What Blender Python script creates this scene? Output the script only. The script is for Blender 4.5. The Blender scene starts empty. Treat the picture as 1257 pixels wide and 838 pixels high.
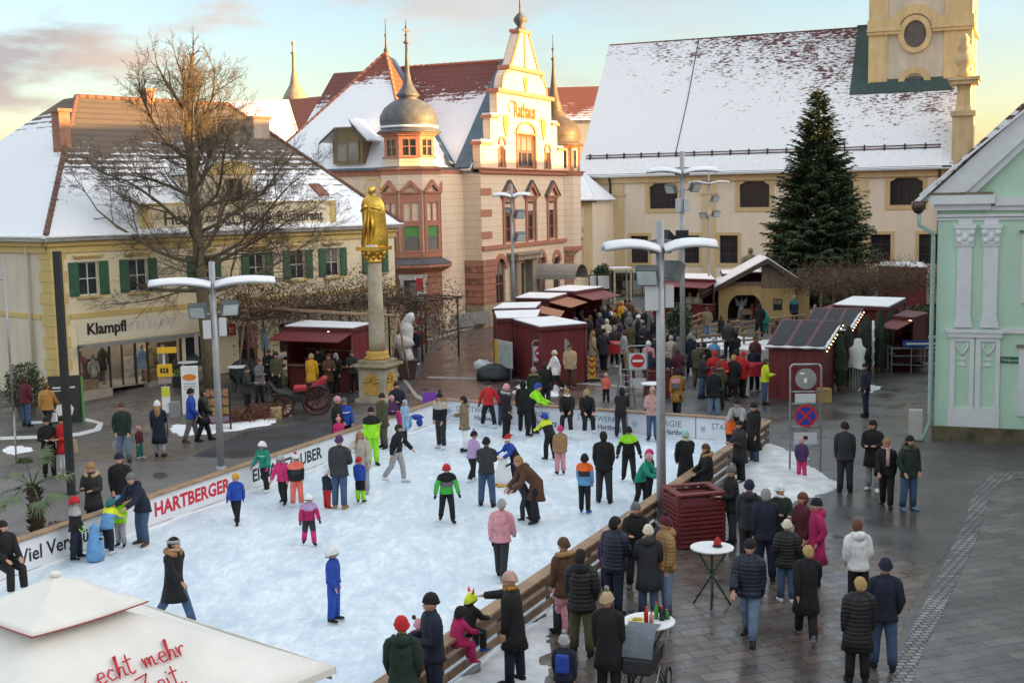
import bpy, bmesh, math, random
import numpy as np
from mathutils import Vector, Matrix, noise as mnoise
rnd = random.Random(7)
R = math.radians
PI = math.pi
scn = bpy.context.scene
COL = scn.collection
FPX, PITCH, CAMH, ROLL = 1500.0, .1155, 7.48, .019
cam = bpy.data.objects.new('camera', bpy.data.cameras.new('camera'))
COL.objects.link(cam)
cam.data.sensor_width = 36
cam.data.lens = FPX / 1257 * 36
cam.data.clip_end = 3000
cam.location = (0, 0, CAMH)
_cm = Matrix.Rotation(PI / 2 - PITCH, 3, 'X') @ Matrix.Rotation(-ROLL, 3, 'Z')
cam.rotation_euler = _cm.to_euler()
scn.camera = cam
HIGH_BOOST = (3.8, 2.95, 2.35, 1)  # added multiplier: brightens the upper sky, out of view, to fill the shade
CLOUD = 1.25
LOW_TINT = (.75, .80, 1.02, 1)
SUN_AZ, SUN_EL = 101.0, 5.2          # azimuth clockwise from +y
SKY_STRENGTH, SUN_STRENGTH, EXPOSURE = .13, 5.0, 1.95
scn.view_settings.view_transform = 'Standard'
scn.view_settings.look = 'None'
scn.view_settings.gamma = 1
scn.view_settings.exposure = EXPOSURE
W = bpy.data.worlds.new('World')
scn.world = W
W.use_nodes = True
sun = bpy.data.objects.new('sun', bpy.data.lights.new('sun', 'SUN'))
COL.objects.link(sun)
sun.data.energy = SUN_STRENGTH
sun.data.color = (1, .56, .17)
sun.data.angle = R(.5)
_d = Vector((math.sin(R(SUN_AZ)) * math.cos(R(SUN_EL)), math.cos(R(SUN_AZ)) * math.cos(R(SUN_EL)), math.sin(R(SUN_EL))))
sun.rotation_euler = _d.to_track_quat('Z', 'Y').to_euler()
def N(nt, typ, loc=None, **kw):
 n = nt.nodes.new(typ)
 for k, v in kw.items():
  if k in n.inputs:
   n.inputs[k].default_value = v
  else:
   setattr(n, k, v)
 return n
def build_world():
 nt = W.node_tree
 nt.nodes.clear()
 lk = nt.links.new
 out = N(nt, 'ShaderNodeOutputWorld')
 bg = N(nt, 'ShaderNodeBackground')
 bg.inputs['Strength'].default_value = SKY_STRENGTH
 sky = N(nt, 'ShaderNodeTexSky', sky_type='NISHITA', sun_disc=False)
 sky.sun_elevation = R(SUN_EL)
 sky.sun_rotation = R(SUN_AZ)
 sky.air_density = 1.0
 sky.dust_density = 1.0
 sky.ozone_density = 1.0
 tc = N(nt, 'ShaderNodeTexCoord')
 mp = N(nt, 'ShaderNodeMapping')
 mp.inputs['Scale'].default_value = (5.0, 5.0, 17.0)
 mp.inputs['Location'].default_value = (.45, .0, .55)
 mp.inputs['Rotation'].default_value = (0, 0, .15)
 lk(tc.outputs['Generated'], mp.inputs['Vector'])
 nz = N(nt, 'ShaderNodeTexNoise', Scale=1.0, Detail=7.0, Roughness=.56)
 lk(mp.outputs[0], nz.inputs['Vector'])
 cr = N(nt, 'ShaderNodeValToRGB')
 cr.color_ramp.elements[0].position = .45
 cr.color_ramp.elements[1].position = .57
 lk(nz.outputs['Fac'], cr.inputs[0])
 nz2 = N(nt, 'ShaderNodeTexNoise', Scale=.55, Detail=3.0)
 lk(mp.outputs[0], nz2.inputs['Vector'])
 cc = N(nt, 'ShaderNodeValToRGB')
 cc.color_ramp.elements[0].position = .38
 cc.color_ramp.elements[0].color = (.8, .68, .7, 1)
 cc.color_ramp.elements[1].position = .66
 cc.color_ramp.elements[1].color = (1.7, 1.2, .85, 1)
 lk(nz2.outputs['Fac'], cc.inputs[0])
 cs = N(nt, 'ShaderNodeVectorMath', operation='SCALE')
 cs.inputs['Scale'].default_value = CLOUD
 lk(cc.outputs[0], cs.inputs[0])
 tint = N(nt, 'ShaderNodeMix', data_type='RGBA', blend_type='MULTIPLY')
 tint.inputs[0].default_value = 1
 lk(sky.outputs[0], tint.inputs[6])
 sx = N(nt, 'ShaderNodeSeparateXYZ')
 lk(tc.outputs['Generated'], sx.inputs[0])
 hi = N(nt, 'ShaderNodeMapRange', interpolation_type='SMOOTHSTEP')
 hi.inputs[1].default_value = .2
 hi.inputs[2].default_value = .6
 lk(sx.outputs[2], hi.inputs[0])
 dome_tint = N(nt, 'ShaderNodeMix', data_type='RGBA')
 dome_tint.inputs[6].default_value = LOW_TINT
 dome_tint.inputs[7].default_value = HIGH_BOOST
 lk(hi.outputs[0], dome_tint.inputs[0])
 lk(dome_tint.outputs[2], tint.inputs[7])
 mr = N(nt, 'ShaderNodeMapRange')
 mr.inputs[1].default_value = .2
 mr.inputs[2].default_value = -.25
 mr.inputs[3].default_value = .1
 mr.inputs[4].default_value = .85
 lk(sx.outputs[0], mr.inputs[0])
 mu = N(nt, 'ShaderNodeMath', operation='MULTIPLY')
 lk(cr.outputs[0], mu.inputs[0])
 lk(mr.outputs[0], mu.inputs[1])
 mx = N(nt, 'ShaderNodeMix', data_type='RGBA')
 lk(mu.outputs[0], mx.inputs[0])
 lk(tint.outputs[2], mx.inputs[6])
 lk(cs.outputs[0], mx.inputs[7])
 lk(mx.outputs[2], bg.inputs[0])
 lk(bg.outputs[0], out.inputs[0])
build_world()
_cp, _sp, _cr, _sr = math.cos(PITCH), math.sin(PITCH), math.cos(ROLL), math.sin(ROLL)
def _ray(x, y):
 u, v = x - 628.5, y - 419
 u, v = _cr * u - _sr * v, _sr * u + _cr * v
 a, c = u / FPX, -v / FPX
 return Vector((a, _cp + c * _sp, -_sp + c * _cp))
def sstep(a, b, t):
 t = max(0, min(1, (t - a) / (b - a)))
 return t * t * (3 - 2 * t)
def T(x, y):
 """height of the ground: the pavement in front of the hotel rises gently"""
 return .45 * sstep(45, 53, y) * sstep(8.5, 13, -x)
def G(x, y, z=0):
 d = _ray(x, y)
 t = (z - CAMH) / d.z
 p = Vector((0, 0, CAMH)) + d * t
 for _ in range(8):
  h = T(p.x, p.y) + z
  p = Vector((0, 0, CAMH)) + d * ((h - CAMH) / d.z)
 return p
def Y(x, y, dep):
 d = _ray(x, y)
 return Vector((0, 0, CAMH)) + d * (dep / d.y)
class Fr:
 """a facade frame: origin o, u along azimuth az, y into the building"""
 def __init__(s, o, az):
  s.o = Vector((o[0], o[1], o[2] if len(o) > 2 else 0))
  s.az = az
  a = R(az)
  s.x = Vector((math.sin(a), math.cos(a), 0))
  s.y = Vector((-math.cos(a), math.sin(a), 0))
  s.rot = PI / 2 - a
 def uz(s, px, py, w=0):
  d = _ray(px, py)
  c = Vector((0, 0, CAMH)) - s.o
  t = (w - c.dot(s.y)) / d.dot(s.y)
  p = c + d * t
  return p.dot(s.x), p.z
 def loc(s, p):
  q = p - s.o
  return Vector((q.dot(s.x), q.dot(s.y), q.z))
 def pt(s, u, w, z):
  return s.o + s.x * u + s.y * w + Vector((0, 0, z))
MATS = {}
def mat(name, col, rough=.75, var=.12, scale=4.0, bump=.15, bscale=None, metal=0.0, spec=.5, emit=None, stretch=None, hue2=None, sheen=0):
 if name in MATS:
  return MATS[name]
 m = bpy.data.materials.new(name)
 m.use_nodes = True
 nt = m.node_tree
 b = nt.nodes['Principled BSDF']
 lk = nt.links.new
 b.inputs['Roughness'].default_value = rough
 b.inputs['Metallic'].default_value = metal
 b.inputs['Specular IOR Level'].default_value = spec
 if sheen:
  b.inputs['Sheen Weight'].default_value = sheen
 tc = N(nt, 'ShaderNodeTexCoord')
 vec = tc.outputs['Object']
 if stretch:
  mp = N(nt, 'ShaderNodeMapping')
  mp.inputs['Scale'].default_value = stretch
  lk(vec, mp.inputs[0])
  vec = mp.outputs[0]
 nz = N(nt, 'ShaderNodeTexNoise', Scale=scale, Detail=5.0, Roughness=.6)
 lk(vec, nz.inputs['Vector'])
 mx = N(nt, 'ShaderNodeMix', data_type='RGBA')
 c2 = hue2 if hue2 else tuple(min(1, c * (1 + var)) for c in col)
 c1 = tuple(c * (1 - var) for c in col)
 mx.inputs[6].default_value = (*c1, 1)
 mx.inputs[7].default_value = (*c2, 1)
 cr = N(nt, 'ShaderNodeMapRange')
 cr.inputs[1].default_value = .3
 cr.inputs[2].default_value = .7
 lk(nz.outputs['Fac'], cr.inputs[0])
 lk(cr.outputs[0], mx.inputs[0])
 lk(mx.outputs[2], b.inputs['Base Color'])
 if bump:
  bp = N(nt, 'ShaderNodeBump', Strength=bump, Distance=.02)
  nb = N(nt, 'ShaderNodeTexNoise', Scale=bscale or scale * 6, Detail=3.0)
  lk(vec, nb.inputs['Vector'])
  lk(nb.outputs['Fac'], bp.inputs['Height'])
  lk(bp.outputs[0], b.inputs['Normal'])
 if emit:
  b.inputs['Emission Color'].default_value = (*emit[0], 1)
  b.inputs['Emission Strength'].default_value = emit[1]
 MATS[name] = m
 return m
def srgb(r, g, b):
 f = lambda c: (c / 255 / 12.92) if c / 255 <= .04045 else ((c / 255 + .055) / 1.055) ** 2.4
 return (f(r), f(g), f(b))
class MB:
 def __init__(s):
  s.v, s.f, s.mi, s.sm = [], [], [], []
 def add(s, vs, fs, mi=0, smooth=False):
  o = len(s.v)
  s.v += [tuple(p) for p in vs]
  for f in fs:
   s.f.append([i + o for i in f])
   s.mi.append(mi)
   s.sm.append(smooth)
  return s
 def box(s, x0, x1, y0, y1, z0, z1, mi=0):
  vs = [(x, y, z) for z in (z0, z1) for y in (y0, y1) for x in (x0, x1)]
  return s.add(vs, [(0, 2, 3, 1), (4, 5, 7, 6), (0, 1, 5, 4), (2, 6, 7, 3), (0, 4, 6, 2), (1, 3, 7, 5)], mi)
 def cbox(s, c, d, rz=0, mi=0, tilt=None):
  m = Matrix.Rotation(rz, 3, 'Z')
  if tilt:
   m = m @ tilt
  vs = [Vector(c) + m @ Vector((x * d[0] / 2, y * d[1] / 2, z * d[2] / 2)) for z in (-1, 1) for y in (-1, 1) for x in (-1, 1)]
  return s.add(vs, [(0, 2, 3, 1), (4, 5, 7, 6), (0, 1, 5, 4), (2, 6, 7, 3), (0, 4, 6, 2), (1, 3, 7, 5)], mi)
 def poly(s, pts, mi=0):
  return s.add(pts, [list(range(len(pts)))], mi)
 def slab(s, pts, n, t, mi=0):
  """polygon pts extruded by vector n*t"""
  n = Vector(n) * t
  k = len(pts)
  vs = [Vector(p) for p in pts] + [Vector(p) + n for p in pts]
  fs = [list(range(k)), list(range(2 * k - 1, k - 1, -1))]
  fs += [(i, i + k, (i + 1) % k + k, (i + 1) % k) for i in range(k)]
  return s.add(vs, fs, mi)
 def prism(s, pts, y0, y1, mi=0):
  """(x,z) outline extruded along y"""
  return s.slab([(p[0], y0, p[1]) for p in pts], (0, 1, 0), y1 - y0, mi)
 def plan(s, pts, z0, z1, mi=0):
  return s.slab([(p[0], p[1], z0) for p in pts], (0, 0, 1), z1 - z0, mi)
 def tube(s, pts, rad, n=6, mi=0, cap=True, smooth=True, flat=1.0, ref=None):
  pts = [Vector(p) for p in pts]
  if not hasattr(rad, '__len__'):
   rad = [rad] * len(pts)
  vs, fs = [], []
  prev = None
  for i, p in enumerate(pts):
   a = pts[max(0, i - 1)]
   b = pts[min(len(pts) - 1, i + 1)]
   d = (b - a)
   d = d.normalized() if d.length > 1e-9 else Vector((0, 0, 1))
   r0 = prev if prev else (Vector(ref) if ref else (Vector((1, 0, 0)) if abs(d.x) < .8 else Vector((0, 1, 0))))
   u = (r0 - d * r0.dot(d)).normalized()
   w = d.cross(u)
   prev = u
   r = rad[i]
   ru, rw = (r if not hasattr(r, '__len__') else r[0]), (r * flat if not hasattr(r, '__len__') else r[1])
   for k in range(n):
    t = 2 * PI * k / n
    vs.append(p + u * math.cos(t) * ru + w * math.sin(t) * rw)
  for i in range(len(pts) - 1):
   for k in range(n):
    fs.append((i * n + k, i * n + (k + 1) % n, (i + 1) * n + (k + 1) % n, (i + 1) * n + k))
  s.add(vs, fs, mi, smooth)
  if cap:
   o = len(s.v) - len(vs)
   s.f.append([o + k for k in range(n)][::-1]); s.mi.append(mi); s.sm.append(False)
   s.f.append([o + (len(pts) - 1) * n + k for k in range(n)]); s.mi.append(mi); s.sm.append(False)
  return s
 def lathe(s, prof, n=16, c=(0, 0, 0), mi=0, smooth=True, sx=1, sy=1, rot0=0, a0=0, a1=2 * PI):
  vs, fs = [], []
  for r, z in prof:
   for k in range(n):
    t = 2 * PI * k / n + rot0
    vs.append((c[0] + math.cos(t) * r * sx, c[1] + math.sin(t) * r * sy, c[2] + z))
  for i in range(len(prof) - 1):
   for k in range(n):
    fs.append((i * n + k, i * n + (k + 1) % n, (i + 1) * n + (k + 1) % n, (i + 1) * n + k))
  s.add(vs, fs, mi, smooth)
  o = len(s.v) - len(vs)
  s.f.append([o + k for k in range(n)][::-1]); s.mi.append(mi); s.sm.append(False)
  s.f.append([o + (len(prof) - 1) * n + k for k in range(n)]); s.mi.append(mi); s.sm.append(False)
  return s
 def blob(s, c, r, n=8, m=6, mi=0, jit=0, seed=0):
  """r may be a 3-tuple"""
  rr = r if hasattr(r, '__len__') else (r, r, r)
  vs, fs = [], []
  q = random.Random(seed)
  for i in range(m + 1):
   ph = PI * i / m
   for k in range(n):
    t = 2 * PI * k / n
    j = 1 + q.uniform(-jit, jit)
    vs.append((c[0] + rr[0] * math.sin(ph) * math.cos(t) * j, c[1] + rr[1] * math.sin(ph) * math.sin(t) * j, c[2] + rr[2] * math.cos(ph) * j))
  for i in range(m):
   for k in range(n):
    fs.append((i * n + k, (i + 1) * n + k, (i + 1) * n + (k + 1) % n, i * n + (k + 1) % n))
  return s.add(vs, fs, mi, True)
 def build(s, name, mats, parent=None, loc=None, rot=None, bevel=0, autos=False):
  me = bpy.data.meshes.new(name)
  me.from_pydata(s.v, [], s.f)
  if not isinstance(mats, (list, tuple)):
   mats = [mats]
  for m in mats:
   me.materials.append(m)
  me.polygons.foreach_set('material_index', s.mi)
  me.polygons.foreach_set('use_smooth', s.sm)
  me.update()
  bm = bmesh.new()
  bm.from_mesh(me)
  bmesh.ops.remove_doubles(bm, verts=bm.verts, dist=1e-5)
  bmesh.ops.recalc_face_normals(bm, faces=bm.faces)
  if bevel:
   ed = [e for e in bm.edges if len(e.link_faces) == 2 and e.calc_face_angle(0) > .6]
   bmesh.ops.bevel(bm, geom=ed, offset=bevel, segments=2, affect='EDGES', profile=.6)
  bm.to_mesh(me)
  bm.free()
  o = bpy.data.objects.new(name, me)
  COL.objects.link(o)
  if parent:
   o.parent = parent
  if loc is not None:
   o.location = loc
  if rot is not None:
   o.rotation_euler = rot if hasattr(rot, '__len__') else (0, 0, rot)
  return o
def tag(o, label=None, cat=None, group=None, kind=None):
 if label: o['label'] = label
 if cat: o['category'] = cat
 if group: o['group'] = group
 if kind: o['kind'] = kind
 return o
def thing(name, label, cat, loc=(0, 0, 0), rz=0, group=None):
 o = bpy.data.objects.new(name, None)
 COL.objects.link(o)
 o.location = loc
 o.rotation_euler = (0, 0, rz)
 o.empty_display_size = .2
 return tag(o, label, cat, group)
def copy_tree(o, parent=None):
 c = o.copy()
 COL.objects.link(c)
 if parent:
  c.parent = parent
 for ch in list(o.children):
  copy_tree(ch, c)
 return c
def holes_wall(mb, u0, u1, z0, z1, y0, y1, holes, mi=0):
 """wall from u0..u1, z0..z1 with rectangular openings (ua,ub,za,zb)"""
 zs = sorted({z0, z1, *[min(max(h[2], z0), z1) for h in holes], *[min(max(h[3], z0), z1) for h in holes]})
 for a, b in zip(zs, zs[1:]):
  if b - a < 1e-4: continue
  cut = sorted((h[0], h[1]) for h in holes if h[2] < b - 1e-4 and h[3] > a + 1e-4)
  x = u0
  for c0, c1 in cut:
   if c0 > x + 1e-4:
    mb.box(x, c0, y0, y1, a, b, mi)
   x = max(x, c1)
  if x < u1 - 1e-4:
   mb.box(x, u1, y0, y1, a, b, mi)
def text(body, size, mt, parent, loc, rot, name='lettering', ext=.01, align='CENTER', shear=0, sx=1.0, spacing=1.0, off=0):
 cu = bpy.data.curves.new(name, 'FONT')
 cu.body = body
 cu.size = size
 cu.extrude = ext
 cu.align_x = align
 cu.align_y = 'CENTER'
 cu.shear = shear
 cu.space_character = spacing
 cu.offset = off
 cu.resolution_u = 2
 o = bpy.data.objects.new('tmp_text', cu)
 COL.objects.link(o)
 dg = bpy.context.evaluated_depsgraph_get()
 me = bpy.data.meshes.new_from_object(o.evaluated_get(dg))
 bpy.data.objects.remove(o)
 bpy.data.curves.remove(cu)
 me.materials.clear()
 me.materials.append(mt)
 for p in me.polygons:
  p.material_index = 0
 o = bpy.data.objects.new(name, me)
 COL.objects.link(o)
 o.parent = parent
 o.location = loc
 o.rotation_euler = rot
 o.scale = (sx, 1, 1)
 return o
# ============================================================ ground, ice, snow
def brick_mat(name, c1, c2, mortar, bw, bh, ms=.012, rough=(.25, .6), rot=0, vert=False, bump=.4, offset=.5, wet=1.5, dirt=.35):
 m = bpy.data.materials.new(name); m.use_nodes = True
 nt = m.node_tree; lk = nt.links.new; b = nt.nodes['Principled BSDF']
 tc = N(nt, 'ShaderNodeTexCoord'); mp = N(nt, 'ShaderNodeMapping'); mp.inputs['Rotation'].default_value = (-PI / 2 if vert else 0, 0, rot)
 lk(tc.outputs['Object'], mp.inputs[0])
 nzw = N(nt, 'ShaderNodeTexNoise', Scale=3.0, Detail=2.0)
 lk(mp.outputs[0], nzw.inputs['Vector'])
 ad = N(nt, 'ShaderNodeVectorMath', operation='MULTIPLY_ADD'); ad.inputs[1].default_value = (.03, .03, 0)
 lk(nzw.outputs['Color'], ad.inputs[0]); lk(mp.outputs[0], ad.inputs[2])
 br = N(nt, 'ShaderNodeTexBrick', Scale=1.0); br.offset = offset
 br.inputs['Brick Width'].default_value = bw; br.inputs['Row Height'].default_value = bh
 br.inputs['Mortar Size'].default_value = ms; br.inputs['Mortar Smooth'].default_value = .3; br.inputs['Bias'].default_value = 0
 br.inputs['Color1'].default_value = (*c1, 1); br.inputs['Color2'].default_value = (*c2, 1); br.inputs['Mortar'].default_value = (*mortar, 1)
 lk(ad.outputs[0], br.inputs['Vector'])
 nz = N(nt, 'ShaderNodeTexNoise', Scale=.5, Detail=6.0, Roughness=.65); lk(mp.outputs[0], nz.inputs['Vector'])
 mr = N(nt, 'ShaderNodeMapRange'); mr.inputs[1].default_value = .3; mr.inputs[2].default_value = .7
 mr.inputs[3].default_value = 1 - dirt; mr.inputs[4].default_value = 1 + dirt
 lk(nz.outputs['Fac'], mr.inputs[0])
 mx = N(nt, 'ShaderNodeVectorMath', operation='SCALE'); lk(br.outputs['Color'], mx.inputs[0]); lk(mr.outputs[0], mx.inputs['Scale'])
 lk(mx.outputs[0], b.inputs['Base Color'])
 nr = N(nt, 'ShaderNodeTexNoise', Scale=wet, Detail=5.0, Roughness=.7); lk(tc.outputs['Object'], nr.inputs['Vector'])
 rr = N(nt, 'ShaderNodeMapRange'); rr.inputs[1].default_value = .35; rr.inputs[2].default_value = .65
 rr.inputs[3].default_value = rough[0]; rr.inputs[4].default_value = rough[1]
 lk(nr.outputs['Fac'], rr.inputs[0]); lk(rr.outputs[0], b.inputs['Roughness'])
 bp = N(nt, 'ShaderNodeBump', Strength=bump, Distance=.01, invert=True); lk(br.outputs['Fac'], bp.inputs['Height'])
 lk(bp.outputs[0], b.inputs['Normal'])
 MATS[name] = m
 return m
def asphalt_mat(name, col, rough=(.22, .6), patch=.35):
 m = bpy.data.materials.new(name); m.use_nodes = True
 nt = m.node_tree; lk = nt.links.new; b = nt.nodes['Principled BSDF']
 tc = N(nt, 'ShaderNodeTexCoord')
 n1 = N(nt, 'ShaderNodeTexNoise', Scale=.35, Detail=7.0, Roughness=.62); lk(tc.outputs['Object'], n1.inputs['Vector'])
 n2 = N(nt, 'ShaderNodeTexNoise', Scale=40.0, Detail=2.0); lk(tc.outputs['Object'], n2.inputs['Vector'])
 mr = N(nt, 'ShaderNodeMapRange'); mr.inputs[1].default_value = .32; mr.inputs[2].default_value = .68
 mr.inputs[3].default_value = 1 - patch; mr.inputs[4].default_value = 1 + patch; lk(n1.outputs['Fac'], mr.inputs[0])
 m2 = N(nt, 'ShaderNodeMapRange'); m2.inputs[3].default_value = .7; m2.inputs[4].default_value = 1.3; lk(n2.outputs['Fac'], m2.inputs[0])
 mu = N(nt, 'ShaderNodeMath', operation='MULTIPLY'); lk(mr.outputs[0], mu.inputs[0]); lk(m2.outputs[0], mu.inputs[1])
 rgb = N(nt, 'ShaderNodeRGB'); rgb.outputs[0].default_value = (*col, 1)
 sc = N(nt, 'ShaderNodeVectorMath', operation='SCALE'); lk(rgb.outputs[0], sc.inputs[0]); lk(mu.outputs[0], sc.inputs['Scale'])
 lk(sc.outputs[0], b.inputs['Base Color'])
 n3 = N(nt, 'ShaderNodeTexNoise', Scale=.6, Detail=5.0, Roughness=.6); lk(tc.outputs['Object'], n3.inputs['Vector'])
 rr = N(nt, 'ShaderNodeMapRange'); rr.inputs[1].default_value = .38; rr.inputs[2].default_value = .62
 rr.inputs[3].default_value = rough[0]; rr.inputs[4].default_value = rough[1]; lk(n3.outputs['Fac'], rr.inputs[0]); lk(rr.outputs[0], b.inputs['Roughness'])
 bp = N(nt, 'ShaderNodeBump', Strength=.25, Distance=.006); lk(n2.outputs['Fac'], bp.inputs['Height']); lk(bp.outputs[0], b.inputs['Normal'])
 MATS[name] = m
 return m
ASPH = asphalt_mat('asphalt', (.088, .082, .078))
ASPH_D = asphalt_mat('asphalt_fresh', (.034, .036, .042), (.3, .6))
ASPH_L = asphalt_mat('asphalt_pale', (.125, .12, .118), (.3, .6), .25)
PAVER = brick_mat('pavers', (.085, .07, .063), (.155, .118, .1), (.03, .028, .027), .62, .31, .012, (.1, .45), R(-20), bump=.5, dirt=.5)
PAVER2 = brick_mat('pavers_right', (.105, .1, .1), (.17, .155, .15), (.045, .045, .045), .8, .3, .01, (.16, .5), R(-20), bump=.4, dirt=.4)
REDPAV = brick_mat('red_pavers', (.105, .062, .05), (.16, .1, .082), (.04, .035, .03), .24, .12, .012, (.14, .45), R(35), bump=.4, dirt=.4)
COBBLE = brick_mat('cobbles', (.15, .15, .15), (.27, .27, .265), (.05, .05, .05), .17, .13, .02, (.3, .6), R(0), bump=.9)
def ground():
 mb = MB()
 xs = sorted(set([-900, -300, -100, -50] + [-30 + i for i in range(0, 26)] + [0, 15, 40, 90, 300, 900]))
 ys = sorted(set([-60, 0, 20] + [40 + i for i in range(0, 20)] + [65, 80, 110, 200, 500, 1500]))
 vs = [(x, y, T(x, y)) for y in ys for x in xs]
 k = len(xs)
 mb.add(vs, [(j * k + i, j * k + i + 1, (j + 1) * k + i + 1, (j + 1) * k + i) for j in range(len(ys) - 1) for i in range(k - 1)], 0, True)
 tag(mb.build('ground', ASPH), kind='structure')
ground()
def sheet(name, pxs, m, h, kind='structure', sub=0, thick=0):
 """a thin laid surface; outline given as surveyed ground points"""
 mb = MB()
 pts = [(G(*p) if len(p) == 2 else Vector(p)) for p in pxs]
 if sub:
  q = []
  for i, p in enumerate(pts):
   n = pts[(i + 1) % len(pts)]
   for t in range(sub):
    q.append(p.lerp(n, t / sub))
  pts = q
 mb.slab([(p.x, p.y, T(p.x, p.y) - .01) for p in pts], (0, 0, 1), h + .01)
 o = mb.build(name, m)
 tag(o, kind=kind)
 return o
sheet('pavement', [(905, 610), (1010, 652), (1150, 690), (1110, 760), (1078, 900), (560, 1000), (580, 850), (760, 700)], PAVER, .004)
sheet('pavement_slabs', [(1262, 583), (1225, 592), (1206, 612), (1190, 660), (1150, 745), (1115, 800), (1090, 900), (1400, 900)], PAVER2, .004)
sheet('asphalt_path', [(905, 610), (1010, 652), (1150, 690), (1190, 655), (1205, 612), (1225, 590), (1262, 580), (1262, 560), (1000, 560)], asphalt_mat('asphalt_patch', (.078, .074, .072), (.2, .5), .3), .006)
def strip(name, left, right, m, h):
 mb = MB()
 n = 40
 def at(l, t):
  k = t * (len(l) - 1); i = min(int(k), len(l) - 2); return G(*l[i]).lerp(G(*l[i + 1]), k - i)
 vs = []
 for i in range(n + 1):
  for l in (left, right):
   p = at(l, i / n); vs.append((p.x, p.y, T(p.x, p.y) + h))
 mb.add(vs, [(2 * i, 2 * i + 1, 2 * i + 3, 2 * i + 2) for i in range(n)], 0, False)
 return tag(mb.build(name, m), kind='structure')
strip('cobble_strip', [(1262, 578), (1222, 580), (1198, 596), (1184, 640), (1140, 730), (1110, 790), (1070, 900)],
      [(1262, 586), (1232, 592), (1214, 612), (1200, 660), (1160, 745), (1132, 800), (1100, 900)], COBBLE, .012)
sheet('brick_paving', [(470, 560), (500, 480), (540, 425), (600, 398), (640, 380), (720, 370), (760, 400), (740, 470), (700, 500), (700, 540)], REDPAV, .004)
WHITE_LINE = mat('road_paint', (.55, .56, .56), .6, .2, 8)
strip('kerb_line', [(430, 447), (478, 447), (500, 468), (512, 484), (545, 500), (610, 513), (700, 516)], [(430, 449), (477, 450), (498, 471), (510, 488), (543, 505), (609, 517), (700, 519)], mat('kerb_stone', (.33, .32, .3), .6), .012)
strip('kerb_line', [(500, 424), (523, 416), (560, 406), (600, 396)], [(502, 427), (525, 419), (561, 409), (601, 398)], MATS['kerb_stone'], .012)
strip('road_marking', [(525, 462), (600, 464), (720, 470), (800, 476)], [(525, 464), (600, 466), (720, 472), (800, 478)], MATS['kerb_stone'], .010)
strip('road_marking', [(0, 536), (60, 534), (95, 531), (116, 526), (120, 520), (105, 517), (80, 518), (30, 521)], [(0, 540), (60, 538), (98, 535), (124, 528), (127, 519), (107, 513), (80, 514), (30, 518)], WHITE_LINE, .008)
sheet('road_patch', [(235, 560), (300, 530), (360, 522), (420, 512), (430, 530), (370, 552), (290, 563), (380, 552)][:7], ASPH_D, .006)
sheet('road', [(-20, 600), (60, 566), (200, 566), (400, 520), (470, 500), (480, 530), (330, 575), (160, 640), (40, 700), (-60, 720)], ASPH_L, .004)
sheet('road_edge', [(80, 548), (200, 540), (250, 548), (225, 566), (60, 566)], brick_mat('brown_pavers', (.1, .08, .066), (.14, .115, .095), (.05, .045, .04), .3, .15, .012), .006)
sheet('drain_cover', [(188, 582), (196, 579), (204, 581), (206, 585), (196, 588), (188, 586)], ASPH_D, .008)
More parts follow.
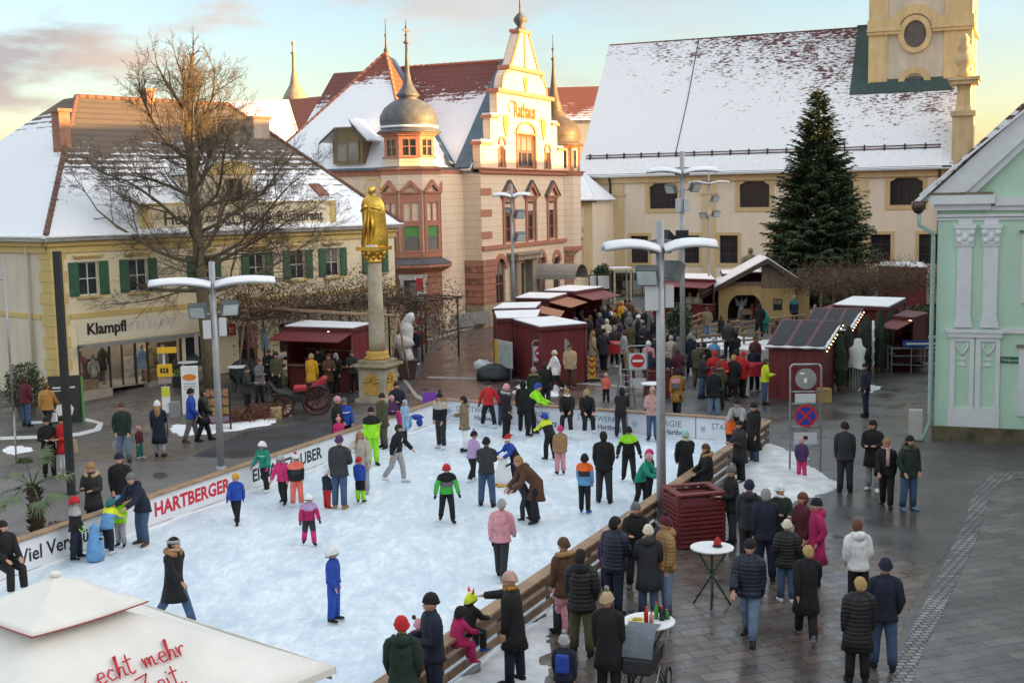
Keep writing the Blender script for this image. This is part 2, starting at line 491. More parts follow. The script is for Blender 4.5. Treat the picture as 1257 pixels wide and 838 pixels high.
def ice_mat():
 m = bpy.data.materials.new('ice'); m.use_nodes = True
 nt = m.node_tree; lk = nt.links.new; b = nt.nodes['Principled BSDF']
 tc = N(nt, 'ShaderNodeTexCoord')
 mp = N(nt, 'ShaderNodeMapping'); mp.inputs['Rotation'].default_value = (0, 0, .5); mp.inputs['Scale'].default_value = (1, .45, 1)
 lk(tc.outputs['Object'], mp.inputs[0])
 n1 = N(nt, 'ShaderNodeTexNoise', Scale=1.1, Detail=8.0, Roughness=.68, Distortion=1.0); lk(mp.outputs[0], n1.inputs['Vector'])
 n2 = N(nt, 'ShaderNodeTexNoise', Scale=5.0, Detail=6.0, Roughness=.7, Distortion=.8); lk(mp.outputs[0], n2.inputs['Vector'])
 ad = N(nt, 'ShaderNodeMath', operation='ADD'); lk(n1.outputs['Fac'], ad.inputs[0]); lk(n2.outputs['Fac'], ad.inputs[1])
 vm = N(nt, 'ShaderNodeTexNoise', Scale=.35, Detail=1.0); lk(tc.outputs['Object'], vm.inputs['Vector'])
 wv = N(nt, 'ShaderNodeTexWave', Scale=.9, Distortion=40.0, Detail=2.0); wv.inputs['Detail Scale'].default_value = .35
 lk(tc.outputs['Object'], wv.inputs['Vector'])
 wr = N(nt, 'ShaderNodeMapRange'); wr.inputs[1].default_value = .93; wr.inputs[2].default_value = 1.0; wr.inputs[3].default_value = 0; wr.inputs[4].default_value = .06
 lk(wv.outputs['Fac'], wr.inputs[0])
 a2 = N(nt, 'ShaderNodeMath', operation='ADD'); lk(ad.outputs[0], a2.inputs[0]); lk(wr.outputs[0], a2.inputs[1])
 for rz_, sc_, w_ in ((.5, (.9, 17, 1), .16), (-.35, (1.1, 22, 1), .13), (1.35, (.8, 15, 1), .12)):
  m3 = N(nt, 'ShaderNodeMapping'); m3.inputs['Rotation'].default_value = (0, 0, rz_); m3.inputs['Scale'].default_value = sc_; lk(tc.outputs['Object'], m3.inputs[0])
  n3 = N(nt, 'ShaderNodeTexNoise', Scale=1.0, Detail=2.0, Distortion=.6); lk(m3.outputs[0], n3.inputs['Vector'])
  r3 = N(nt, 'ShaderNodeMapRange'); r3.inputs[1].default_value = .6; r3.inputs[2].default_value = .72; r3.inputs[3].default_value = 0; r3.inputs[4].default_value = w_; lk(n3.outputs['Fac'], r3.inputs[0])
  a4 = N(nt, 'ShaderNodeMath', operation='ADD'); lk(a2.outputs[0], a4.inputs[0]); lk(r3.outputs[0], a4.inputs[1]); a2 = a4
 cr = N(nt, 'ShaderNodeValToRGB'); lk(a2.outputs[0], cr.inputs[0])
 e = cr.color_ramp.elements
 cr.color_ramp.elements[0].position = .0
 mr = N(nt, 'ShaderNodeMapRange'); mr.inputs[1].default_value = .72; mr.inputs[2].default_value = 1.3; lk(a2.outputs[0], mr.inputs[0]); lk(mr.outputs[0], cr.inputs[0])
 e[0].color = (.5, .6, .7, 1)
 e[1].color = (.86, .9, .94, 1)
 k = cr.color_ramp.elements.new(.45); k.color = (.62, .72, .82, 1)
 lk(cr.outputs[0], b.inputs['Base Color'])
 rr = N(nt, 'ShaderNodeMapRange'); rr.inputs[1].default_value = .75; rr.inputs[2].default_value = 1.2; rr.inputs[3].default_value = .3; rr.inputs[4].default_value = .75
 lk(a2.outputs[0], rr.inputs[0]); lk(rr.outputs[0], b.inputs['Roughness'])
 bp = N(nt, 'ShaderNodeBump', Strength=.5, Distance=.03); lk(a2.outputs[0], bp.inputs['Height']); lk(bp.outputs[0], b.inputs['Normal'])
 return m
RB, RC = Vector((-2.38, 41.34, 0)), Vector((7.65, 36.17, 0))          # far corners of the rink
RA = RB + (Vector((-10.17, 24.56, 0)) - RB) * 1.5                      # near left, beyond the frame
RD = RC + (Vector((-.5, 19.46, 0)) - RC) * 1.22
ICE_Z = .03
mb = MB()
mb.slab([(p.x, p.y, 0) for p in (RA, RD, RC, RB)], (0, 0, 1), ICE_Z)
tag(mb.build('ice', ice_mat()), kind='structure')
SNOW = mat('snow', (.8, .82, .86), .65, .06, 2.5, .5, 14)
SNOW_D = mat('trodden_snow', (.66, .68, .71), .7, .2, 2.2, .8, 9, hue2=(.84, .85, .87))
def snow_patch(pxs, h=.05, seed=0, m=None, label=None):
 """a low heap of snow with an irregular rim"""
 pts = [G(*p) for p in pxs]
 P2 = np.array([(p.x, p.y) for p in pts])
 lo, hi = P2.min(0) - .3, P2.max(0) + .3
 st = max(.07, float((hi - lo).max()) / 90)
 nx, ny = int((hi[0] - lo[0]) / st) + 1, int((hi[1] - lo[1]) / st) + 1
 hz = {}
 for j in range(ny):
  for i in range(nx):
   x, y = lo[0] + i * st, lo[1] + j * st
   ins, d = False, 9
   for k in range(len(P2)):
    a, b = P2[k], P2[(k + 1) % len(P2)]
    if (a[1] > y) != (b[1] > y) and x < (b[0] - a[0]) * (y - a[1]) / (b[1] - a[1]) + a[0]: ins = not ins
    ab = b - a; t = max(0, min(1, ((x - a[0]) * ab[0] + (y - a[1]) * ab[1]) / (ab @ ab)))
    d = min(d, math.hypot(x - a[0] - ab[0] * t, y - a[1] - ab[1] * t))
   s_ = d if ins else -d
   s_ += mnoise.noise(Vector((x * 1.3, y * 1.3, seed))) * .3 + mnoise.noise(Vector((x * 4, y * 4, seed))) * .12
   v = h * (1 - math.exp(-max(s_, 0) * 3.0)) * (1 + .5 * mnoise.noise(Vector((x * 2, y * 2, seed + 5))) + .3 * mnoise.noise(Vector((x * 6, y * 6, seed + 9))))
   hz[i, j] = (s_ > 0, (x, y, T(x, y) + .004 + (v if s_ > 0 else -.03)))
 mb = MB(); idx = {}; vs = []
 def vid(k):
  if k not in idx: idx[k] = len(vs); vs.append(hz[k][1])
  return idx[k]
 fs = []
 for j in range(ny - 1):
  for i in range(nx - 1):
   ks = [(i, j), (i + 1, j), (i + 1, j + 1), (i, j + 1)]
   if any(hz[k][0] for k in ks): fs.append([vid(k) for k in ks])
 mb.add(vs, fs, 0, True)
 o = mb.build('snow', m or SNOW)
 tag(o, kind='stuff', label=label or 'patch of snow lying on the ground of the square', cat='snow')
 return o
snow_patch([(905, 568), (930, 545), (960, 548), (985, 556), (1000, 572), (1030, 598), (1000, 612), (960, 618), (925, 618), (900, 600)], .13, 1, SNOW_D, 'trodden snow heap between rink fence and sign frame')
snow_patch([(548, 842), (600, 806), (668, 752), (700, 738), (706, 746), (676, 790), (660, 850)], .05, 2, SNOW_D, 'dirty snow along the near foot of the plank fence')
snow_patch([(206, 529), (216, 521), (262, 521), (300, 516), (338, 513), (346, 518), (300, 526), (262, 532), (225, 535)], .09, 3, SNOW, 'snow strip beside the road under the low red shrub')
snow_patch([(2, 552), (12, 548), (40, 548), (38, 553), (16, 558)], .09, 5, SNOW, 'snow patch inside the metal railing by the road')
snow_patch([(636, 472), (660, 468), (690, 476), (686, 486), (650, 490), (630, 484)], .14, 6, SNOW_D, 'snow heap at the front foot of the near red booth')
snow_patch([(1054, 478), (1062, 472), (1078, 474), (1076, 482), (1060, 484)], .12, 7, SNOW, 'small snow heap beside the white draped figure')
snow_patch([(840, 418), (900, 412), (960, 420), (940, 430), (870, 428)], .1, 8, SNOW_D, 'snow strip in front of the nativity hut')
q_ = random.Random(2)
for a_, b_, lb in ((RA, RB, 'scraped snow along the left banner'), (RB, RC, 'scraped snow along the far banner'), (RC, RD, 'scraped snow along the plank fence')):
 d_ = (b_ - a_).normalized(); n_ = Vector((d_.y, -d_.x, 0)); k_ = int((b_ - a_).length / .3); mb = MB()
 mb.tube([a_.lerp(b_, i / k_) + n_ * (.12 + .05 * math.sin(i * .9)) + Vector((0, 0, ICE_Z)) for i in range(k_ + 1)], [q_.uniform(.03, .13) for _ in range(k_ + 1)], 6, flat=.35, ref=tuple(n_))
 tag(mb.build('snow', SNOW), lb, 'snow', None, 'stuff')
# ============================================================ rink barriers
WOOD = mat('barrier_wood', (.30, .19, .11), .6, .3, 3, .3, 22, stretch=(1, 1, 1))
WOOD_D = mat('plank_wood', (.17, .105, .065), .6, .35, 3, .3, 20)
STEEL_D = mat('dark_steel', (.08, .085, .09), .45, .15, 6, .05, metal=.6)
BANNER = mat('banner_white', (.72, .75, .8), .35, .05, 2, .02)
INK = mat('ink_black', (.012, .012, .016), .5, 0, 1, 0)
INK_R = mat('ink_red', (.55, .015, .03), .5, 0, 1, 0)
INK_B = mat('ink_bluegrey', (.08, .13, .22), .5, 0, 1, 0)
INK_LB = mat('ink_lightblue', (.25, .42, .6), .5, 0, 1, 0)
def barrier(a, b, label, inner=1, h=.72, outside=False):
 d = (b - a); ln = d.length
 az = math.degrees(math.atan2(d.x, d.y))
 t = thing('rink_barrier', label, 'barrier', (a.x, a.y, 0), PI / 2 - R(az))
 for i in range(int(ln / 2) + 1):
  x = min(i * 2.0, ln - .04)
  mb = MB(); mb.box(x, x + .06, -.03 - inner * .06, .03 - inner * .06, 0, h - .03)
  mb.build('post', STEEL_D, t)
 mb = MB()
 x = 0
 while x < ln - .1:
  x1 = min(x + 3.0, ln)
  mb.box(x + .004, x1 - .004, -.13, .13, h, h + .05)
  x = x1
 mb.build('top_plank', WOOD, t, bevel=.008)
 if outside:
  for z in (.1, .32, .54):
   mb = MB(); x = 0
   while x < ln - .1:
    x1 = min(x + 2.0, ln); mb.box(x + .01, x1 - .01, .005, .04, z, z + .135); x = x1
   mb.build('plank', WOOD_D, t)
  MBk = MB(); MBk.box(0, ln, -.5, -.38, 0, .13); MBk.build('kerb_board', WOOD_D, t)
 return t, ln
bl, ln = barrier(RA, RB, 'long white banner barrier on the road side of the ice rink', inner=-1)
def ul(px, py):
 p = G(px, py, .4); return (p - RA).dot((RB - RA).normalized())
u0, u1, u2, u3 = ul(-30, 690), ul(152, 632), ul(470, 517), ln - .05
for ua, ub in ((u0, u1), (u1 + .03, u2), (u2 + .03, u3)):
 m_ = MB(); m_.box(ua, ub, -.052, -.044, .06, .70); bn = m_.build('banner', BANNER, bl)
 RX = (PI / 2, 0, 0)
 if ua == u0:
  text('Viel Vergnügen', .42, INK, bn, (ul(84, 664), -.054, .36), RX, ext=.001, sx=1.0, off=.008)
 elif ub == u2:
  text('HARTBERGER', .46, INK_R, bn, (ul(226, 608), -.054, .38), RX, ext=.001, off=.016)
  text('EISLAUFZAUBER', .46, INK, bn, (ul(346, 568), -.054, .38), RX, ext=.001, off=.013, sx=.98)
def flake(bn, u, z, s=.1, y=-.056):
 mk = MB()
 for k in range(3):
  a = k * PI / 3
  mk.cbox((u, y, z), (s * 2, .002, s * .16), 0, tilt=Matrix.Rotation(a, 3, 'Y'))
  for sg in (-1, 1):
   for bb in (-.6, .6):
    p = Vector((math.cos(a) * s * .6 * sg, 0, -math.sin(a) * s * .6 * sg))
    mk.cbox((u + p.x, y - .001, z + p.z), (s * .5, .002, s * .1), 0, tilt=Matrix.Rotation(a + bb, 3, 'Y'))
 mk.build('snowflake', INK_LB, bn)
flake(bn, u2 + 1.0, .36); flake(bn, u2 + 2.6, .36)
bb, ln = barrier(RB, RC, 'white banner barrier across the far end of the ice rink', inner=-1)
for i in range(5):
 ua, ub = i * ln / 5 + .02, (i + 1) * ln / 5 - .02
 m_ = MB(); m_.box(ua, ub, -.052, -.044, .05, .70); bn = m_.build('banner', BANNER, bb)
 big = 'STADTWERKE' if i % 2 == 0 else 'ENERGIE'
 flake(bn, ua + .22, .36, .12)
 text(big, .27, INK_B, bn, ((ua + ub) / 2 + .12, -.054, .45), (PI / 2, 0, 0), ext=.001, sx=.86 if i % 2 == 0 else 1.05)
 text('Hartberg', .22, INK_B, bn, ((ua + ub) / 2 + .5, -.054, .19), (PI / 2, 0, 0), ext=.001, off=.005)
br_, ln = barrier(RC, RD, 'brown plank fence with steel posts along the right of the rink', inner=1, outside=True)
# ============================================================ building materials
def plaster(name, col, stain=.18, lines=0, rough=.85):
 """rendered wall; lines = height of a course of scored joints"""
 m = bpy.data.materials.new(name); m.use_nodes = True
 nt = m.node_tree; lk = nt.links.new; b = nt.nodes['Principled BSDF']; b.inputs['Roughness'].default_value = rough
 tc = N(nt, 'ShaderNodeTexCoord')
 mp = N(nt, 'ShaderNodeMapping'); mp.inputs['Scale'].default_value = (1.2, 1.2, .35); lk(tc.outputs['Object'], mp.inputs[0])
 n1 = N(nt, 'ShaderNodeTexNoise', Scale=1.2, Detail=7.0, Roughness=.65); lk(mp.outputs[0], n1.inputs['Vector'])
 mr = N(nt, 'ShaderNodeMapRange'); mr.inputs[1].default_value = .3; mr.inputs[2].default_value = .7; mr.inputs[3].default_value = 1 - stain; mr.inputs[4].default_value = 1 + stain * .5
 lk(n1.outputs['Fac'], mr.inputs[0])
 rgb = N(nt, 'ShaderNodeRGB'); rgb.outputs[0].default_value = (*col, 1)
 sc = N(nt, 'ShaderNodeVectorMath', operation='SCALE'); lk(rgb.outputs[0], sc.inputs[0]); lk(mr.outputs[0], sc.inputs['Scale'])
 last = sc.outputs[0]
 if lines:
  sp = N(nt, 'ShaderNodeSeparateXYZ'); lk(tc.outputs['Object'], sp.inputs[0])
  dv = N(nt, 'ShaderNodeMath', operation='DIVIDE'); dv.inputs[1].default_value = lines; lk(sp.outputs[2], dv.inputs[0])
  fr = N(nt, 'ShaderNodeMath', operation='FRACT'); lk(dv.outputs[0], fr.inputs[0])
  lt = N(nt, 'ShaderNodeMath', operation='LESS_THAN'); lt.inputs[1].default_value = .07; lk(fr.outputs[0], lt.inputs[0])
  mx = N(nt, 'ShaderNodeMix', data_type='RGBA'); lk(lt.outputs[0], mx.inputs[0]); lk(last, mx.inputs[6])
  s2 = N(nt, 'ShaderNodeVectorMath', operation='SCALE'); s2.inputs['Scale'].default_value = .72; lk(last, s2.inputs[0]); lk(s2.outputs[0], mx.inputs[7])
  last = mx.outputs[2]
 lk(last, b.inputs['Base Color'])
 nb = N(nt, 'ShaderNodeTexNoise', Scale=30.0, Detail=2.0); lk(tc.outputs['Object'], nb.inputs['Vector'])
 bp = N(nt, 'ShaderNodeBump', Strength=.15, Distance=.02); lk(nb.outputs['Fac'], bp.inputs['Height']); lk(bp.outputs[0], b.inputs['Normal'])
 MATS[name] = m
 return m
def roof_mat(name, tile, tile2, zc, zr, wn=1.0, ws=.35, course=.28, k=1.0, nscale=.9, xk=0.0, x0=0.0, stretch=(1, 1, 1.6), fleck=1.6, fs=3.0):
 """tiles partly under snow: snow lies where  k*(zc-z)/zr + noise + course stripes  is positive (z = height up the roof)"""
 m = bpy.data.materials.new(name); m.use_nodes = True
 nt = m.node_tree; lk = nt.links.new; b = nt.nodes['Principled BSDF']
 tc = N(nt, 'ShaderNodeTexCoord'); sp = N(nt, 'ShaderNodeSeparateXYZ'); lk(tc.outputs['Object'], sp.inputs[0])
 def math_(op, a, c):
  n = N(nt, 'ShaderNodeMath', operation=op)
  for i, v in enumerate((a, c)):
   if isinstance(v, (int, float)): n.inputs[i].default_value = v
   else: lk(v, n.inputs[i])
  return n.outputs[0]
 grad = math_('MULTIPLY', math_('SUBTRACT', zc, sp.outputs[2]), k / zr)
 if xk:
  grad = math_('ADD', grad, math_('MULTIPLY', math_('SUBTRACT', sp.outputs[0], x0), xk))
 mp = N(nt, 'ShaderNodeMapping'); mp.inputs['Scale'].default_value = stretch; lk(tc.outputs['Object'], mp.inputs[0])
 n1 = N(nt, 'ShaderNodeTexNoise', Scale=nscale, Detail=8.0, Roughness=.68); lk(mp.outputs[0], n1.inputs['Vector'])
 s = math_('ADD', grad, math_('MULTIPLY', math_('SUBTRACT', n1.outputs['Fac'], .5), wn * 4))
 fr = math_('FRACT', math_('DIVIDE', sp.outputs[2], course), 0)
 s = math_('ADD', s, math_('MULTIPLY', math_('SUBTRACT', .5, fr), ws))
 n3 = N(nt, 'ShaderNodeTexNoise', Scale=fs, Detail=3.0, Roughness=.6); n3m = N(nt, 'ShaderNodeMapping'); n3m.inputs['Scale'].default_value = (1.2, 1.2, 5); lk(tc.outputs['Object'], n3m.inputs[0]); lk(n3m.outputs[0], n3.inputs['Vector'])
 s = math_('ADD', s, math_('MULTIPLY', math_('SUBTRACT', n3.outputs['Fac'], .5), wn * fleck))
 mr = N(nt, 'ShaderNodeMapRange'); mr.inputs[1].default_value = -.06; mr.inputs[2].default_value = .06; lk(s, mr.inputs[0])
 n2 = N(nt, 'ShaderNodeTexNoise', Scale=2.5, Detail=6.0, Roughness=.7); lk(tc.outputs['Object'], n2.inputs['Vector'])
 tm = N(nt, 'ShaderNodeMix', data_type='RGBA'); tm.inputs[6].default_value = (*tile, 1); tm.inputs[7].default_value = (*tile2, 1); lk(n2.outputs['Fac'], tm.inputs[0])
 dk = N(nt, 'ShaderNodeMapRange'); dk.inputs[1].default_value = 0; dk.inputs[2].default_value = .35; dk.inputs[3].default_value = .6; dk.inputs[4].default_value = 1.0; lk(fr, dk.inputs[0])
 ts = N(nt, 'ShaderNodeVectorMath', operation='SCALE'); lk(tm.outputs[2], ts.inputs[0]); lk(dk.outputs[0], ts.inputs['Scale'])
 mx = N(nt, 'ShaderNodeMix', data_type='RGBA'); lk(mr.outputs[0], mx.inputs[0]); lk(ts.outputs[0], mx.inputs[6]); mx.inputs[7].default_value = (.8, .82, .87, 1)
 lk(mx.outputs[2], b.inputs['Base Color']); b.inputs['Roughness'].default_value = .75
 h = math_('ADD', math_('MULTIPLY', mr.outputs[0], 1.0), math_('MULTIPLY', fr, .5))
 bp = N(nt, 'ShaderNodeBump', Strength=.5, Distance=.05); lk(h, bp.inputs['Height']); lk(bp.outputs[0], b.inputs['Normal'])
 MATS[name] = m
 return m
def glass_mat(name, col=(.02, .024, .03), rough=.08):
 m = bpy.data.materials.new(name); m.use_nodes = True
 nt = m.node_tree; lk = nt.links.new; b = nt.nodes['Principled BSDF']
 tc = N(nt, 'ShaderNodeTexCoord'); n = N(nt, 'ShaderNodeTexNoise', Scale=.8, Detail=2.0); lk(tc.outputs['Object'], n.inputs['Vector'])
 mx = N(nt, 'ShaderNodeMix', data_type='RGBA'); mx.inputs[6].default_value = (*[c * .5 for c in col], 1); mx.inputs[7].default_value = (*[c * 2 for c in col], 1)
 lk(n.outputs['Fac'], mx.inputs[0]); lk(mx.outputs[2], b.inputs['Base Color']); b.inputs['Roughness'].default_value = rough
 bp = N(nt, 'ShaderNodeBump', Strength=.06, Distance=.05); lk(n.outputs['Fac'], bp.inputs['Height']); lk(bp.outputs[0], b.inputs['Normal'])
 MATS[name] = m
 return m
GLASS = glass_mat('window_glass')
GLASS_W = glass_mat('curtained_glass', (.16, .15, .14), .15)
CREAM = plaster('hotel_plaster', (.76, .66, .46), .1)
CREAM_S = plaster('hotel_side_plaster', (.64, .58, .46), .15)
OCHRE = plaster('ochre_trim', (.62, .46, .18), .1)
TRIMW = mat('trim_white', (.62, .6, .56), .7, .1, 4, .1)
RATW = plaster('townhall_plaster', (.78, .62, .46), .1, .42)
RED_ST = mat('townhall_red_trim', (.44, .185, .12), .8, .18, 5, .2)
RED_BR = brick_mat('townhall_rustication', (.36, .16, .1), (.44, .2, .13), (.2, .09, .06), 1.1, .36, .03, (.7, .9), vert=True, bump=.9, dirt=.15)
STONE_W = mat('base_stone', (.34, .28, .2), .85, .2, 2, .4)
CHURCH = plaster('church_plaster', (.86, .73, .59), .08)
CHURCH_Y = plaster('church_yellow', (.72, .56, .33), .12)
TOWER_Y = plaster('tower_yellow', (.66, .50, .27), .22)
TOWER_W = plaster('tower_white', (.62, .55, .45), .22)
COPPER = mat('green_copper', (.03, .062, .058), .55, .25, 2, .15)
LEAD = mat('lead_dome', (.10, .102, .11), .55, .3, 3, .25, metal=.0)
METAL_B = mat('blue_sheet_metal', (.10, .15, .2), .4, .2, 2, .15, metal=.5)
DARKW = mat('dark_wood', (.07, .045, .03), .7, .25, 4, .3)
WINF_R = mat('window_frame_redbrown', (.24, .085, .05), .6, .15, 5, .1)
WINF_W = mat('window_frame_white', (.6, .58, .54), .6, .1, 5, .1)
SHUT = mat('shutter_green', (.03, .11, .06), .55, .2, 6, .3, 40)
MINT = plaster('mint_plaster', (.49, .70, .57), .12)
MINT_W = mat('mint_trim_white', (.68, .71, .74), .75, .07, 3, .15)
PLINTH = mat('mossy_plinth', (.3, .25, .15), .9, .35, 1.5, .8, 6, hue2=(.06, .06, .035))
GUTTER = mat('gutter_brown', (.09, .06, .05), .4, .2, 5, .1, metal=.6)
ZINC = mat('zinc', (.33, .35, .36), .4, .15, 4, .1, metal=.7)
GOLD = mat('gilding', (.72, .44, .08), .32, .25, 6, .35, 10, metal=.9)
wrnd = random.Random(5)
def snow_lip(parent, a, b, r=.09):
 a, b = Vector(a), Vector(b); k = int((b - a).length / .25); q = random.Random(k)
 mb = MB(); mb.tube([a.lerp(b, i / k) for i in range(k + 1)], [r * q.uniform(.55, 1.25) for _ in range(k + 1)], 6, flat=.8); mb.build('snow_lip', SNOW, parent)
def window(parent, u0, u1, z0, z1, y=.1, nv=1, nh=1, fm=None, gm=None, fw=.06, name='window'):
 """frame with mullions, recessed at depth y; pane a sub-part"""
 mb = MB()
 a, b, c, d = u0, u1, z0, z1
 for box in ((a, a + fw, c, d), (b - fw, b, c, d), (a + fw, b - fw, c, c + fw), (a + fw, b - fw, d - fw, d)):
  mb.box(box[0], box[1], y, y + .07, box[2], box[3])
 for i in range(1, nv + 1):
  x = a + (b - a) * i / (nv + 1)
  mb.box(x - fw * .45, x + fw * .45, y + .004, y + .066, c + fw, d - fw)
 for i in range(1, nh + 1):
  z = c + (d - c) * i / (nh + 1)
  mb.box(a + fw, b - fw, y + .008, y + .062, z - fw * .4, z + fw * .4)
 w = mb.build(name, fm or WINF_W, parent)
 if gm in (None, GLASS) and wrnd.random() < .4:
  k_ = wrnd.choice((.3, .45, 1.0)); mb = MB(); mb.box(a + fw * .6, b - fw * .6, y + .026, y + .0295, d - fw - (d - c - 2 * fw) * k_, d - fw); mb.build('curtain', GLASS_W, w)
 mb = MB(); mb.box(a + fw * .5, b - fw * .5, y + .03, y + .045, c + fw * .5, d - fw * .5)
 mb.build('pane', gm or GLASS, w)
 return w
def each(parent, name, m, *boxes):
 for b in boxes: part(parent, name, m, b)
def part(parent, name, m, *boxes, bevel=0):
 mb = MB()
 for b in boxes: mb.box(*b)
 return mb.build(name, m, parent, bevel=bevel)
# ============================================================ hotel with the fashion shop, on the left
HF = Fr((-17.25, 45.92), 40.8)
hotel = thing('hotel_building', 'pale yellow hotel with green shutters and a clothes shop on the ground floor', 'building', HF.o, HF.rot)
HL, HE = 17.8, 6.42
WU = [1.53, 3.70, 5.9, 8.0 - .1, 9.6, 11.8, 13.85, 16.5]
WU = [1.53, 3.70, 6.8, 9.55, 11.8, 13.85, 16.5]
holes = [(u - .42, u + .42, 4.12, 5.42) for u in WU] + [(.88, 5.52, .0, 2.2), (5.72, 7.0, .4, 2.25), (8.4, 9.4, .3, 2.3), (10.6, 11.6, .9, 2.2)]
mb = MB(); holes_wall(mb, 0, HL, 0, 6.05, 0, .35, holes); mb.build('front_wall', CREAM, hotel)
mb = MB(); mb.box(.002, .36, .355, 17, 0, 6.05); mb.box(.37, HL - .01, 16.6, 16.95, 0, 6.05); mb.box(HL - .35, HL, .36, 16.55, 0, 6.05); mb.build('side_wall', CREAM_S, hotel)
mb = MB()
for i in range(14): mb.box(-.035, .62 if i % 2 else .5, -.035, -.002, .1 + i * .42, .1 + i * .42 + .4); mb.box(-.035, -.002, 0, .9 if i % 2 else .7, .1 + i * .42, .1 + i * .42 + .4)
mb.build('corner_quoins', OCHRE, hotel)
part(hotel, 'string_course', OCHRE, (.65, HL, -.04, -.002, 3.28, 3.46), (-.04, -.002, .95, 16.9, 3.28, 3.46))
part(hotel, 'cornice', OCHRE, (-.06, HL + .05, -.08, -.002, 5.80, 6.05), (-.16, HL + .1, -.2, .2, 6.06, 6.22), (-.08, -.003, .21, 16.9, 5.8, 6.05), (-.2, .2, .22, 16.9, 6.06, 6.22))
part(hotel, 'gutter', ZINC, (-.34, HL + .2, -.38, -.22, 6.24, 6.36), (-.36, -.22, -.2, 17, 6.24, 6.36))
RL, RRr, RW, RZ = 6.2, 14.5, 8.2, 12.35
ROOF_H = roof_mat('hotel_roof_front', (.085, .065, .05), (.14, .105, .08), 9.1, 4.2, .34, .45, .27, 1.2, .5, fleck=3.0, fs=2.2)
ROOF_HS = roof_mat('hotel_roof_side', (.1, .07, .06), (.16, .1, .08), 11.4, 2.2, .22, .5, .27, 1.2, .9)
mb = MB(); mb.slab([(-.3, -.3, 6.34), (HL + .3, -.3, 6.34), (RRr, RW, RZ), (RL, RW, RZ)], (0, -.7, .7), .08); rf = mb.build('roof', ROOF_H, hotel)
mb = MB(); mb.slab([(-.3, 17, 6.34), (-.3, -.3, 6.34), (RL, RW, RZ), (RL, RW + 1, RZ)], (-.7, 0, .7), .08); mb.build('roof', ROOF_HS, hotel)
mb = MB(); mb.slab([(HL + .3, -.3, 6.34), (HL + .3, 17, 6.34), (RRr, RW + 1, RZ), (RRr, RW, RZ)], (.7, 0, .7), .08); mb.slab([(-.3, 17, 6.34), (HL + .3, 17, 6.34), (RRr, RW + 1, RZ), (RL, RW + 1, RZ)], (0, .7, .7), .08); mb.build('roof', ROOF_HS, hotel)
snow_lip(hotel, (-.3, -.36, 6.42), (HL + .3, -.36, 6.42)); snow_lip(hotel, (-.36, -.3, 6.42), (-.36, 16.9, 6.42))
RIDGE = mat('ridge_tiles', (.15, .075, .055), .8, .25, 6, .5, 12)
mb = MB()
def ridge_line(p, q):
 p, q = Vector(p), Vector(q); n = int((q - p).length / .42)
 for i in range(n):
  a, b = p.lerp(q, i / n), p.lerp(q, (i + .96) / n)
  mb.tube([a, b], [.1, .12], 6)
ridge_line((-.3, -.3, 6.45), (RL, RW, RZ + .1)); ridge_line((RL, RW, RZ + .12), (RRr, RW, RZ + .12)); ridge_line((HL + .3, -.3, 6.45), (RRr, RW, RZ + .1))
mb.build('ridge_tiles', RIDGE, hotel)
BRICK = brick_mat('chimney_brick', (.36, .15, .1), (.42, .2, .13), (.3, .22, .18), .25, .08, .012, (.8, .9), vert=True, bump=.3)
BRICK2 = plaster('chimney_plaster', (.36, .3, .26), .25)
def on_roof(u, w): return 6.34 + (RZ - 6.34) * min((w + .3) / (RW + .3), (u + .3) / (RL + .3))
for (px, py, w, a, m_) in ((74, 138, 5.0, .25, BRICK), (316, 147, 6.0, .48, BRICK2), (181, 124, 8.2, .2, BRICK)):
 u, zt_ = HF.uz(px, py, w); z = on_roof(u, w); h = max(.5, zt_ - z)
 c = part(hotel, 'chimney', m_, (u - a, u + a, w - .3, w + .3, z - .8, z + h))
 part(c, 'cap', BRICK, (u - a - .08, u + a + .08, w - .38, w + .38, z + h + .002, z + h + .14))
for (u, w) in ((1.0, 7.0), (14.9, 2.0)):
 z = on_roof(u, w)
 if u < 2: c = (u, w, z + .12); mb = MB(); mb.cbox(c, (.7, .55, .12), 0, tilt=Matrix.Rotation(-.75, 3, 'Y')); mb.build('skylight', WINF_R, hotel)
 else: mb = MB(); mb.cbox((u, w, z + .14), (.62, .9, .12), 0, tilt=Matrix.Rotation(.62, 3, 'X')); mb.build('skylight', WINF_R, hotel)
su0, su1 = 3.9, 14.1
part(hotel, 'sign_wall', CREAM, (su0, su1, -.06, .3, 6.37, 7.52))
part(hotel, 'sign_wall_coping', OCHRE, (su0 - .05, su1 + .05, -.1, .34, 7.522, 7.6), (su0, su0 + .35, -.085, -.062, 6.38, 7.52), (su1 - .35, su1, -.085, -.062, 6.38, 7.52))
SIGNTXT = mat('sign_letters', (.06, .055, .05), .6, .1, 3, 0)
SIGNTXT2 = mat('sign_letters_blue', (.07, .08, .13), .6, .1, 3, 0)
for s_, u_, z_, sz, mt_ in (('Hotel', 5.75, 6.95, .78, SIGNTXT), ('zur', 7.25, 6.95, .5, SIGNTXT), ('Die', 8.75, 7.32, .34, SIGNTXT2), ('SONNE', 9.15, 6.85, .82, SIGNTXT2), ('Restaurant', 12.0, 6.93, .66, SIGNTXT)):
 text(s_, sz, mt_, hotel, (u_, -.075, z_), (PI / 2, 0, 0), ext=.012, off=.008, sx=.9)
dm = part(hotel, 'dormer', CREAM, (7.5, 9.5, -.02, 3.2, 7.62, 8.75))
mb = MB(); mb.prism([(7.3, 8.76), (9.7, 8.76), (9.62, 9.0), (9.2, 9.25), (8.5, 9.36), (7.8, 9.25), (7.38, 9.0)], -.08, .25); mb.build('dormer_gable', OCHRE, dm)
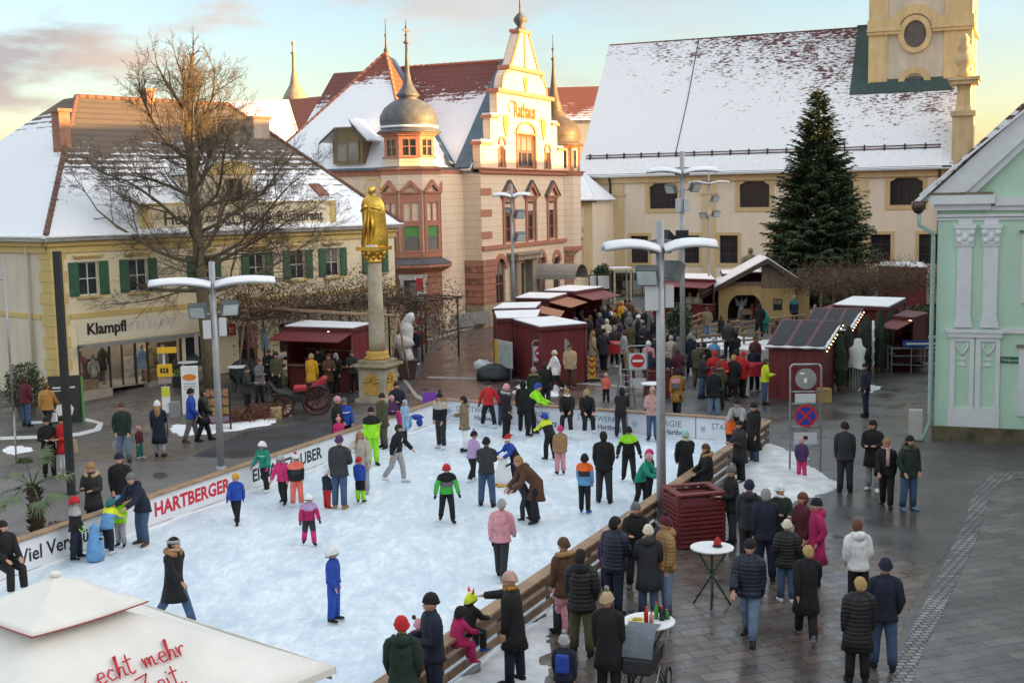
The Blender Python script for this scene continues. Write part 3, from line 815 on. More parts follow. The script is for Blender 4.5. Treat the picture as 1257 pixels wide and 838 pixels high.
mb = MB(); mb.slab([(7.4, .25, 8.8), (8.5, .25, 9.3), (8.5, 4.2, 9.3), (7.4, 4.2, 8.8)], (0, 0, 1), .1); mb.slab([(8.5, .25, 9.302), (9.6, .25, 8.802), (9.6, 4.2, 8.802), (8.5, 4.2, 9.302)], (0, 0, 1), .1); mb.build('dormer_roof', SNOW, dm)
window(hotel, 8.12, 8.88, 7.66, 8.6, -.09, 1, 1, WINF_R)
for i, u in enumerate(WU):
 w = window(hotel, u - .42, u + .42, 4.12, 5.42, .1, 1, 1, WINF_W, GLASS, .05)
 part(w, 'sill', OCHRE, (u - .55, u + .55, -.12, -.002, 4.02, 4.115))
 part(w, 'hood', OCHRE, (u - .55, u + .55, -.08, -.002, 5.56, 5.62), (u - .62, u + .62, -.14, -.002, 5.622, 5.68))
 for s in (-1, 1):
  x0 = u + s * .64
  mb = MB(); mb.box(x0 - .2, x0 + .2, -.05, -.012, 4.12, 5.42)
  for j in range(2): mb.box(x0 - .17, x0 + .17, -.06, -.051, 4.18 + j * .62, 4.72 + j * .62)
  mb.build('shutter', SHUT, hotel)
SHOPF = mat('shop_frame', (.07, .065, .06), .4, .1, 4, .05, metal=.4)
SHOPSTONE = mat('shop_stone', (.3, .26, .22), .6, .15, 3, .2)
INNER = mat('shop_inside', (.4, .35, .3), .8, .1, 3, .05)
def shopglass():
 m = bpy.data.materials.new('shop_glass'); m.use_nodes = True
 nt = m.node_tree; nt.nodes.clear(); lk = nt.links.new
 o = N(nt, 'ShaderNodeOutputMaterial'); t = N(nt, 'ShaderNodeBsdfTransparent'); g = N(nt, 'ShaderNodeBsdfGlossy', Roughness=.03)
 t.inputs[0].default_value = (.9, .92, .92, 1)
 mx = N(nt, 'ShaderNodeMixShader'); mx.inputs[0].default_value = .07
 lk(t.outputs[0], mx.inputs[1]); lk(g.outputs[0], mx.inputs[2]); lk(mx.outputs[0], o.inputs[0]); return m
SHOPG = shopglass()
part(hotel, 'shop_interior', INNER, (.6, 8.0, 2.6, 2.7, 0, 2.3), (.5, .6, .36, 2.7, 0, 2.3), (8.0, 8.1, .36, 2.7, 0, 2.3), (.6, 8, .36, 2.6, 2.3, 2.4), (.6, 8.0, .36, 2.6, .34, .4))
part(hotel, 'shop_ceiling_light', mat('shop_lamp', (.9, .85, .75), .5, 0, 1, 0, emit=((1, .86, .7), 1.6)), (1, 7.6, .9, 1.05, 2.26, 2.295), (1, 7.6, 1.8, 1.95, 2.26, 2.295))
for a_, b_, c_ in ((1.0, 1.5, (.5, .3, .3)), (1.55, 2.1, (.3, .25, .22)), (2.3, 3.2, (.03, .03, .035)), (4.0, 4.5, (.55, .52, .5)), (4.6, 5.4, (.35, .4, .45)), (5.8, 7.4, (.05, .045, .04))): part(hotel, 'shop_panel', mat('panel_%d' % int(a_ * 10), c_, .7, .5, 4, 0), (a_, b_, 2.0 + .1 * (a_ % 1), 2.12 + .1 * (a_ % 1), .4, 1.3 + .7 * ((a_ * 7) % 1)))
each(hotel, 'shop_table', WOOD, (1.1, 2.0, .5, .9, .402, .75), (4.2, 5.2, .5, 1.0, .402, .8))
shop = part(hotel, 'shop_front', SHOPF, *[(x, x + .06, -.02, .08, .42, 2.2) for x in (.88, 2.2, 3.35, 3.9, 5.46)], (.88, 5.52, -.021, .081, 2.14, 2.2), (3.05, 3.11, .5, .56, .4, 2.14))
each(hotel, 'shop_plinth', SHOPSTONE, (.86, 2.26, -.03, .36, -.1, .42), (3.88, 5.54, -.03, .36, -.1, .42))
for a, b in ((.94, 2.2), (2.26, 3.35), (3.96, 5.46)): part(hotel, 'shop_window', SHOPG, (a, b, .02, .03, .43, 2.14))
part(hotel, 'shop_awning', ZINC, (.86, 5.6, -.62, -.05, 2.21, 2.27), (.8, 5.66, -.74, -.62, 2.16, 2.3))
part(hotel, 'shop_sign_panel', plaster('shop_sign_panel', (.66, .6, .47), .05), (.9, 6.1, -.03, -.002, 2.36, 3.12))
text('Klampfl', .62, INK, hotel, (2.15, -.045, 2.80), (PI / 2, 0, 0), ext=.012, off=.014, sx=.92)
part(hotel, 'pale_relief', mat('pale_letters', (.6, .47, .42), .5, 0, 1, 0), *[(3.2 + k * .27, 3.2 + k * .27 + w_, -.04, -.031, 2.62, 2.95) for k, w_ in enumerate((.05, .16, .05, .14, .05, .16, .05, .14))])
part(hotel, 'door', TRIMW, (5.72, 6.3, .12, .2, .42, 2.2), (6.36, 7.0, .12, .2, .42, 2.2))
part(hotel, 'door_pane', GLASS, (5.8, 6.22, .1, .118, .6, 2.05), (6.44, 6.92, .1, .118, .6, 2.05))
window(hotel, 8.4, 9.4, .3, 2.3, .1, 1, 1, WINF_R); window(hotel, 10.6, 11.6, .9, 2.2, .1, 1, 1, WINF_R)
rs = part(hotel, 'wall_sign', mat('sign_red', (.4, .02, .03), .5, .05, 3, 0), (7.75, 8.2, -.1, -.02, 1.95, 2.45))
part(rs, 'sign_mark', TRIMW, (7.85, 8.1, -.106, -.101, 2.1, 2.14), (7.85, 8.1, -.106, -.101, 2.22, 2.26), (7.85, 7.89, -.106, -.101, 2.08, 2.32))
mb = MB(); mb.tube([(-.04, 1.6, 6.2), (-.1, 1.6, 5.9), (-.1, 1.6, .2)], .06, 8); mb.build('downpipe', CREAM_S, hotel)
def dummy(u, w, col, label, h=1.25, skirt=False):
 p = HF.pt(u, w, .4)
 t = thing('shop_dummy', label, 'dummy', p, HF.rot, 'dressed dummies in the shop window')
 m_ = mat('cloth_%02x%02x%02x' % tuple(int(c * 255) for c in col), col, .85, .3, 9, .3)
 mb = MB(); mb.lathe([(.02, .0), (.12, .02), (.02, .05), (.018, h * .4)], 8); mb.build('stand', SHOPF, t)
 mb = MB(); mb.lathe([(.17, h * .38), (.16, h * .55), (.13, h * .66), (.17, h * .82), (.18, h * .9), (.09, h * .96), (.045, h)], 10, sy=.6); mb.tube([(.16, 0, h * .9), (.22, 0, h * .7), (.2, -.05, h * .52)], [.055, .05, .04], 6); mb.tube([(-.16, 0, h * .9), (-.22, 0, h * .7), (-.2, -.05, h * .52)], [.055, .05, .04], 6); mb.build('garment', m_, t)
 mb = MB(); mb.blob((0, 0, h + .1), (.07, .08, .11)); mb.build('head', INNER, t)
for i, (u, w, c, l, h) in enumerate(((1.2, .75, (.6, .45, .4), 'dummy in a pale rose top at the left end of the shop window', 1.2), (1.55, 1.0, (.35, .05, .09), 'dummy in a wine red dress in the left shop window', 1.35), (1.9, .7, (.6, .56, .5), 'dummy in a cream pullover beside the wine red dress', 1.15),
  (2.75, 1.4, (.02, .02, .025), 'dummy in black standing behind the shop doorway', 1.45), (4.15, .8, (.28, .42, .6), 'dummy in a light blue shirt in the right shop window', 1.3), (4.65, 1.0, (.62, .5, .22), 'dummy in a mustard cardigan in the right shop window', 1.4), (5.1, .75, (.7, .66, .62), 'dummy in white at the right end of the shop window', 1.2))):
 dummy(u, w, c, l, h)
# ============================================================ town hall
TF = Fr((-1.69, 71.86), 24.4)
th = thing('town_hall', 'ornate cream and red town hall with stepped gable, corner turret and snowy roof', 'building', TF.o, TF.rot)
D = 16.3
cx_, gh = 6.8, 9.3
winR = [3.9, 7.35, 10.85]
holes = [(u - .62, u + .62, 4.85, 7.35) for u in winR] + [(14.3, 15.1, 4.85, 7.35), (1.9, 3.3, .9, 3.9), (4.6, 6.4, 0, 3.5), (8.2, 9.6, .9, 3.7), (11.0, 12.2, .9, 3.6)]
mb = MB(); holes_wall(mb, .1, D, 0, gh - .3, 0, .4, holes); mb.build('front_wall', RATW, th)
gs = [(10.7, 6.65), (12.3, 5.2), (13.85, 4.2)]
gz = 9.31
gholes = [(cx_ - 1.35, cx_ + 1.35, 9.42, 11.5), (2.75, 3.45, 9.42, 10.7), (9.9, 10.6, 9.42, 10.5)]
mb = MB()
z_ = gz
for zt, hw in gs:
 holes_wall(mb, cx_ - hw, cx_ + hw, z_, zt, .0, .5, gholes); z_ = zt
sc = [(-3.6, 13.85)] + [(-3.6 + 1.1 * (1 - math.cos(t)), 13.85 + 1.5 * math.sin(t)) for t in np.linspace(.1, PI / 2, 7)]
ol = sc + [(-x, z) for x, z in sc[::-1]]
mb.prism([(cx_ + x, z) for x, z in ol], .0, .5)
mb.prism([(cx_ - 2.3, 15.6), (cx_ + 2.3, 15.6), (cx_ + .8, 17.75), (cx_ - .8, 17.75)], 0, .5)
mb.build('gable_wall', RATW, th)
def cor(*b): return part(th, 'gable_moulding', RED_ST, *b)
SNOWCAP = SNOW
for zt, hw, prev in ((10.7, 6.65, 5.2), (12.3, 5.2, 4.2)):
 cor((cx_ - hw - .15, cx_ - prev + .05, -.15, .6, zt, zt + .18), (cx_ + prev - .05, cx_ + hw + .15, -.15, .6, zt, zt + .18))
 mb = MB(); mb.cbox((cx_ - (hw + prev) / 2, .25, zt + .24), (hw - prev, .6, .12)); mb.build('snow_cap', SNOWCAP, th); mb = MB(); mb.cbox((cx_ + (hw + prev) / 2, .25, zt + .24), (hw - prev, .6, .12)); mb.build('snow_cap', SNOWCAP, th)
cor((cx_ - 4.4, cx_ + 4.4, -.2, .6, 13.86, 14.1)); cor((cx_ - 2.75, cx_ + 2.75, -.2, .62, 15.36, 15.6)); cor((cx_ - .95, cx_ + .95, -.1, .6, 17.76, 17.95))
mb = MB()
for s in (-1, 1):
 mb.prism([(cx_ + s * 2.3, 15.62), (cx_ + s * 2.02, 15.62), (cx_ + s * .55, 17.74), (cx_ + s * .8, 17.74)], -.06, -.003)
 arc = [(cx_ + s * (3.6 - 1.1 * (1 - math.cos(t))), 14.1 + 1.25 * math.sin(t)) for t in np.linspace(.0, PI / 2, 8)]
 arc2 = [(cx_ + s * (3.4 - 1.0 * (1 - math.cos(t))), 14.1 + 1.1 * math.sin(t)) for t in np.linspace(.0, PI / 2, 8)]
 mb.prism(arc + arc2[::-1], -.05, -.003)
mb.box(cx_ - .14, cx_ + .14, -.06, -.003, 15.62, 17.7)
mb.build('gable_trim', RED_ST, th)
mb = MB(); mb.lathe([(.3, 17.95), (.35, 18.05), (.18, 18.2), (.42, 18.5), (.42, 18.7), (.2, 18.95), (.06, 19.05), (.05, 20), (.03, 22)], 12, (cx_, .25, 0)); mb.build('finial', LEAD, th)
mb = MB()
for s in (-1, 1):
 for zz, hw in ((10.9, 6.4), (12.5, 4.9)): pass
def cartouche(u, z, s=1.0):
 mb = MB(); mb.prism([(u, z - .75 * s), (u + .22 * s, z - .3 * s), (u + .4 * s, z + .1 * s), (u + .33 * s, z + .5 * s), (u, z + .62 * s), (u - .33 * s, z + .5 * s), (u - .4 * s, z + .1 * s), (u - .22 * s, z - .3 * s)], -.08, -.003); mb.blob((u, -.06, z + .15 * s), (.24 * s, .1, .3 * s)); mb.build('cartouche', mat('ochre_ornament', (.45, .27, .09), .8, .2, 5, .3), th)
cartouche(cx_, 14.65, .75); cartouche(3.7, 12.0); cartouche(9.6, 12.0)
GOLDTX = mat('fraktur_letters', (.2, .09, .025), .7, .1, 3, 0)
o = text('Rathaus', 1.35, GOLDTX, th, (cx_ - .15, -.02, 12.95), (PI / 2, 0, 0), ext=.02, off=.03, sx=.8)
mb = MB()
mb.tube([(4.35, -.03, 12.75), (4.2, -.03, 13.15), (4.55, -.03, 13.5), (5.0, -.03, 13.42)], .05, 5, flat=.4); mb.tube([(8.7, -.03, 12.55), (9.2, -.03, 12.45), (9.25, -.03, 12.8)], .04, 5, flat=.4)
mb.build('lettering_swash', GOLDTX, th)
mb = MB()
def arch(mb, u, z, r, w, y0=-.1, y1=-.003, n=10, sq=1.0):
 o_ = [(u + r * math.cos(t), z + r * sq * math.sin(t)) for t in np.linspace(0, PI, n)]
 i_ = [(u + (r - w) * math.cos(t), z + (r - w) * sq * math.sin(t)) for t in np.linspace(0, PI, n)]
 for k in range(n - 1):
  mb.prism([o_[k], o_[k + 1], i_[k + 1], i_[k]], y0, y1)
arch(mb, cx_, 11.62, 1.6, .3, sq=.45)
mb.box(cx_ - 1.75, cx_ + 1.75, -.12, -.003, 11.5, 11.62)
arch(mb, 3.1, 10.75, .55, .16); arch(mb, 10.25, 10.55, .55, .16)
for a, b in ((cx_ - 1.55, cx_ - 1.36), (cx_ + 1.36, cx_ + 1.55), (2.6, 2.74), (3.46, 3.6), (9.76, 9.89), (10.61, 10.74)): mb.box(a, b, -.08, -.003, 9.42, 11.48 if abs(a - cx_) < 2 else 10.55)
mb.build('window_surround', RED_ST, th)
for a, b, c, d, nv, nh in ((cx_ - 1.35, cx_ + 1.35, 9.42, 11.5, 2, 1), (2.75, 3.45, 9.42, 10.7, 0, 1), (9.9, 10.6, 9.42, 10.5, 0, 1)): window(th, a, b, c, d, .12, nv, nh, WINF_R, GLASS, .16 if b - a > 2 else .1)
part(th, 'cornice', RED_ST, (-.05, D + .1, -.18, -.002, 9.05, 9.28), (-.1, D + .15, -.32, .3, 9.282, 9.36))
part(th, 'frieze', RED_ST, (.1, D, -.06, -.002, 8.98, 9.045))
part(th, 'string_course', RED_ST, (.05, D, -.16, -.002, 4.55, 4.78), )
for u in winR + [14.7]:
 hw = .62 if u < 14 else .4
 w = window(th, u - hw, u + hw, 4.85, 7.35, .12, 1 if hw > .5 else 0, 2, WINF_R, GLASS, .13)
 mb = MB()
 for s in (-1, 1): mb.box(u + s * (hw + .12) - .12, u + s * (hw + .12) + .12, -.09, -.003, 4.8, 7.45)
 mb.box(u - hw - .3, u + hw + .3, -.12, -.003, 7.46, 7.62)
 pk = u, 8.55
 for s in (-1, 1): mb.prism([(u + s * (hw + .5), 7.64), (u + s * (hw + .2), 7.64), (u, 8.3), (u, 8.6)], -.2, -.003)
 mb.box(u - hw - .5, u + hw + .5, -.2, -.003, 7.622, 7.7)
 mb.build('surround', RED_ST, w)
 mb = MB()
 for s in (-1, 1): mb.prism([(u + s * (hw + .56), 7.66), (u, 8.63), (u, 8.69), (u + s * (hw + .56), 7.74)], -.24, 0)
 mb.build('hood', LEAD, w)
 part(w, 'tympanum', RATW, *[(u - .46 + k * .5, u - .04 + k * .5, .05, .1, 6.75, 7.2) for k in range(2 if hw > .5 else 1)])
for a, b in ((.05, 1.5), (D - 2.6, D - 1.6)):
 each(th, 'pier_band', RED_ST, *[(a, b, -.03, -.002, z, z + .42) for z in (5.2, 6.5, 7.75)])
each(th, 'rustication', RED_BR, (.02, 1.75, -.09, -.002, 1.3, 3.95), (13.0, 14.6, -.09, -.002, 1.3, 3.9))
mb = MB(); mb.box(-.04, -.002, 0, 1.3, 1.3, 3.95); mb.build('rustication', RED_BR, th)
part(th, 'plinth', STONE_W, (-.06, D, -.12, -.002, 0, 1.29), (-.08, -.002, .0, 1.3, 0, 1.29))
part(th, 'pier_side', RATW, (.06, .1, .41, 1.6, 0, 9.04))
for u, r in ((2.6, .95), (8.9, .95), (11.6, .8)):
 mb = MB(); arch(mb, u, 3.3, r, .3, -.07); mb.build('window_arch', RED_ST, th)
window(th, 1.9, 3.3, .9, 3.9, .12, 1, 1, WINF_R, GLASS, .14); window(th, 8.2, 9.6, .9, 3.7, .12, 1, 1, WINF_R, GLASS, .14); window(th, 11.0, 12.2, .9, 3.6, .12, 1, 1, WINF_R, GLASS, .14)
part(th, 'door', DARKW, (4.6, 6.4, .15, .25, 0, 3.5))
PORTAL = mat('portal_stone', (.3, .25, .19), .85, .2, 3, .4)
part(th, 'portal', PORTAL, (4.0, 4.6, -.5, -.003, 0, 3.75), (6.4, 7.0, -.5, -.003, 0, 3.75), (3.7, 7.3, -.7, -.003, 3.76, 4.05), (3.5, 7.5, -.8, -.003, 4.06, 4.2))
mb = MB(); n = 10
for k in range(n):
 t0, t1 = PI * k / n, PI * (k + 1) / n
 mb.slab([(8.0 + 1.1 * math.cos(t0), -3.2, 2.4 + .9 * math.sin(t0)), (8.0 + 1.1 * math.cos(t1), -3.2, 2.4 + .9 * math.sin(t1)), (8.0 + 1.1 * math.cos(t1), -.1, 2.4 + .9 * math.sin(t1)), (8.0 + 1.1 * math.cos(t0), -.1, 2.4 + .9 * math.sin(t0))], (math.cos(t0), 0, math.sin(t0)), .03)
mb.build('barrel_awning', mat('awning_grey', (.3, .28, .26), .6, .15, 3, .1), th)
LF0 = TF.loc(G(567, 405)); LF1 = TF.loc(G(540, 410))
lw = MB()
lx = (LF1 - LF0); lx.z = 0
A, B_ = Vector((.1, 1.5, 0)), Vector((.1, 1.5, 0)) + lx.normalized() * 3.4
nrm = Vector((-lx.y, lx.x, 0)).normalized()
if nrm.dot(Vector((0, 0, 0)) - TF.loc(Vector((0, 0, 0)))) > 0: nrm = -nrm
def wallslab(a, b, z0, z1, off, t, m_, name):
 mb = MB(); p, q = a - nrm * off, b - nrm * off
 mb.plan([(p.x, p.y), (q.x, q.y), (q.x + nrm.x * t, q.y + nrm.y * t), (p.x + nrm.x * t, p.y + nrm.y * t)], z0, z1); return mb.build(name, m_, th)
wallslab(A, B_, 0, 9.0, 0, .4, RATW, 'link_wall')
wallslab(A, B_, 4.5, 4.72, .12, .119, RED_ST, 'link_string_course'); wallslab(A, B_, 9.01, 9.25, .15, .5, RED_ST, 'link_cornice'); wallslab(A, B_, 9.26, 9.4, .25, .6, LEAD, 'link_gutter')
ang = math.atan2(lx.y, lx.x)
sgn = 1 if Vector((-math.sin(ang), math.cos(ang), 0)).dot(nrm) > 0 else -1
def lpart(name, m_, boxes, parent=None):
 mb = MB()
 for (a, b, y0, y1, z0, z1) in boxes:
  pts = [A + lx.normalized() * u + nrm * y for u, y in ((a, y0), (b, y0), (b, y1), (a, y1))]
  mb.plan([(p.x, p.y) for p in pts], z0, z1)
 return mb.build(name, m_, parent or th)
w = lpart('window', WINF_R, [(.55, .67, -.06, .02, 4.85, 7.3), (1.15, 1.27, -.061, .02, 4.85, 7.3), (1.75, 1.87, -.06, .02, 4.85, 7.3), (.67, 1.75, -.055, .02, 6.2, 6.35), (.67, 1.75, -.055, .02, 7.18, 7.3)])
lpart('pane', GLASS, [(.67, 1.75, -.03, -.01, 4.85, 7.2)], w); lpart('hood', RED_ST, [(.4, 2.05, -.18, -.002, 7.5, 7.75), (.3, 2.15, -.24, -.002, 7.76, 7.86)], w)
w = lpart('window', WINF_R, [(.55, .67, -.06, .02, 1.5, 3.3), (1.15, 1.27, -.061, .02, 1.5, 3.3), (1.75, 1.87, -.06, .02, 1.5, 3.3), (.67, 1.75, -.055, .02, 2.5, 2.62), (.45, 1.95, -.1, .0, 1.38, 1.49)])
lpart('pane', GLASS, [(.67, 1.75, -.03, -.01, 1.5, 3.3)], w)
mb = MB()
for k in range(8):
 t0, t1 = PI * k / 8, PI * (k + 1) / 8
 pts = []
 for (r, t) in ((.95, t0), (.95, t1), (.7, t1), (.7, t0)): pts.append(A + lx.normalized() * (1.21 + r * math.cos(t)) - nrm * .07 + Vector((0, 0, 3.3 + r * math.sin(t))))
 mb.slab(pts, nrm, .067)
mb.build('window_arch', RED_ST, th)
lpart('plinth', STONE_W, [(.0, 3.2, -.14, -.002, 0, 1.0)])
mb = MB(); q_ = A + lx.normalized() * .12 - nrm * .12; mb.tube([(q_.x, q_.y, 9.2), (q_.x, q_.y, .2)], .08, 8); mb.build('downpipe', GUTTER, th)
tc_ = Y(509, 415, 70.3); tc_ = TF.loc(Vector((tc_.x, tc_.y, 0)))
TR = 1.5
def zq(z): return float(np.interp(z, (0, 9.35, 12.46, 14.6, 21.3), (0, 9.35, 11.3, 13.35, 17.6)))
def zl(pr): return [(r, zq(z)) for r, z in pr]
tv = -TF.rot + math.atan2(-tc_.x * 0 - 1, 0)   # world direction to the camera, in local angle
face0 = math.atan2((TF.loc(Vector((0, 0, 0))) - tc_).y, (TF.loc(Vector((0, 0, 0))) - tc_).x)
def octa(mb, r, z0, z1, r1=None, mi=0):
 r1 = r1 or r
 mb.lathe([(r, zq(z0)), (r1, zq(z1))], 8, (tc_.x, tc_.y, 0), mi, False, rot0=face0 + PI / 8)
mb = MB(); octa(mb, TR + .25, 4.3, 9.0); octa(mb, TR, 9.5, 10.3); octa(mb, TR - .06, 10.3, 12.2); mb.build('turret_wall', RATW, th)
mb = MB(); octa(mb, TR + .3, 1.1, 3.5); mb.build('turret_base_wall', RED_BR, th)
mb = MB(); octa(mb, TR + .36, 0, 1.09); mb.build('turret_plinth', STONE_W, th)
mb = MB(); octa(mb, TR + .35, 3.51, 3.8, TR + .9); octa(mb, TR + .9, 3.8, 3.95); octa(mb, TR + .36, 4.35, 4.6); mb.build('turret_cornice', RED_ST, th); mb = MB(); octa(mb, TR + .3, 8.98, 9.25); octa(mb, TR + .45, 9.26, 9.34); mb.build('turret_cornice', RED_ST, th); mb = MB(); octa(mb, TR + .14, 10.25, 10.4); mb.build('turret_cornice', RED_ST, th); mb = MB(); octa(mb, TR + .16, 12.2, 12.36); octa(mb, TR + .3, 12.37, 12.46); mb.build('turret_cornice', RED_ST, th)
mb = MB(); octa(mb, TR + .92, 3.96, 4.0); octa(mb, TR + .9, 4.0, 4.3, TR + .3); mb.build('turret_lead', LEAD, th); mb = MB(); octa(mb, TR + .47, 9.35, 9.5, TR + .1); mb.build('turret_lead', LEAD, th)
mb = MB(); mb.lathe(zl([(TR + .36, 12.47), (TR + .28, 12.6), (TR + .02, 12.75), (TR + .16, 13.1), (TR + .14, 13.5), (TR - .12, 13.95), (TR - .55, 14.3), (TR - 1.0, 14.5), (.62, 14.62), (.68, 14.72), (.58, 14.95), (.34, 15.5), (.22, 16.1), (.14, 16.8), (.10, 18.0), (.07, 19.2)]), 16, (tc_.x, tc_.y, 0)); mb.build('turret_dome', LEAD, th)
mb = MB(); mb.lathe(zl([(.08, 19.2), (.2, 19.35), (.08, 19.5), (.06, 19.9), (.13, 20.0), (.05, 20.1), (.04, 20.6), (.09, 20.7), (.03, 20.8), (.02, 21.3)]), 8, (tc_.x, tc_.y, 0)); mb.cbox((tc_.x, tc_.y, zq(20.4)), (.7, .04, .12)); mb.build('turret_finial', LEAD, th)
mb = MB(); mb.lathe(zl([(TR + .1, 12.75), (TR + .2, 12.8), (TR + .18, 12.88), (TR + .05, 12.9)]), 16, (tc_.x, tc_.y, 0)); mb.build('dome_snow', SNOW, th)
GREENBL = mat('green_blind', (.1, .28, .08), .7, .15, 5, .1)
for k in (-1, 0, 1, 2):
 a = face0 + k * PI / 4
 ax = Vector((math.cos(a), math.sin(a), 0)); tx = Vector((-math.sin(a), math.cos(a), 0))
 def fp(r, w0, w1, y0, y1, z0, z1, mb):
  c = math.cos(PI / 8)
  pts = [tc_ + ax * (r * c + y) + tx * u for u, y in ((w0, y0), (w1, y0), (w1, y1), (w0, y1))]
  mb.plan([(p.x, p.y) for p in pts], zq(z0), zq(z1))
 r = TR + .25
 mb = MB(); fp(r, -.62, -.42, .003, .09, 4.62, 7.9, mb); fp(r, .42, .62, .003, .09, 4.62, 7.9, mb); fp(r, -.42, .42, .003, .085, 6.1, 6.4, mb); fp(r, -.42, .42, .003, .085, 7.4, 7.9, mb); fp(r, -.42, .42, .003, .07, 4.62, 4.75, mb); fp(r, -.05, .05, .003, .08, 6.4, 7.4, mb)
 fp(r, -.62, .62, .003, .16, 7.92, 8.02, mb)
 for s in (-1, 1):
  pts = [tc_ + ax * (r * math.cos(PI / 8) + .003) + tx * u + Vector((0, 0, z)) for u, z in ((s * .66, 8.04), (s * .42, 8.04), (0, 8.42), (0, 8.68))]
  mb.slab(pts, ax, .2)
 w = mb.build('turret_window', RED_ST, th)
 mb = MB(); fp(r, -.42, .42, .01, .03, 4.75, 5.5, mb); mb.build('pane', GLASS_W, w)
 mb = MB(); fp(r, -.42, .42, .012, .034, 5.502, 6.1, mb); mb.build('blind', GREENBL, w)
 r = TR - .06
 mb = MB(); fp(r, -.58, -.36, .003, .08, 10.42, 12.18, mb); fp(r, .36, .58, .003, .08, 10.42, 12.18, mb); fp(r, -.36, .36, .003, .075, 11.85, 12.18, mb); fp(r, -.04, .04, .003, .06, 10.5, 11.85, mb); fp(r, -.36, .36, .003, .055, 11.2, 11.27, mb)
 w = mb.build('turret_window', RED_ST, th)
 mb = MB(); fp(r, -.36, .36, .008, .02, 10.45, 11.85, mb); mb.build('pane', GLASS, w)
a = face0; ax = Vector((math.cos(a), math.sin(a), 0)); tx = Vector((-math.sin(a), math.cos(a), 0))
mb = MB(); fp(TR + .3, -.72, -.52, .003, .12, 1.1, 3.1, mb); fp(TR + .3, .52, .72, .003, .12, 1.1, 3.1, mb); fp(TR + .3, -.8, .8, .003, .14, 3.1, 3.4, mb); mb.build('door_surround', TRIMW, th)
mb = MB(); fp(TR + .3, -.52, .52, .003, .05, 1.1, 3.08, mb); dd = mb.build('door', mat('door_green', (.02, .045, .045), .4, .1, 4, .05), th)
mb = MB(); fp(TR + .3, -.2, .42, .052, .07, 1.9, 2.95, mb); mb.build('door_pane', GLASS_W, dd)
mb = MB()
for k in range(6): fp(TR + .3, -.4 - .05 * 0, 1.3, .06 + .3 * k, .06 + .3 * (k + 1), 0, 1.05 - k * .175, mb)
mb.build('steps', PORTAL, th)
mb = MB()
for s in (-.45, 1.35):
 pts = [tc_ + ax * ((TR + .3) * math.cos(PI / 8) + y) + tx * s + Vector((0, 0, z)) for y, z in ((.1, 1.95), (1.8, .95), (1.8, .1))]
 mb.tube(pts, .03, 6)
mb.build('handrail', STEEL_D, th)
lw0 = tc_ - tx * 0
P0 = TF.pt(tc_.x, tc_.y, 0)
wa = R(-72); wd = Vector((math.sin(wa), math.cos(wa), 0)); wn = Vector((-wd.y, wd.x, 0));
if wn.y < 0: wn = -wn
q0 = P0 + wn * .4; q1 = q0 + wd * 10
def wpl(pts, z0, z1, m_, name):
 mb = MB(); mb.plan([(TF.loc(p).x, TF.loc(p).y) for p in pts], z0, z1); return mb.build(name, m_, th)
wpl([q0, q1, q1 + wn * .4, q0 + wn * .4], 0, 9.0, RATW, 'wing_wall'); wpl([q0 - wn * .15, q1 - wn * .15, q1 + wn * .5, q0 + wn * .5], 9.01, 9.3, RED_ST, 'wing_cornice'); wpl([q0 - wn * .4, q1 - wn * .4, q1 + wn * .5, q0 + wn * .5], 9.31, 9.45, METAL_B, 'wing_gutter')
def wl(*pts): return [TF.loc(Vector(p)) for p in pts]
P1 = Y(474, 66, 77.0); eT = P0 + Vector((0, 0, 9.4)); eL = q1 + Vector((0, 0, 9.4)) - wn * .3; eT2 = q0 + Vector((0, 0, 9.4)) - wn * .3
ROOF_TL = roof_mat('townhall_roof_left', (.3, .075, .045), (.17, .055, .04), 14.9, 2.8, .3, .25, .3, 1.2, .6, fleck=3.0)
ROOF_TR = roof_mat('townhall_roof_right', (.42, .1, .04), (.3, .075, .04), 12.4, 2.6, .26, .25, .3, 1.2, .8, fleck=3.0)
ROOF_TG = roof_mat('townhall_roof_gable', (.22, .06, .045), (.12, .045, .04), 13.9, 3.6, .32, .22, .3, 1.0, .5, fleck=3.0)
mb = MB(); bk = P1 + wd * 3.0
mb.slab(wl(eT2, eL, P1 + wd * .1, P1), TF.loc(TF.o - wn + Vector((0, 0, .8))).normalized(), .06); mb.build('roof', ROOF_TL, th)
gl = [Vector((cx_, .5, 16.1)), Vector((cx_, 14, 16.1)), Vector((-.25, 14, 9.2)), Vector((-.25, .5, 9.2))]
mb = MB(); mb.slab(gl, (-.7, 0, .7), .06); mb.build('roof', ROOF_TG, th)
gr_ = [Vector((cx_, .5, 16.1)), Vector((cx_, 14, 16.1)), Vector((14.2, 14, 9.2)), Vector((14.2, .5, 9.2))]
mb = MB(); mb.slab(gr_, (.7, 0, .7), .06); mb.build('roof', ROOF_TL, th)
p1l = TF.loc(P1)
mb = MB(); mb.slab([p1l, TF.loc(eT2), Vector((-.3, 1.6, 9.3)), Vector((cx_, 9.5, p1l.z + .0))], (0, -.6, .8), .06); mb.build('roof', ROOF_TR, th)
mb = MB(); mb.tube([Vector((-.3, 1.65, 9.5)), Vector((cx_ - .1, 9.4, p1l.z + .12))], .34, 6, flat=.5); mb.build('valley_flashing', METAL_B, th)
mb = MB(); mb.slab([Vector((cx_ - .2, .52, 16.2)), Vector((cx_ - .2, 1.5, 16.2)), Vector((-.3, 1.5, 9.35)), Vector((-.3, .52, 9.35))], (-.7, 0, .7), .08)
for zt, hw in ((10.7, 6.65), (12.3, 5.2), (13.85, 4.2)): mb.box(cx_ - hw, cx_ - hw + .8, .51, .56, zt - 1.6, zt)
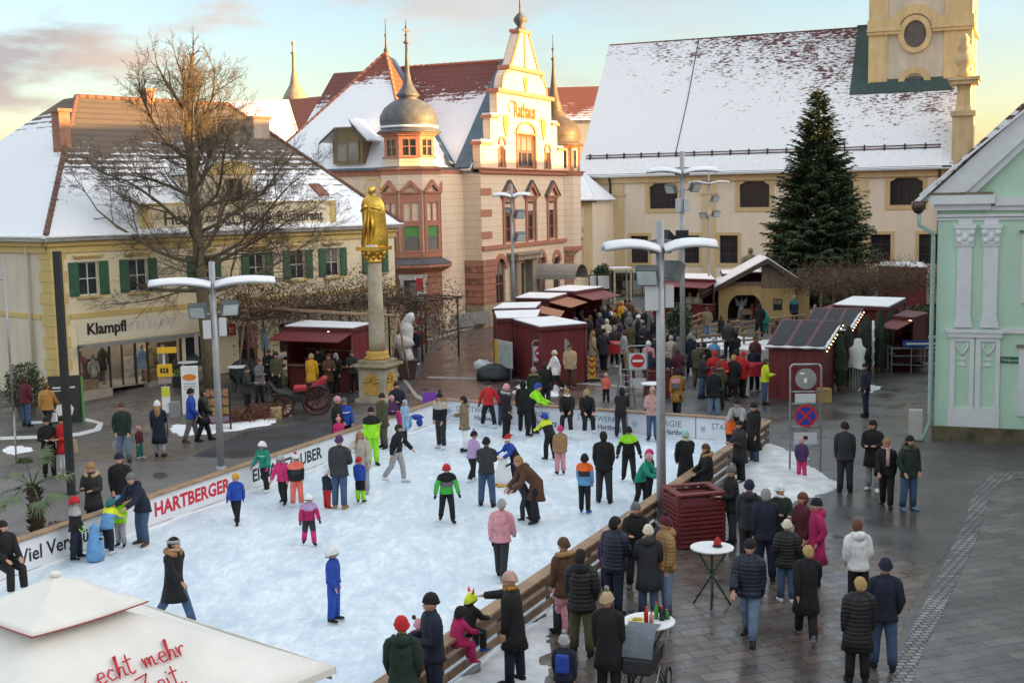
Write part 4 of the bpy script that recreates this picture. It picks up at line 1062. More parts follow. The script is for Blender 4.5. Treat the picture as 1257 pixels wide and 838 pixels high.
mb.prism([(cx_ - 3.5, 13.9), (cx_ + 3.5, 13.9), (cx_ + 2.3, 15.5), (cx_ + .8, 17.7), (cx_ - .8, 17.7), (cx_ - 2.3, 15.5)], .51, .56)
mb.build('verge_flashing', METAL_B, th)
mb = MB(); mb.lathe([(.12, 0), (.16, .2), (.07, .4), (.05, 1.0), (.1, 1.1), (.04, 1.2), (.02, 2.1)], 8, tuple(p1l)); mb.build('ridge_finial', LEAD, th)
mb = MB(); ridge_line(p1l + Vector((0, 0, .08)), TF.loc(eT2)); ridge_line(p1l + Vector((0, 0, .08)), TF.loc(eL)); mb.build('ridge_tiles', RED_ST, th); mb = MB(); ridge_line(Vector((cx_, .6, 16.2)), Vector((cx_, 10, 16.2))); mb.build('ridge_tiles', RED_ST, th); mb = MB(); ridge_line(p1l + Vector((0, 0, .08)), Vector((cx_, 9.6, p1l.z + .08))); mb.build('ridge_tiles', RED_ST, th)
dp = Y(428, 222, 71.4); dl = TF.loc(Vector((dp.x, dp.y, 0)))
de = bpy.data.objects.new('dormer', None)
wloc = math.atan2(-wd.y, -wd.x)           # world angle of the wing's run (left to right)
def dpart(name, m_, fn, parent=None, bevel=0):
 mb = MB(); fn(mb); o = mb.build(name, m_, th if parent is None else parent)
 if parent is None:
  o.location = dl; o.rotation_euler = (0, 0, wloc - TF.rot)
 return o
OLIVE = mat('dormer_wood', (.2, .15, .08), .7, .15, 5, .2)
dd = dpart('dormer', OLIVE, lambda mb: (mb.box(-.95, .95, .0, 4, 9.7, 11.0)))
dpart('dormer_gable', OLIVE, lambda mb: mb.prism([(-.95, 11.0), (.95, 11.0), (.35, 11.9), (-.35, 11.9)], -.05, .1), dd)
def droof(mb):
 mb.slab([(-1.5, -.5, 10.95), (-1.5, 4.5, 10.95), (-.05, 4.5, 12.25), (-.05, .0, 12.25)], (-.6, 0, .8), .1); mb.slab([(.05, .0, 12.25), (.05, 4.5, 12.25), (1.5, 4.5, 10.95), (1.5, -.5, 10.95)], (.6, 0, .8), .1)
 mb.slab([(-.05, .0, 12.3), (.05, .0, 12.3), (.55, -.5, 11.75), (-.55, -.5, 11.75)], (0, -.6, .8), .06)
dpart('dormer_roof', SNOW, droof, dd)
dpart('dormer_bargeboard', DARKW, lambda mb: mb.slab([(-1.52, -.56, 10.8), (-1.52, -.5, 10.95), (-.5, -.5, 11.78), (-.5, -.56, 11.62)], (0, -1, 0), .08), dd)
dpart('dormer_bargeboard', DARKW, lambda mb: (mb.slab([(1.52, -.56, 10.8), (1.52, -.5, 10.95), (.5, -.5, 11.78), (.5, -.56, 11.62)], (0, -1, 0), .08)), dd)
wdn = dpart('dormer_window', OLIVE, lambda mb: (mb.box(-.75, -.66, -.08, -.01, 9.85, 11.3), mb.box(-.05, .05, -.08, -.01, 9.85, 11.3), mb.box(.66, .75, -.08, -.01, 9.85, 11.3), mb.box(-.66, .66, -.07, -.01, 10.9, 10.97)), dd)
dpart('dormer_pane', GLASS_W, lambda mb: mb.box(-.66, .66, -.04, -.02, 9.85, 11.3), dd)
rc = Vector((14.2, 1.1, 0))
def ro(mb, prof, n=8, sm=False): mb.lathe(prof, n, tuple(rc), 0, sm, rot0=PI / 8)
mb = MB(); ro(mb, [(1.75, 4.0), (1.75, 9.0)]); ro(mb, [(1.62, 9.36), (1.62, 10.95)]); ro(mb, [(.2, 2.6), (1.7, 3.9)]); mb.build('turret_wall', RATW, th)
mb = MB(); ro(mb, [(1.85, 3.9), (1.85, 4.2)]); mb.build('turret_cornice', RED_ST, th); mb = MB(); ro(mb, [(1.8, 9.0), (1.9, 9.3)]); mb.build('turret_cornice', RED_ST, th); mb = MB(); ro(mb, [(1.75, 10.9), (1.95, 11.05)]);
for k in range(8):
 t_ = PI / 4 * k + PI / 8
 mb.cbox((rc.x + 1.62 * math.cos(t_), rc.y + 1.62 * math.sin(t_), 10.1), (.22, .22, 1.6), t_)
mb.build('turret_cornice', RED_ST, th)
mb = MB(); ro(mb, [(2.05, 11.06), (1.95, 11.2), (1.72, 11.35), (1.85, 11.7), (1.8, 12.1), (1.5, 12.6), (1.0, 12.95), (.75, 13.1), (.8, 13.3), (.55, 13.5), (.62, 13.6), (.4, 14.2), (.2, 15.2), (.1, 16.2), (.07, 16.8)], 16, True); mb.lathe([(.07, 16.8), (.16, 16.95), (.05, 17.1), (.05, 17.5), (.12, 17.6), (.03, 17.75), (.02, 18.6)], 8, tuple(rc)); mb.build('turret_dome', mat('bronze_dome', (.11, .08, .055), .55, .25, 3, .2, metal=.1), th)
for k in range(-2, 3):
 t_ = -PI / 2 + PI / 4 * k
 mb = MB(); mb.cbox((rc.x + 1.5 * math.cos(t_), rc.y + 1.5 * math.sin(t_), 10.15), (.06, .5, 1.2), t_); w = mb.build('turret_window', GLASS, th)
# ============================================================ parish church with its tower
CF = Fr((6.5, 108), 113.2)
ch = thing('church', 'long cream church with a huge snowy roof and yellow bell tower', 'building', CF.o, CF.rot)
CL = 30.4; CE = 9.45
cw = [(7.25, 1), (15.05, 1), (22.0, 1), (27.1, 1)]
cd = [5.1, 9.6, 12.9, 17.4, 20.9, 25.2, 28.9]
RWz = lambda w: CE + (w + .6) * (21.4 - CE) / 9.1
holes = [(u - 1.25, u + 1.25, 6.45, 8.6) for u, _ in cw] + [(u - .78, u + .78, 1.8, 4.15) for u in cd]
mb = MB(); holes_wall(mb, 0, CL, 0, CE - .3, 0, .6, holes); mb.build('front_wall', CHURCH, ch)
mb = MB(); mb.box(.0, .6, .61, 17, 0, CE - .3); mb.prism([(0, 0), (0, 0)], 0, 0) if False else None
mb.slab([(.0, .61, CE - .3), (.0, 17, CE - .3), (.0, 8.5, 21.0)], (1, 0, 0), .5); mb.box(CL - .6, CL, .61, 17, 0, CE - .3); mb.slab([(CL, .61, CE - .3), (CL, 17, CE - .3), (CL, 8.5, 21.0)], (-1, 0, 0), .5); mb.build('side_wall', CHURCH, ch)
part(ch, 'cornice', CHURCH_Y, (-.1, CL + .1, -.25, -.002, CE - .75, CE - .32), (-.2, CL + .2, -.5, .3, CE - .31, CE - .12))
mb = MB(); mb.tube([(-.4, -.75, CE - .08), (CL + .1, -.75, CE - .08)], .13, 6); mb.build('gutter', GUTTER, ch)
mb = MB(); mb.tube([(2.55, -.6, CE - .2), (2.55, -.15, CE - .9), (2.55, -.15, .2)], .1, 6); mb.build('downpipe', GUTTER, ch)
mb = MB(); mb.tube([(CL - .8, -.6, CE - .2), (CL - .8, -.15, CE - .9), (CL - .8, -.15, .2)], .1, 6); mb.build('downpipe', GUTTER, ch)
ROOF_CH = roof_mat('church_roof', (.16, .05, .045), (.09, .035, .035), 22.7, 6.0, .2, .05, .35, .26, .5, xk=-.013, x0=8, stretch=(1, 1, 1), fleck=7.0, fs=2.0)
mb = MB(); mb.slab([(-.3, -.8, RWz(-.8)), (CL + .2, -.8, RWz(-.8)), (CL + .2, 4.3, RWz(4.3)), (22.4, 4.3, RWz(4.3)), (22.4, 8.5, RWz(8.5)), (-.3, 8.5, RWz(8.5))], (0, -.75, .66), .12); mb.build('roof', ROOF_CH, ch)
mb = MB(); mb.slab([(-.3, 17.5, RWz(-.8)), (CL + .2, 17.5, RWz(-.8)), (CL + .2, 8.5, RWz(8.5)), (-.3, 8.5, RWz(8.5))], (0, .75, .66), .12); mb.build('roof', ROOF_CH, ch)
mb = MB(); ridge_line((-.3, 8.5, RWz(8.5) + .1), (22.4, 8.5, RWz(8.5) + .1)); mb.build('ridge_tiles', RIDGE, ch)
mb = MB(); mb.slab([(-.3, -.82, RWz(-.82) + .14), (CL - .6, -.82, RWz(-.82) + .14), (CL - .6, .25, RWz(.25) + .14), (-.3, .25, RWz(.25) + .14)], (0, -.75, .66), .1); mb.build('eaves_snow', SNOW, ch)
mb = MB()
u = 0.5
while u < CL - 1:
 mb.box(u, u + .12, .25, .45, RWz(.3) + .1, RWz(.3) + .65); u += 1.55
mb.tube([(.2, .32, RWz(.3) + .5), (CL - .8, .32, RWz(.3) + .5)], .05, 5); mb.tube([(.2, .32, RWz(.3) + .28), (CL - .8, .32, RWz(.3) + .28)], .05, 5)
mb.build('snow_guard', GUTTER, ch)
mb = MB(); mb.tube([(8.2, .4, RWz(.4) + .22), (8.3, 4, RWz(4) + .22), (8.2, 8.4, RWz(8.4) + .22)], .04, 5); mb.build('lightning_rod', GUTTER, ch)
mb = MB(); mb.slab([(22.1, 3.9, RWz(3.9) + .15), (23.6, 3.9, RWz(3.9) + .15), (23.6, 8.6, RWz(8.6) + .15), (22.1, 8.6, RWz(8.6) + .15)], (0, -.75, .66), .1)
mb.slab([(23.61, 3.9, RWz(3.9) + .15), (CL - .3, 3.9, RWz(3.9) + .15), (CL - .3, 4.7, RWz(4.7) + .25), (23.61, 4.7, RWz(4.7) + .25)], (0, -.75, .66), .1); mb.build('copper_flashing', COPPER, ch)
part(ch, 'copper_wall', COPPER, (22.05, 23.5, 8.3, 8.5, 16, 21.7))
FRM = plaster('church_frame', (.68, .5, .26), .06)
for u, _ in cw:
 w = window(ch, u - 1.25, u + 1.25, 6.45, 8.6, .3, 3, 2, DARKW, glass_mat('leaded_glass', (.018, .016, .022), .25) if 'leaded_glass' not in MATS else MATS['leaded_glass'], .05)
 mb = MB(); mb.box(u - 1.6, u + 1.6, -.06, -.003, 6.1, 6.44); mb.box(u - 1.6, u - 1.25, -.06, -.003, 6.441, 8.6); mb.box(u + 1.25, u + 1.6, -.06, -.003, 6.441, 8.6)
 o_ = [(u + x, z) for x, z in ((-1.6, 8.1), (-1.6, 8.35), (-1.1, 8.75), (-.9, 9.0), (.9, 9.0), (1.1, 8.75), (1.6, 8.35), (1.6, 8.1))]
 i_ = [(u + x, z) for x, z in ((-1.25, 8.1), (-1.25, 8.3), (-.95, 8.45), (-.75, 8.62), (.75, 8.62), (.95, 8.45), (1.25, 8.3), (1.25, 8.1))]
 for k in range(7): mb.prism([o_[k], o_[k + 1], i_[k + 1], i_[k]], -.062, -.004)
 for s in (-1, 1): mb.prism([(u + s * 1.25, 8.3), (u + s * 1.25, 8.6), (u + s * .75, 8.6), (u + s * .95, 8.45)], .02, .3)
 mb.build('surround', FRM, w)
for u in cd:
 w = window(ch, u - .78, u + .78, 1.8, 4.15, .25, 1, 2, DARKW, MATS['leaded_glass'], .05)
 mb = MB()
 for b in ((u - 1.05, u + 1.05, 4.151, 4.4), (u - 1.05, u + 1.05, 1.55, 1.8)): mb.box(b[0], b[1], -.05, -.003, b[2], b[3])
 mb.box(u - 1.05, u - .78, -.05, -.003, 1.801, 4.15); mb.box(u + .78, u + 1.05, -.05, -.003, 1.801, 4.15); mb.build('surround', FRM, w)
for u in (3.2, 11.2, 18.6, 23.6):
 part(ch, 'pilaster', CHURCH_Y, (u - .55, u + .55, -.12, -.003, 0, 7.6), (u - .7, u + .7, -.2, -.003, 7.61, 7.8), (u - .55, u + .55, -.12, -.003, 7.81, 8.65))
 part(ch, 'pilaster_snow', SNOW, (u - .7, u + .7, -.2, -.01, 7.802, 7.83)) if False else None
TW, TE, TY = 23.5, 31.5, 4.5
part(ch, 'tower_wall', TOWER_W, (TW + .1, TE - .1, TY + .12, TY + 8, 10, 33))
part(ch, 'tower_pilaster', TOWER_Y, (TW, TW + 1.5, TY - .02, TY + .118, 13, 33), (TE - 2.1, TE, TY - .02, TY + .118, 13, 33), (TE - .098, TE, TY + .12, TY + 2, 10, 33), (TE - .098, TE, TY + 6, TY + 8, 10, 33))
mb = MB()
for a, b in ((TW - .1, TW + 1.6 + .9), (TE - 2.2 - 0.8, TE + .15)):
 mb = MB(); mb.box(a, b, TY - .2, TY + .1, 20.3, 20.55); mb.box(a - .04, b + .04, TY - .3, TY + .1, 20.56, 20.75); mb.box(a, b, TY - .2, TY + .1, 20.76, 21.5); mb.build('tower_moulding', TOWER_Y, ch)
mb = MB(); mb.box(TE - .06, TE + .2, TY + .11, TY + 8, 20.35, 20.72); mb.build('tower_moulding', TOWER_Y, ch)
tcx = (TW + TE) / 2 - .35
mb = MB(); arch(mb, tcx, 20.6, 2.0, .75, TY - .1, TY + .1, 14); mb.build('window_arch', TOWER_Y, ch)
mb = MB()
N_ = 20
for k in range(N_):
 a, b = 2 * PI * k / N_, 2 * PI * (k + 1) / N_
 mb.prism([(tcx + 1.3 * math.cos(a), 20.2 + 1.5 * math.sin(a)), (tcx + 1.3 * math.cos(b), 20.2 + 1.5 * math.sin(b)), (tcx + .88 * math.cos(b), 20.2 + 1.1 * math.sin(b)), (tcx + .88 * math.cos(a), 20.2 + 1.1 * math.sin(a))], TY - .13, TY + .1)
w = mb.build('oval_window', TOWER_Y, ch)
mb = MB(); mb.prism([(tcx + .9 * math.cos(2 * PI * k / 24), 20.2 + 1.12 * math.sin(2 * PI * k / 24)) for k in range(24)], TY + .06, TY + .11); mb.box(tcx - .05, tcx + .05, TY + .03, TY + .058, 19.1, 21.3); mb.build('pane', glass_mat('louvre', (.09, .075, .07), .5), w)
mb = MB(); arch(mb, tcx, 16.3, 1.3, .5, TY - .06, TY + .1, 10, 1.0); mb.build('lower_arch', TOWER_Y, ch)
mb = MB(); mb.prism([(tcx + .8 * math.cos(t), 16.2 + .7 * math.sin(t)) for t in np.linspace(0, PI, 10)], TY + .05, TY + .11); mb.build('lower_window', MATS['louvre'], ch)
mb = MB(); mb.box(CL + .05, CL + 1.6, -.5, 1.6, 0, 13.2); mb.box(CL - .1, CL + 1.75, -.65, 1.7, 9.3, 9.7); mb.box(CL - .1, CL + 1.75, -.65, 1.7, 13.21, 13.6)
mb.lathe([(.9, 13.61), (.75, 14.0), (.65, 15.2), (.8, 15.6)], 4, (CL + .8, .5, 0), 0, False, rot0=PI / 4); mb.box(CL - .2, CL + 1.85, -.6, 1.6, 15.62, 15.9); mb.box(CL - .35, CL + 2.0, -.75, 1.75, 15.91, 16.15)
mb.lathe([(.3, 16.16), (.6, 16.4), (.35, 16.8), (.75, 17.3), (.8, 17.8), (.4, 18.1), (.55, 18.4), (.3, 18.8), (.35, 19.1), (.1, 19.5)], 10, (CL + .8, .5, 0)); mb.build('gable_pier', plaster('pier_stone', (.58, .44, .26), .3), ch)
ax_ = thing('sacristy', 'low cream annex with a snowy roof between town hall and church', 'building', CF.pt(-1.6, -5.6, 0), CF.rot)
AL = 4.4
mb = MB(); holes_wall(mb, -6, AL, 0, 7.2, 0, .4, [(2.05, 3.3, 1.8, 4.1)]); mb.box(AL - .4, AL, .41, 5.5, 0, 7.2); mb.build('wall', CHURCH, ax_)
part(ax_, 'pilaster', CHURCH_Y, (.3, 1.0, -.1, -.003, 0, 6.8), (AL - .7, AL - .0, -.1, -.003, 0, 6.8), (-.2, AL, -.12, -.003, 6.81, 7.2))
w = window(ax_, 2.05, 3.3, 1.8, 4.1, .25, 1, 2, DARKW, MATS['leaded_glass'], .05)
part(w, 'surround', FRM, (1.8, 2.05, -.05, -.003, 1.6, 4.3), (3.3, 3.55, -.05, -.003, 1.6, 4.3))
mb = MB(); arch(mb, 2.68, 4.7, .95, .2, -.08); mb.build('niche_arch', FRM, ax_)
mb = MB(); mb.slab([(-6, -.5, 7.25), (AL + .4, -.5, 7.25), (AL - 2.2, 4, 9.6), (-6, 4, 9.6)], (0, -.5, .8), .12); mb.build('roof', SNOW, ax_)
mb = MB(); mb.slab([(AL + .4, -.5, 7.25), (AL + .4, 5, 7.25), (AL - 2.2, 4, 9.6)], (.7, 0, .7), .1); mb.build('roof', ROOF_CH, ax_)
part(ax_, 'eaves', GUTTER, (-6, AL + .5, -.62, -.4, 7.12, 7.26))
# ============================================================ mint green building on the right
GF = Fr((12.72, 36.43), 110)
gb = thing('mint_building', 'mint green building with white pilasters and pediment at the right edge', 'building', GF.o, GF.rot)
GL = 11.0; ap = GL / 2
part(gb, 'wall', MINT, (0, GL, 0, 11.5, .45, 7.02))
mb = MB(); mb.prism([(.1, 7.03), (GL - .1, 7.03), (ap, 12.3)], .05, .4); mb.build('pediment', MINT, gb)
part(gb, 'plinth', PLINTH, (-.06, GL + .06, -.07, 11.6, -.05, .448))
part(gb, 'cornice', MINT_W, (-.05, GL + .05, -.10, -.003, 6.72, 6.8), (-.02, GL, -.05, -.003, 6.62, 6.7), (-.12, 1.45, -.2, -.003, 6.92, 7.1), (-.22, 1.55, -.34, .05, 7.101, 7.36), (1.46, GL + .1, -.12, -.003, 6.9, 7.04), (1.56, GL + .2, -.2, .04, 7.041, 7.3))
part(gb, 'cornice_tiles', mat('old_tiles', (.2, .15, .1), .85, .3, 6, .5, 14), (-.2, 1.5, -.33, .04, 7.362, 7.44))
sl = (12.6 - 7.2) / (ap + .6)
mb = MB()
for s in (-1, 1):
 f = lambda u: (ap + s * u)
 mb.prism([(f(ap + .35), 7.25), (f(0), 12.75), (f(0), 12.05), (f(ap - .55), 7.25)], -.3, .06)
 mb.prism([(f(ap - .5), 7.25), (f(0), 12.1), (f(0), 11.85), (f(ap - .85), 7.25)], -.16, .055)
mb.build('raking_cornice', MINT_W, gb)
GROOF = roof_mat('mint_roof', (.16, .06, .055), (.1, .05, .05), 9.5, 6, .3, .3, .3, .5, .8)
mb = MB()
for s in (-1, 1):
 mb.slab([(ap + s * (ap + .62), -.45, 7.1), (ap, -.45, 12.86), (ap, 12, 12.86), (ap + s * (ap + .62), 12, 7.1)], (s * .7, 0, .7), .12)
mb.build('roof', GROOF, gb)
mb = MB(); mb.slab([(-.5, -.46, 7.36), (ap * .5, -.46, 10.1), (ap * .5, -.3, 10.1), (-.5, -.3, 7.36)], (-.7, 0, .7), .06); mb.build('roof_edge_snow', SNOW, gb)
mb = MB(); mb.tube([(-.62, -.5, 7.12), (-.62, 12, 7.12)], .1, 8); mb.lathe([(.1, 6.85), (.2, 7.0), (.2, 7.2)], 8, (-.55, -.35, 0)); mb.build('gutter', GUTTER, gb)
mb = MB(); mb.tube([(-.55, -.35, 6.9), (-.52, -.34, 6.5), (-.14, -.2, 6.25), (-.12, -.16, 6.1), (-.12, -.16, .6), (-.3, -.2, .1), (-.5, -.25, .04)], .065, 8); mb.build('downpipe', mat('mint_pipe', (.3, .44, .4), .5, .1, 4, .05), gb)
def pil(x0):
 mb = MB()
 mb.box(x0 - .06, x0 + .46, -.1, -.003, 3.46, 3.62); mb.box(x0 - .02, x0 + .42, -.09, -.003, 3.621, 3.75); mb.box(x0, x0 + .4, -.07, -.003, 3.751, 5.86)
 mb.box(x0 - .04, x0 + .44, -.1, -.003, 5.861, 5.92); mb.prism([(x0 - .02, 5.921), (x0 + .42, 5.921), (x0 + .48, 6.38), (x0 - .08, 6.38)], -.12, -.003); mb.box(x0 - .1, x0 + .5, -.16, -.003, 6.381, 6.5); mb.box(x0, x0 + .4, -.06, -.003, 6.501, 6.62)
 for s in (0, 1): mb.blob((x0 + .02 + .36 * s, -.12, 6.26), (.1, .06, .1)); mb.blob((x0 + .05 + .3 * s, -.12, 6.02), (.07, .05, .07))
 mb.blob((x0 + .2, -.12, 6.12), (.08, .06, .12))
 mb.build('pilaster', MINT_W, gb)
 mb = MB(); mb.box(x0 - .15, x0 + .0, -.05, -.003, 1.05, 3.15); mb.box(x0 + .4, x0 + .53, -.05, -.003, 1.05, 3.15); mb.box(x0, x0 + .4, -.05, -.003, 3.04, 3.15)
 mb.build('panel_frame', MINT_W, gb)
 mb = MB()
 for s in (-1, 1): mb.tube([(x0 + .2 + s * .14, -.015, 2.98), (x0 + .2 + s * .15, -.02, 2.85), (x0 + .2 + s * .06, -.02, 2.72), (x0 + .2, -.02, 2.6)], .03, 5)
 for z in (2.58, 2.4): mb.prism([(x0 + .2 - .12, z - .1), (x0 + .2, z + .06), (x0 + .2 + .12, z - .1)], -.03, -.003)
 mb.build('drop_ornament', MINT_W, gb)
pil(.56); pil(1.28)
part(gb, 'panel_base', MINT_W, (.38, 1.83, -.055, -.003, .46, 1.049))
part(gb, 'string_course', MINT_W, (.34, 1.86, -.1, -.003, 3.16, 3.3), (.3, 1.9, -.14, -.003, 3.301, 3.4), (1.9, GL, -.07, -.003, 3.3, 3.44))
for u in (3.1, 5.5, 7.9):
 for z0, z1 in ((.95, 2.75), (4.3, 6.1)):
  w = window(gb, u - .5, u + .5, z0, z1, -.045, 1, 1, WINF_W, GLASS, .07)
  part(w, 'surround', MINT_W, (u - .78, u - .5, -.06, -.003, z0 - .1, z1 + .15), (u + .5, u + .78, -.06, -.003, z0 - .1, z1 + .15), (u - .5, u + .5, -.06, -.003, z1, z1 + .15), (u - .5, u + .5, -.06, -.003, z0 - .1, z0))
  part(w, 'hood', mat('hood_brown', (.2, .17, .14), .7, .2, 4, .1), (u - .85, u + .85, -.14, -.003, z1 + .152, z1 + .22))
sg = part(gb, 'street_sign', mat('sign_green', (.005, .12, .06), .4, .05, 3, 0), (1.74, 2.42, -.04, -.01, 2.42, 2.60))
text('Hofgasse', .13, TRIMW, sg, (2.08, -.042, 2.51), (PI / 2, 0, 0), ext=.001, sx=.95)
mb = MB(); mb.box(-.72, -.32, -.28, -.05, .02, .95); tag(mb.build('meter_box', mat('box_grey', (.42, .42, .4), .6, .1, 3, .05), None, GF.o, GF.rot, bevel=.015), 'grey cabinet standing at the foot of the mint green house', 'cabinet')
# ============================================================ houses beyond
def house(name, label, o, az, L, Dp, he, hr, wallm, roofm, hip=0, windows=0):
 f = Fr(o, az); t = thing(name, label, 'building', f.o, f.rot)
 part(t, 'wall', wallm, (0, L, 0, Dp, 0, he))
 mb = MB(); hp = hip
 mb.slab([(-.4, -.4, he), (L + .4, -.4, he), (L - hp, Dp / 2, hr), (hp, Dp / 2, hr)], (0, -.7, .7), .1); mb.slab([(-.4, Dp + .4, he), (L + .4, Dp + .4, he), (L - hp, Dp / 2, hr), (hp, Dp / 2, hr)], (0, .7, .7), .1)
 if hp: mb.slab([(-.4, -.4, he), (-.4, Dp + .4, he), (hp, Dp / 2, hr)], (-.7, 0, .7), .1); mb.slab([(L + .4, -.4, he), (L + .4, Dp + .4, he), (L - hp, Dp / 2, hr)], (.7, 0, .7), .1)
 else: mb.slab([(0, 0, he), (0, Dp, he), (0, Dp / 2, hr - .1)], (1, 0, 0), .3); mb.slab([(L, 0, he), (L, Dp, he), (L, Dp / 2, hr - .1)], (-1, 0, 0), .3)
 mb.build('roof', roofm, t)
 for k in range(windows):
  u = L * (k + .5) / windows
  for z0 in np.arange(1.2, he - 1.8, 3.2):
   window(t, u - .5, u + .5, z0, z0 + 1.5, -.06, 1, 1, WINF_W, GLASS, .07)
 return t, f
RROOF = roof_mat('red_roof_far', (.32, .085, .045), (.22, .06, .04), 9.5, 6, .4, .3, .3, .9, .35)
RROOF2 = roof_mat('red_roof_snowy', (.3, .085, .05), (.2, .06, .04), 17.0, 5, .3, .3, .3, 1.1, .5)
a_, b_ = Y(312, 200, 112), Y(428, 200, 104)
house('house', 'distant house with a plain red tiled roof behind the hotel', (a_.x - 6, a_.y + 2, 0), math.degrees(math.atan2((b_ - a_).x, (b_ - a_).y)), 22, 14, 10, Y(320, 122, 114).z, OCHRE, RROOF)
a_, b_ = Y(215, 200, 90), Y(330, 200, 88)
house('house', 'house with a snow covered red roof just behind the hotel chimney', (a_.x, a_.y, 0), 92, 7.2, 12, 9.5, Y(300, 122, 94).z, CREAM_S, RROOF2)
a_ = Y(655, 140, 140)
house('house', 'snowy roof showing between the small turret and the church', (a_.x, a_.y, 0), 95, 16, 12, Y(655, 150, 140).z, Y(655, 109, 146).z, CREAM_S, RROOF2)
sp_ = Y(362, 118, 130)
t = thing('church_spire', 'slender pale spire rising above the red roof in the distance', 'spire', (sp_.x, sp_.y, 0))
zb, zt = sp_.z, Y(361, 50, 130).z
mb = MB(); mb.box(-1.2, 1.2, -1.2, 1.2, 0, zb - 1); mb.build('turret', OCHRE, t)
mb = MB(); mb.lathe([(1.5, zb - 1), (1.2, zb), (.5, zb + 1.2), (.22, zb + 2.6), (.15, zb + 4.2), (.3, zb + 4.4), (.1, zb + 4.6), (.08, zb + 5.2), (.22, zb + 5.4), (.05, zb + 5.6), (.03, zt)], 8); mb.build('spire', mat('spire_copper', (.3, .24, .17), .6, .2, 3, .1), t)
HS1 = plaster('plaster_pink', (.55, .4, .34), .12); HS2 = plaster('plaster_white', (.62, .6, .56), .12); HS3 = plaster('plaster_sand', (.58, .47, .33), .12)  # unseen east row, added and sized to keep low sun off the square
for i, (o, az, L, Dp, he, hr, m_, lb) in enumerate((
  ((27.0, 58, 0), 183, 18, 12, 11.2, 15.6, HS1, 'pink plastered townhouse behind the mint building on the east side'),
  ((31.8, 75.5, 0), 184, 18.0, 12, 9.6, 13.2, HS2, 'white plastered townhouse further along the east side of the square'),
  ((40.5, 96, 0), 184, 22, 12, 9.8, 13.4, HS3, 'sand coloured townhouse at the north end of the east side'),
  ((18.8, 33.6, 0), 185, 25, 12, 9.5, 13.5, HS3, 'sand coloured townhouse on the east side close to the camera'),
  ((17.0, 9.5, 0), 182, 24, 12, 9.8, 13.6, HS2, 'white plastered townhouse on the east side behind the camera'))):
 house('townhouse', lb, o, az, L, Dp, he, hr, m_, GROOF, 0, 4)
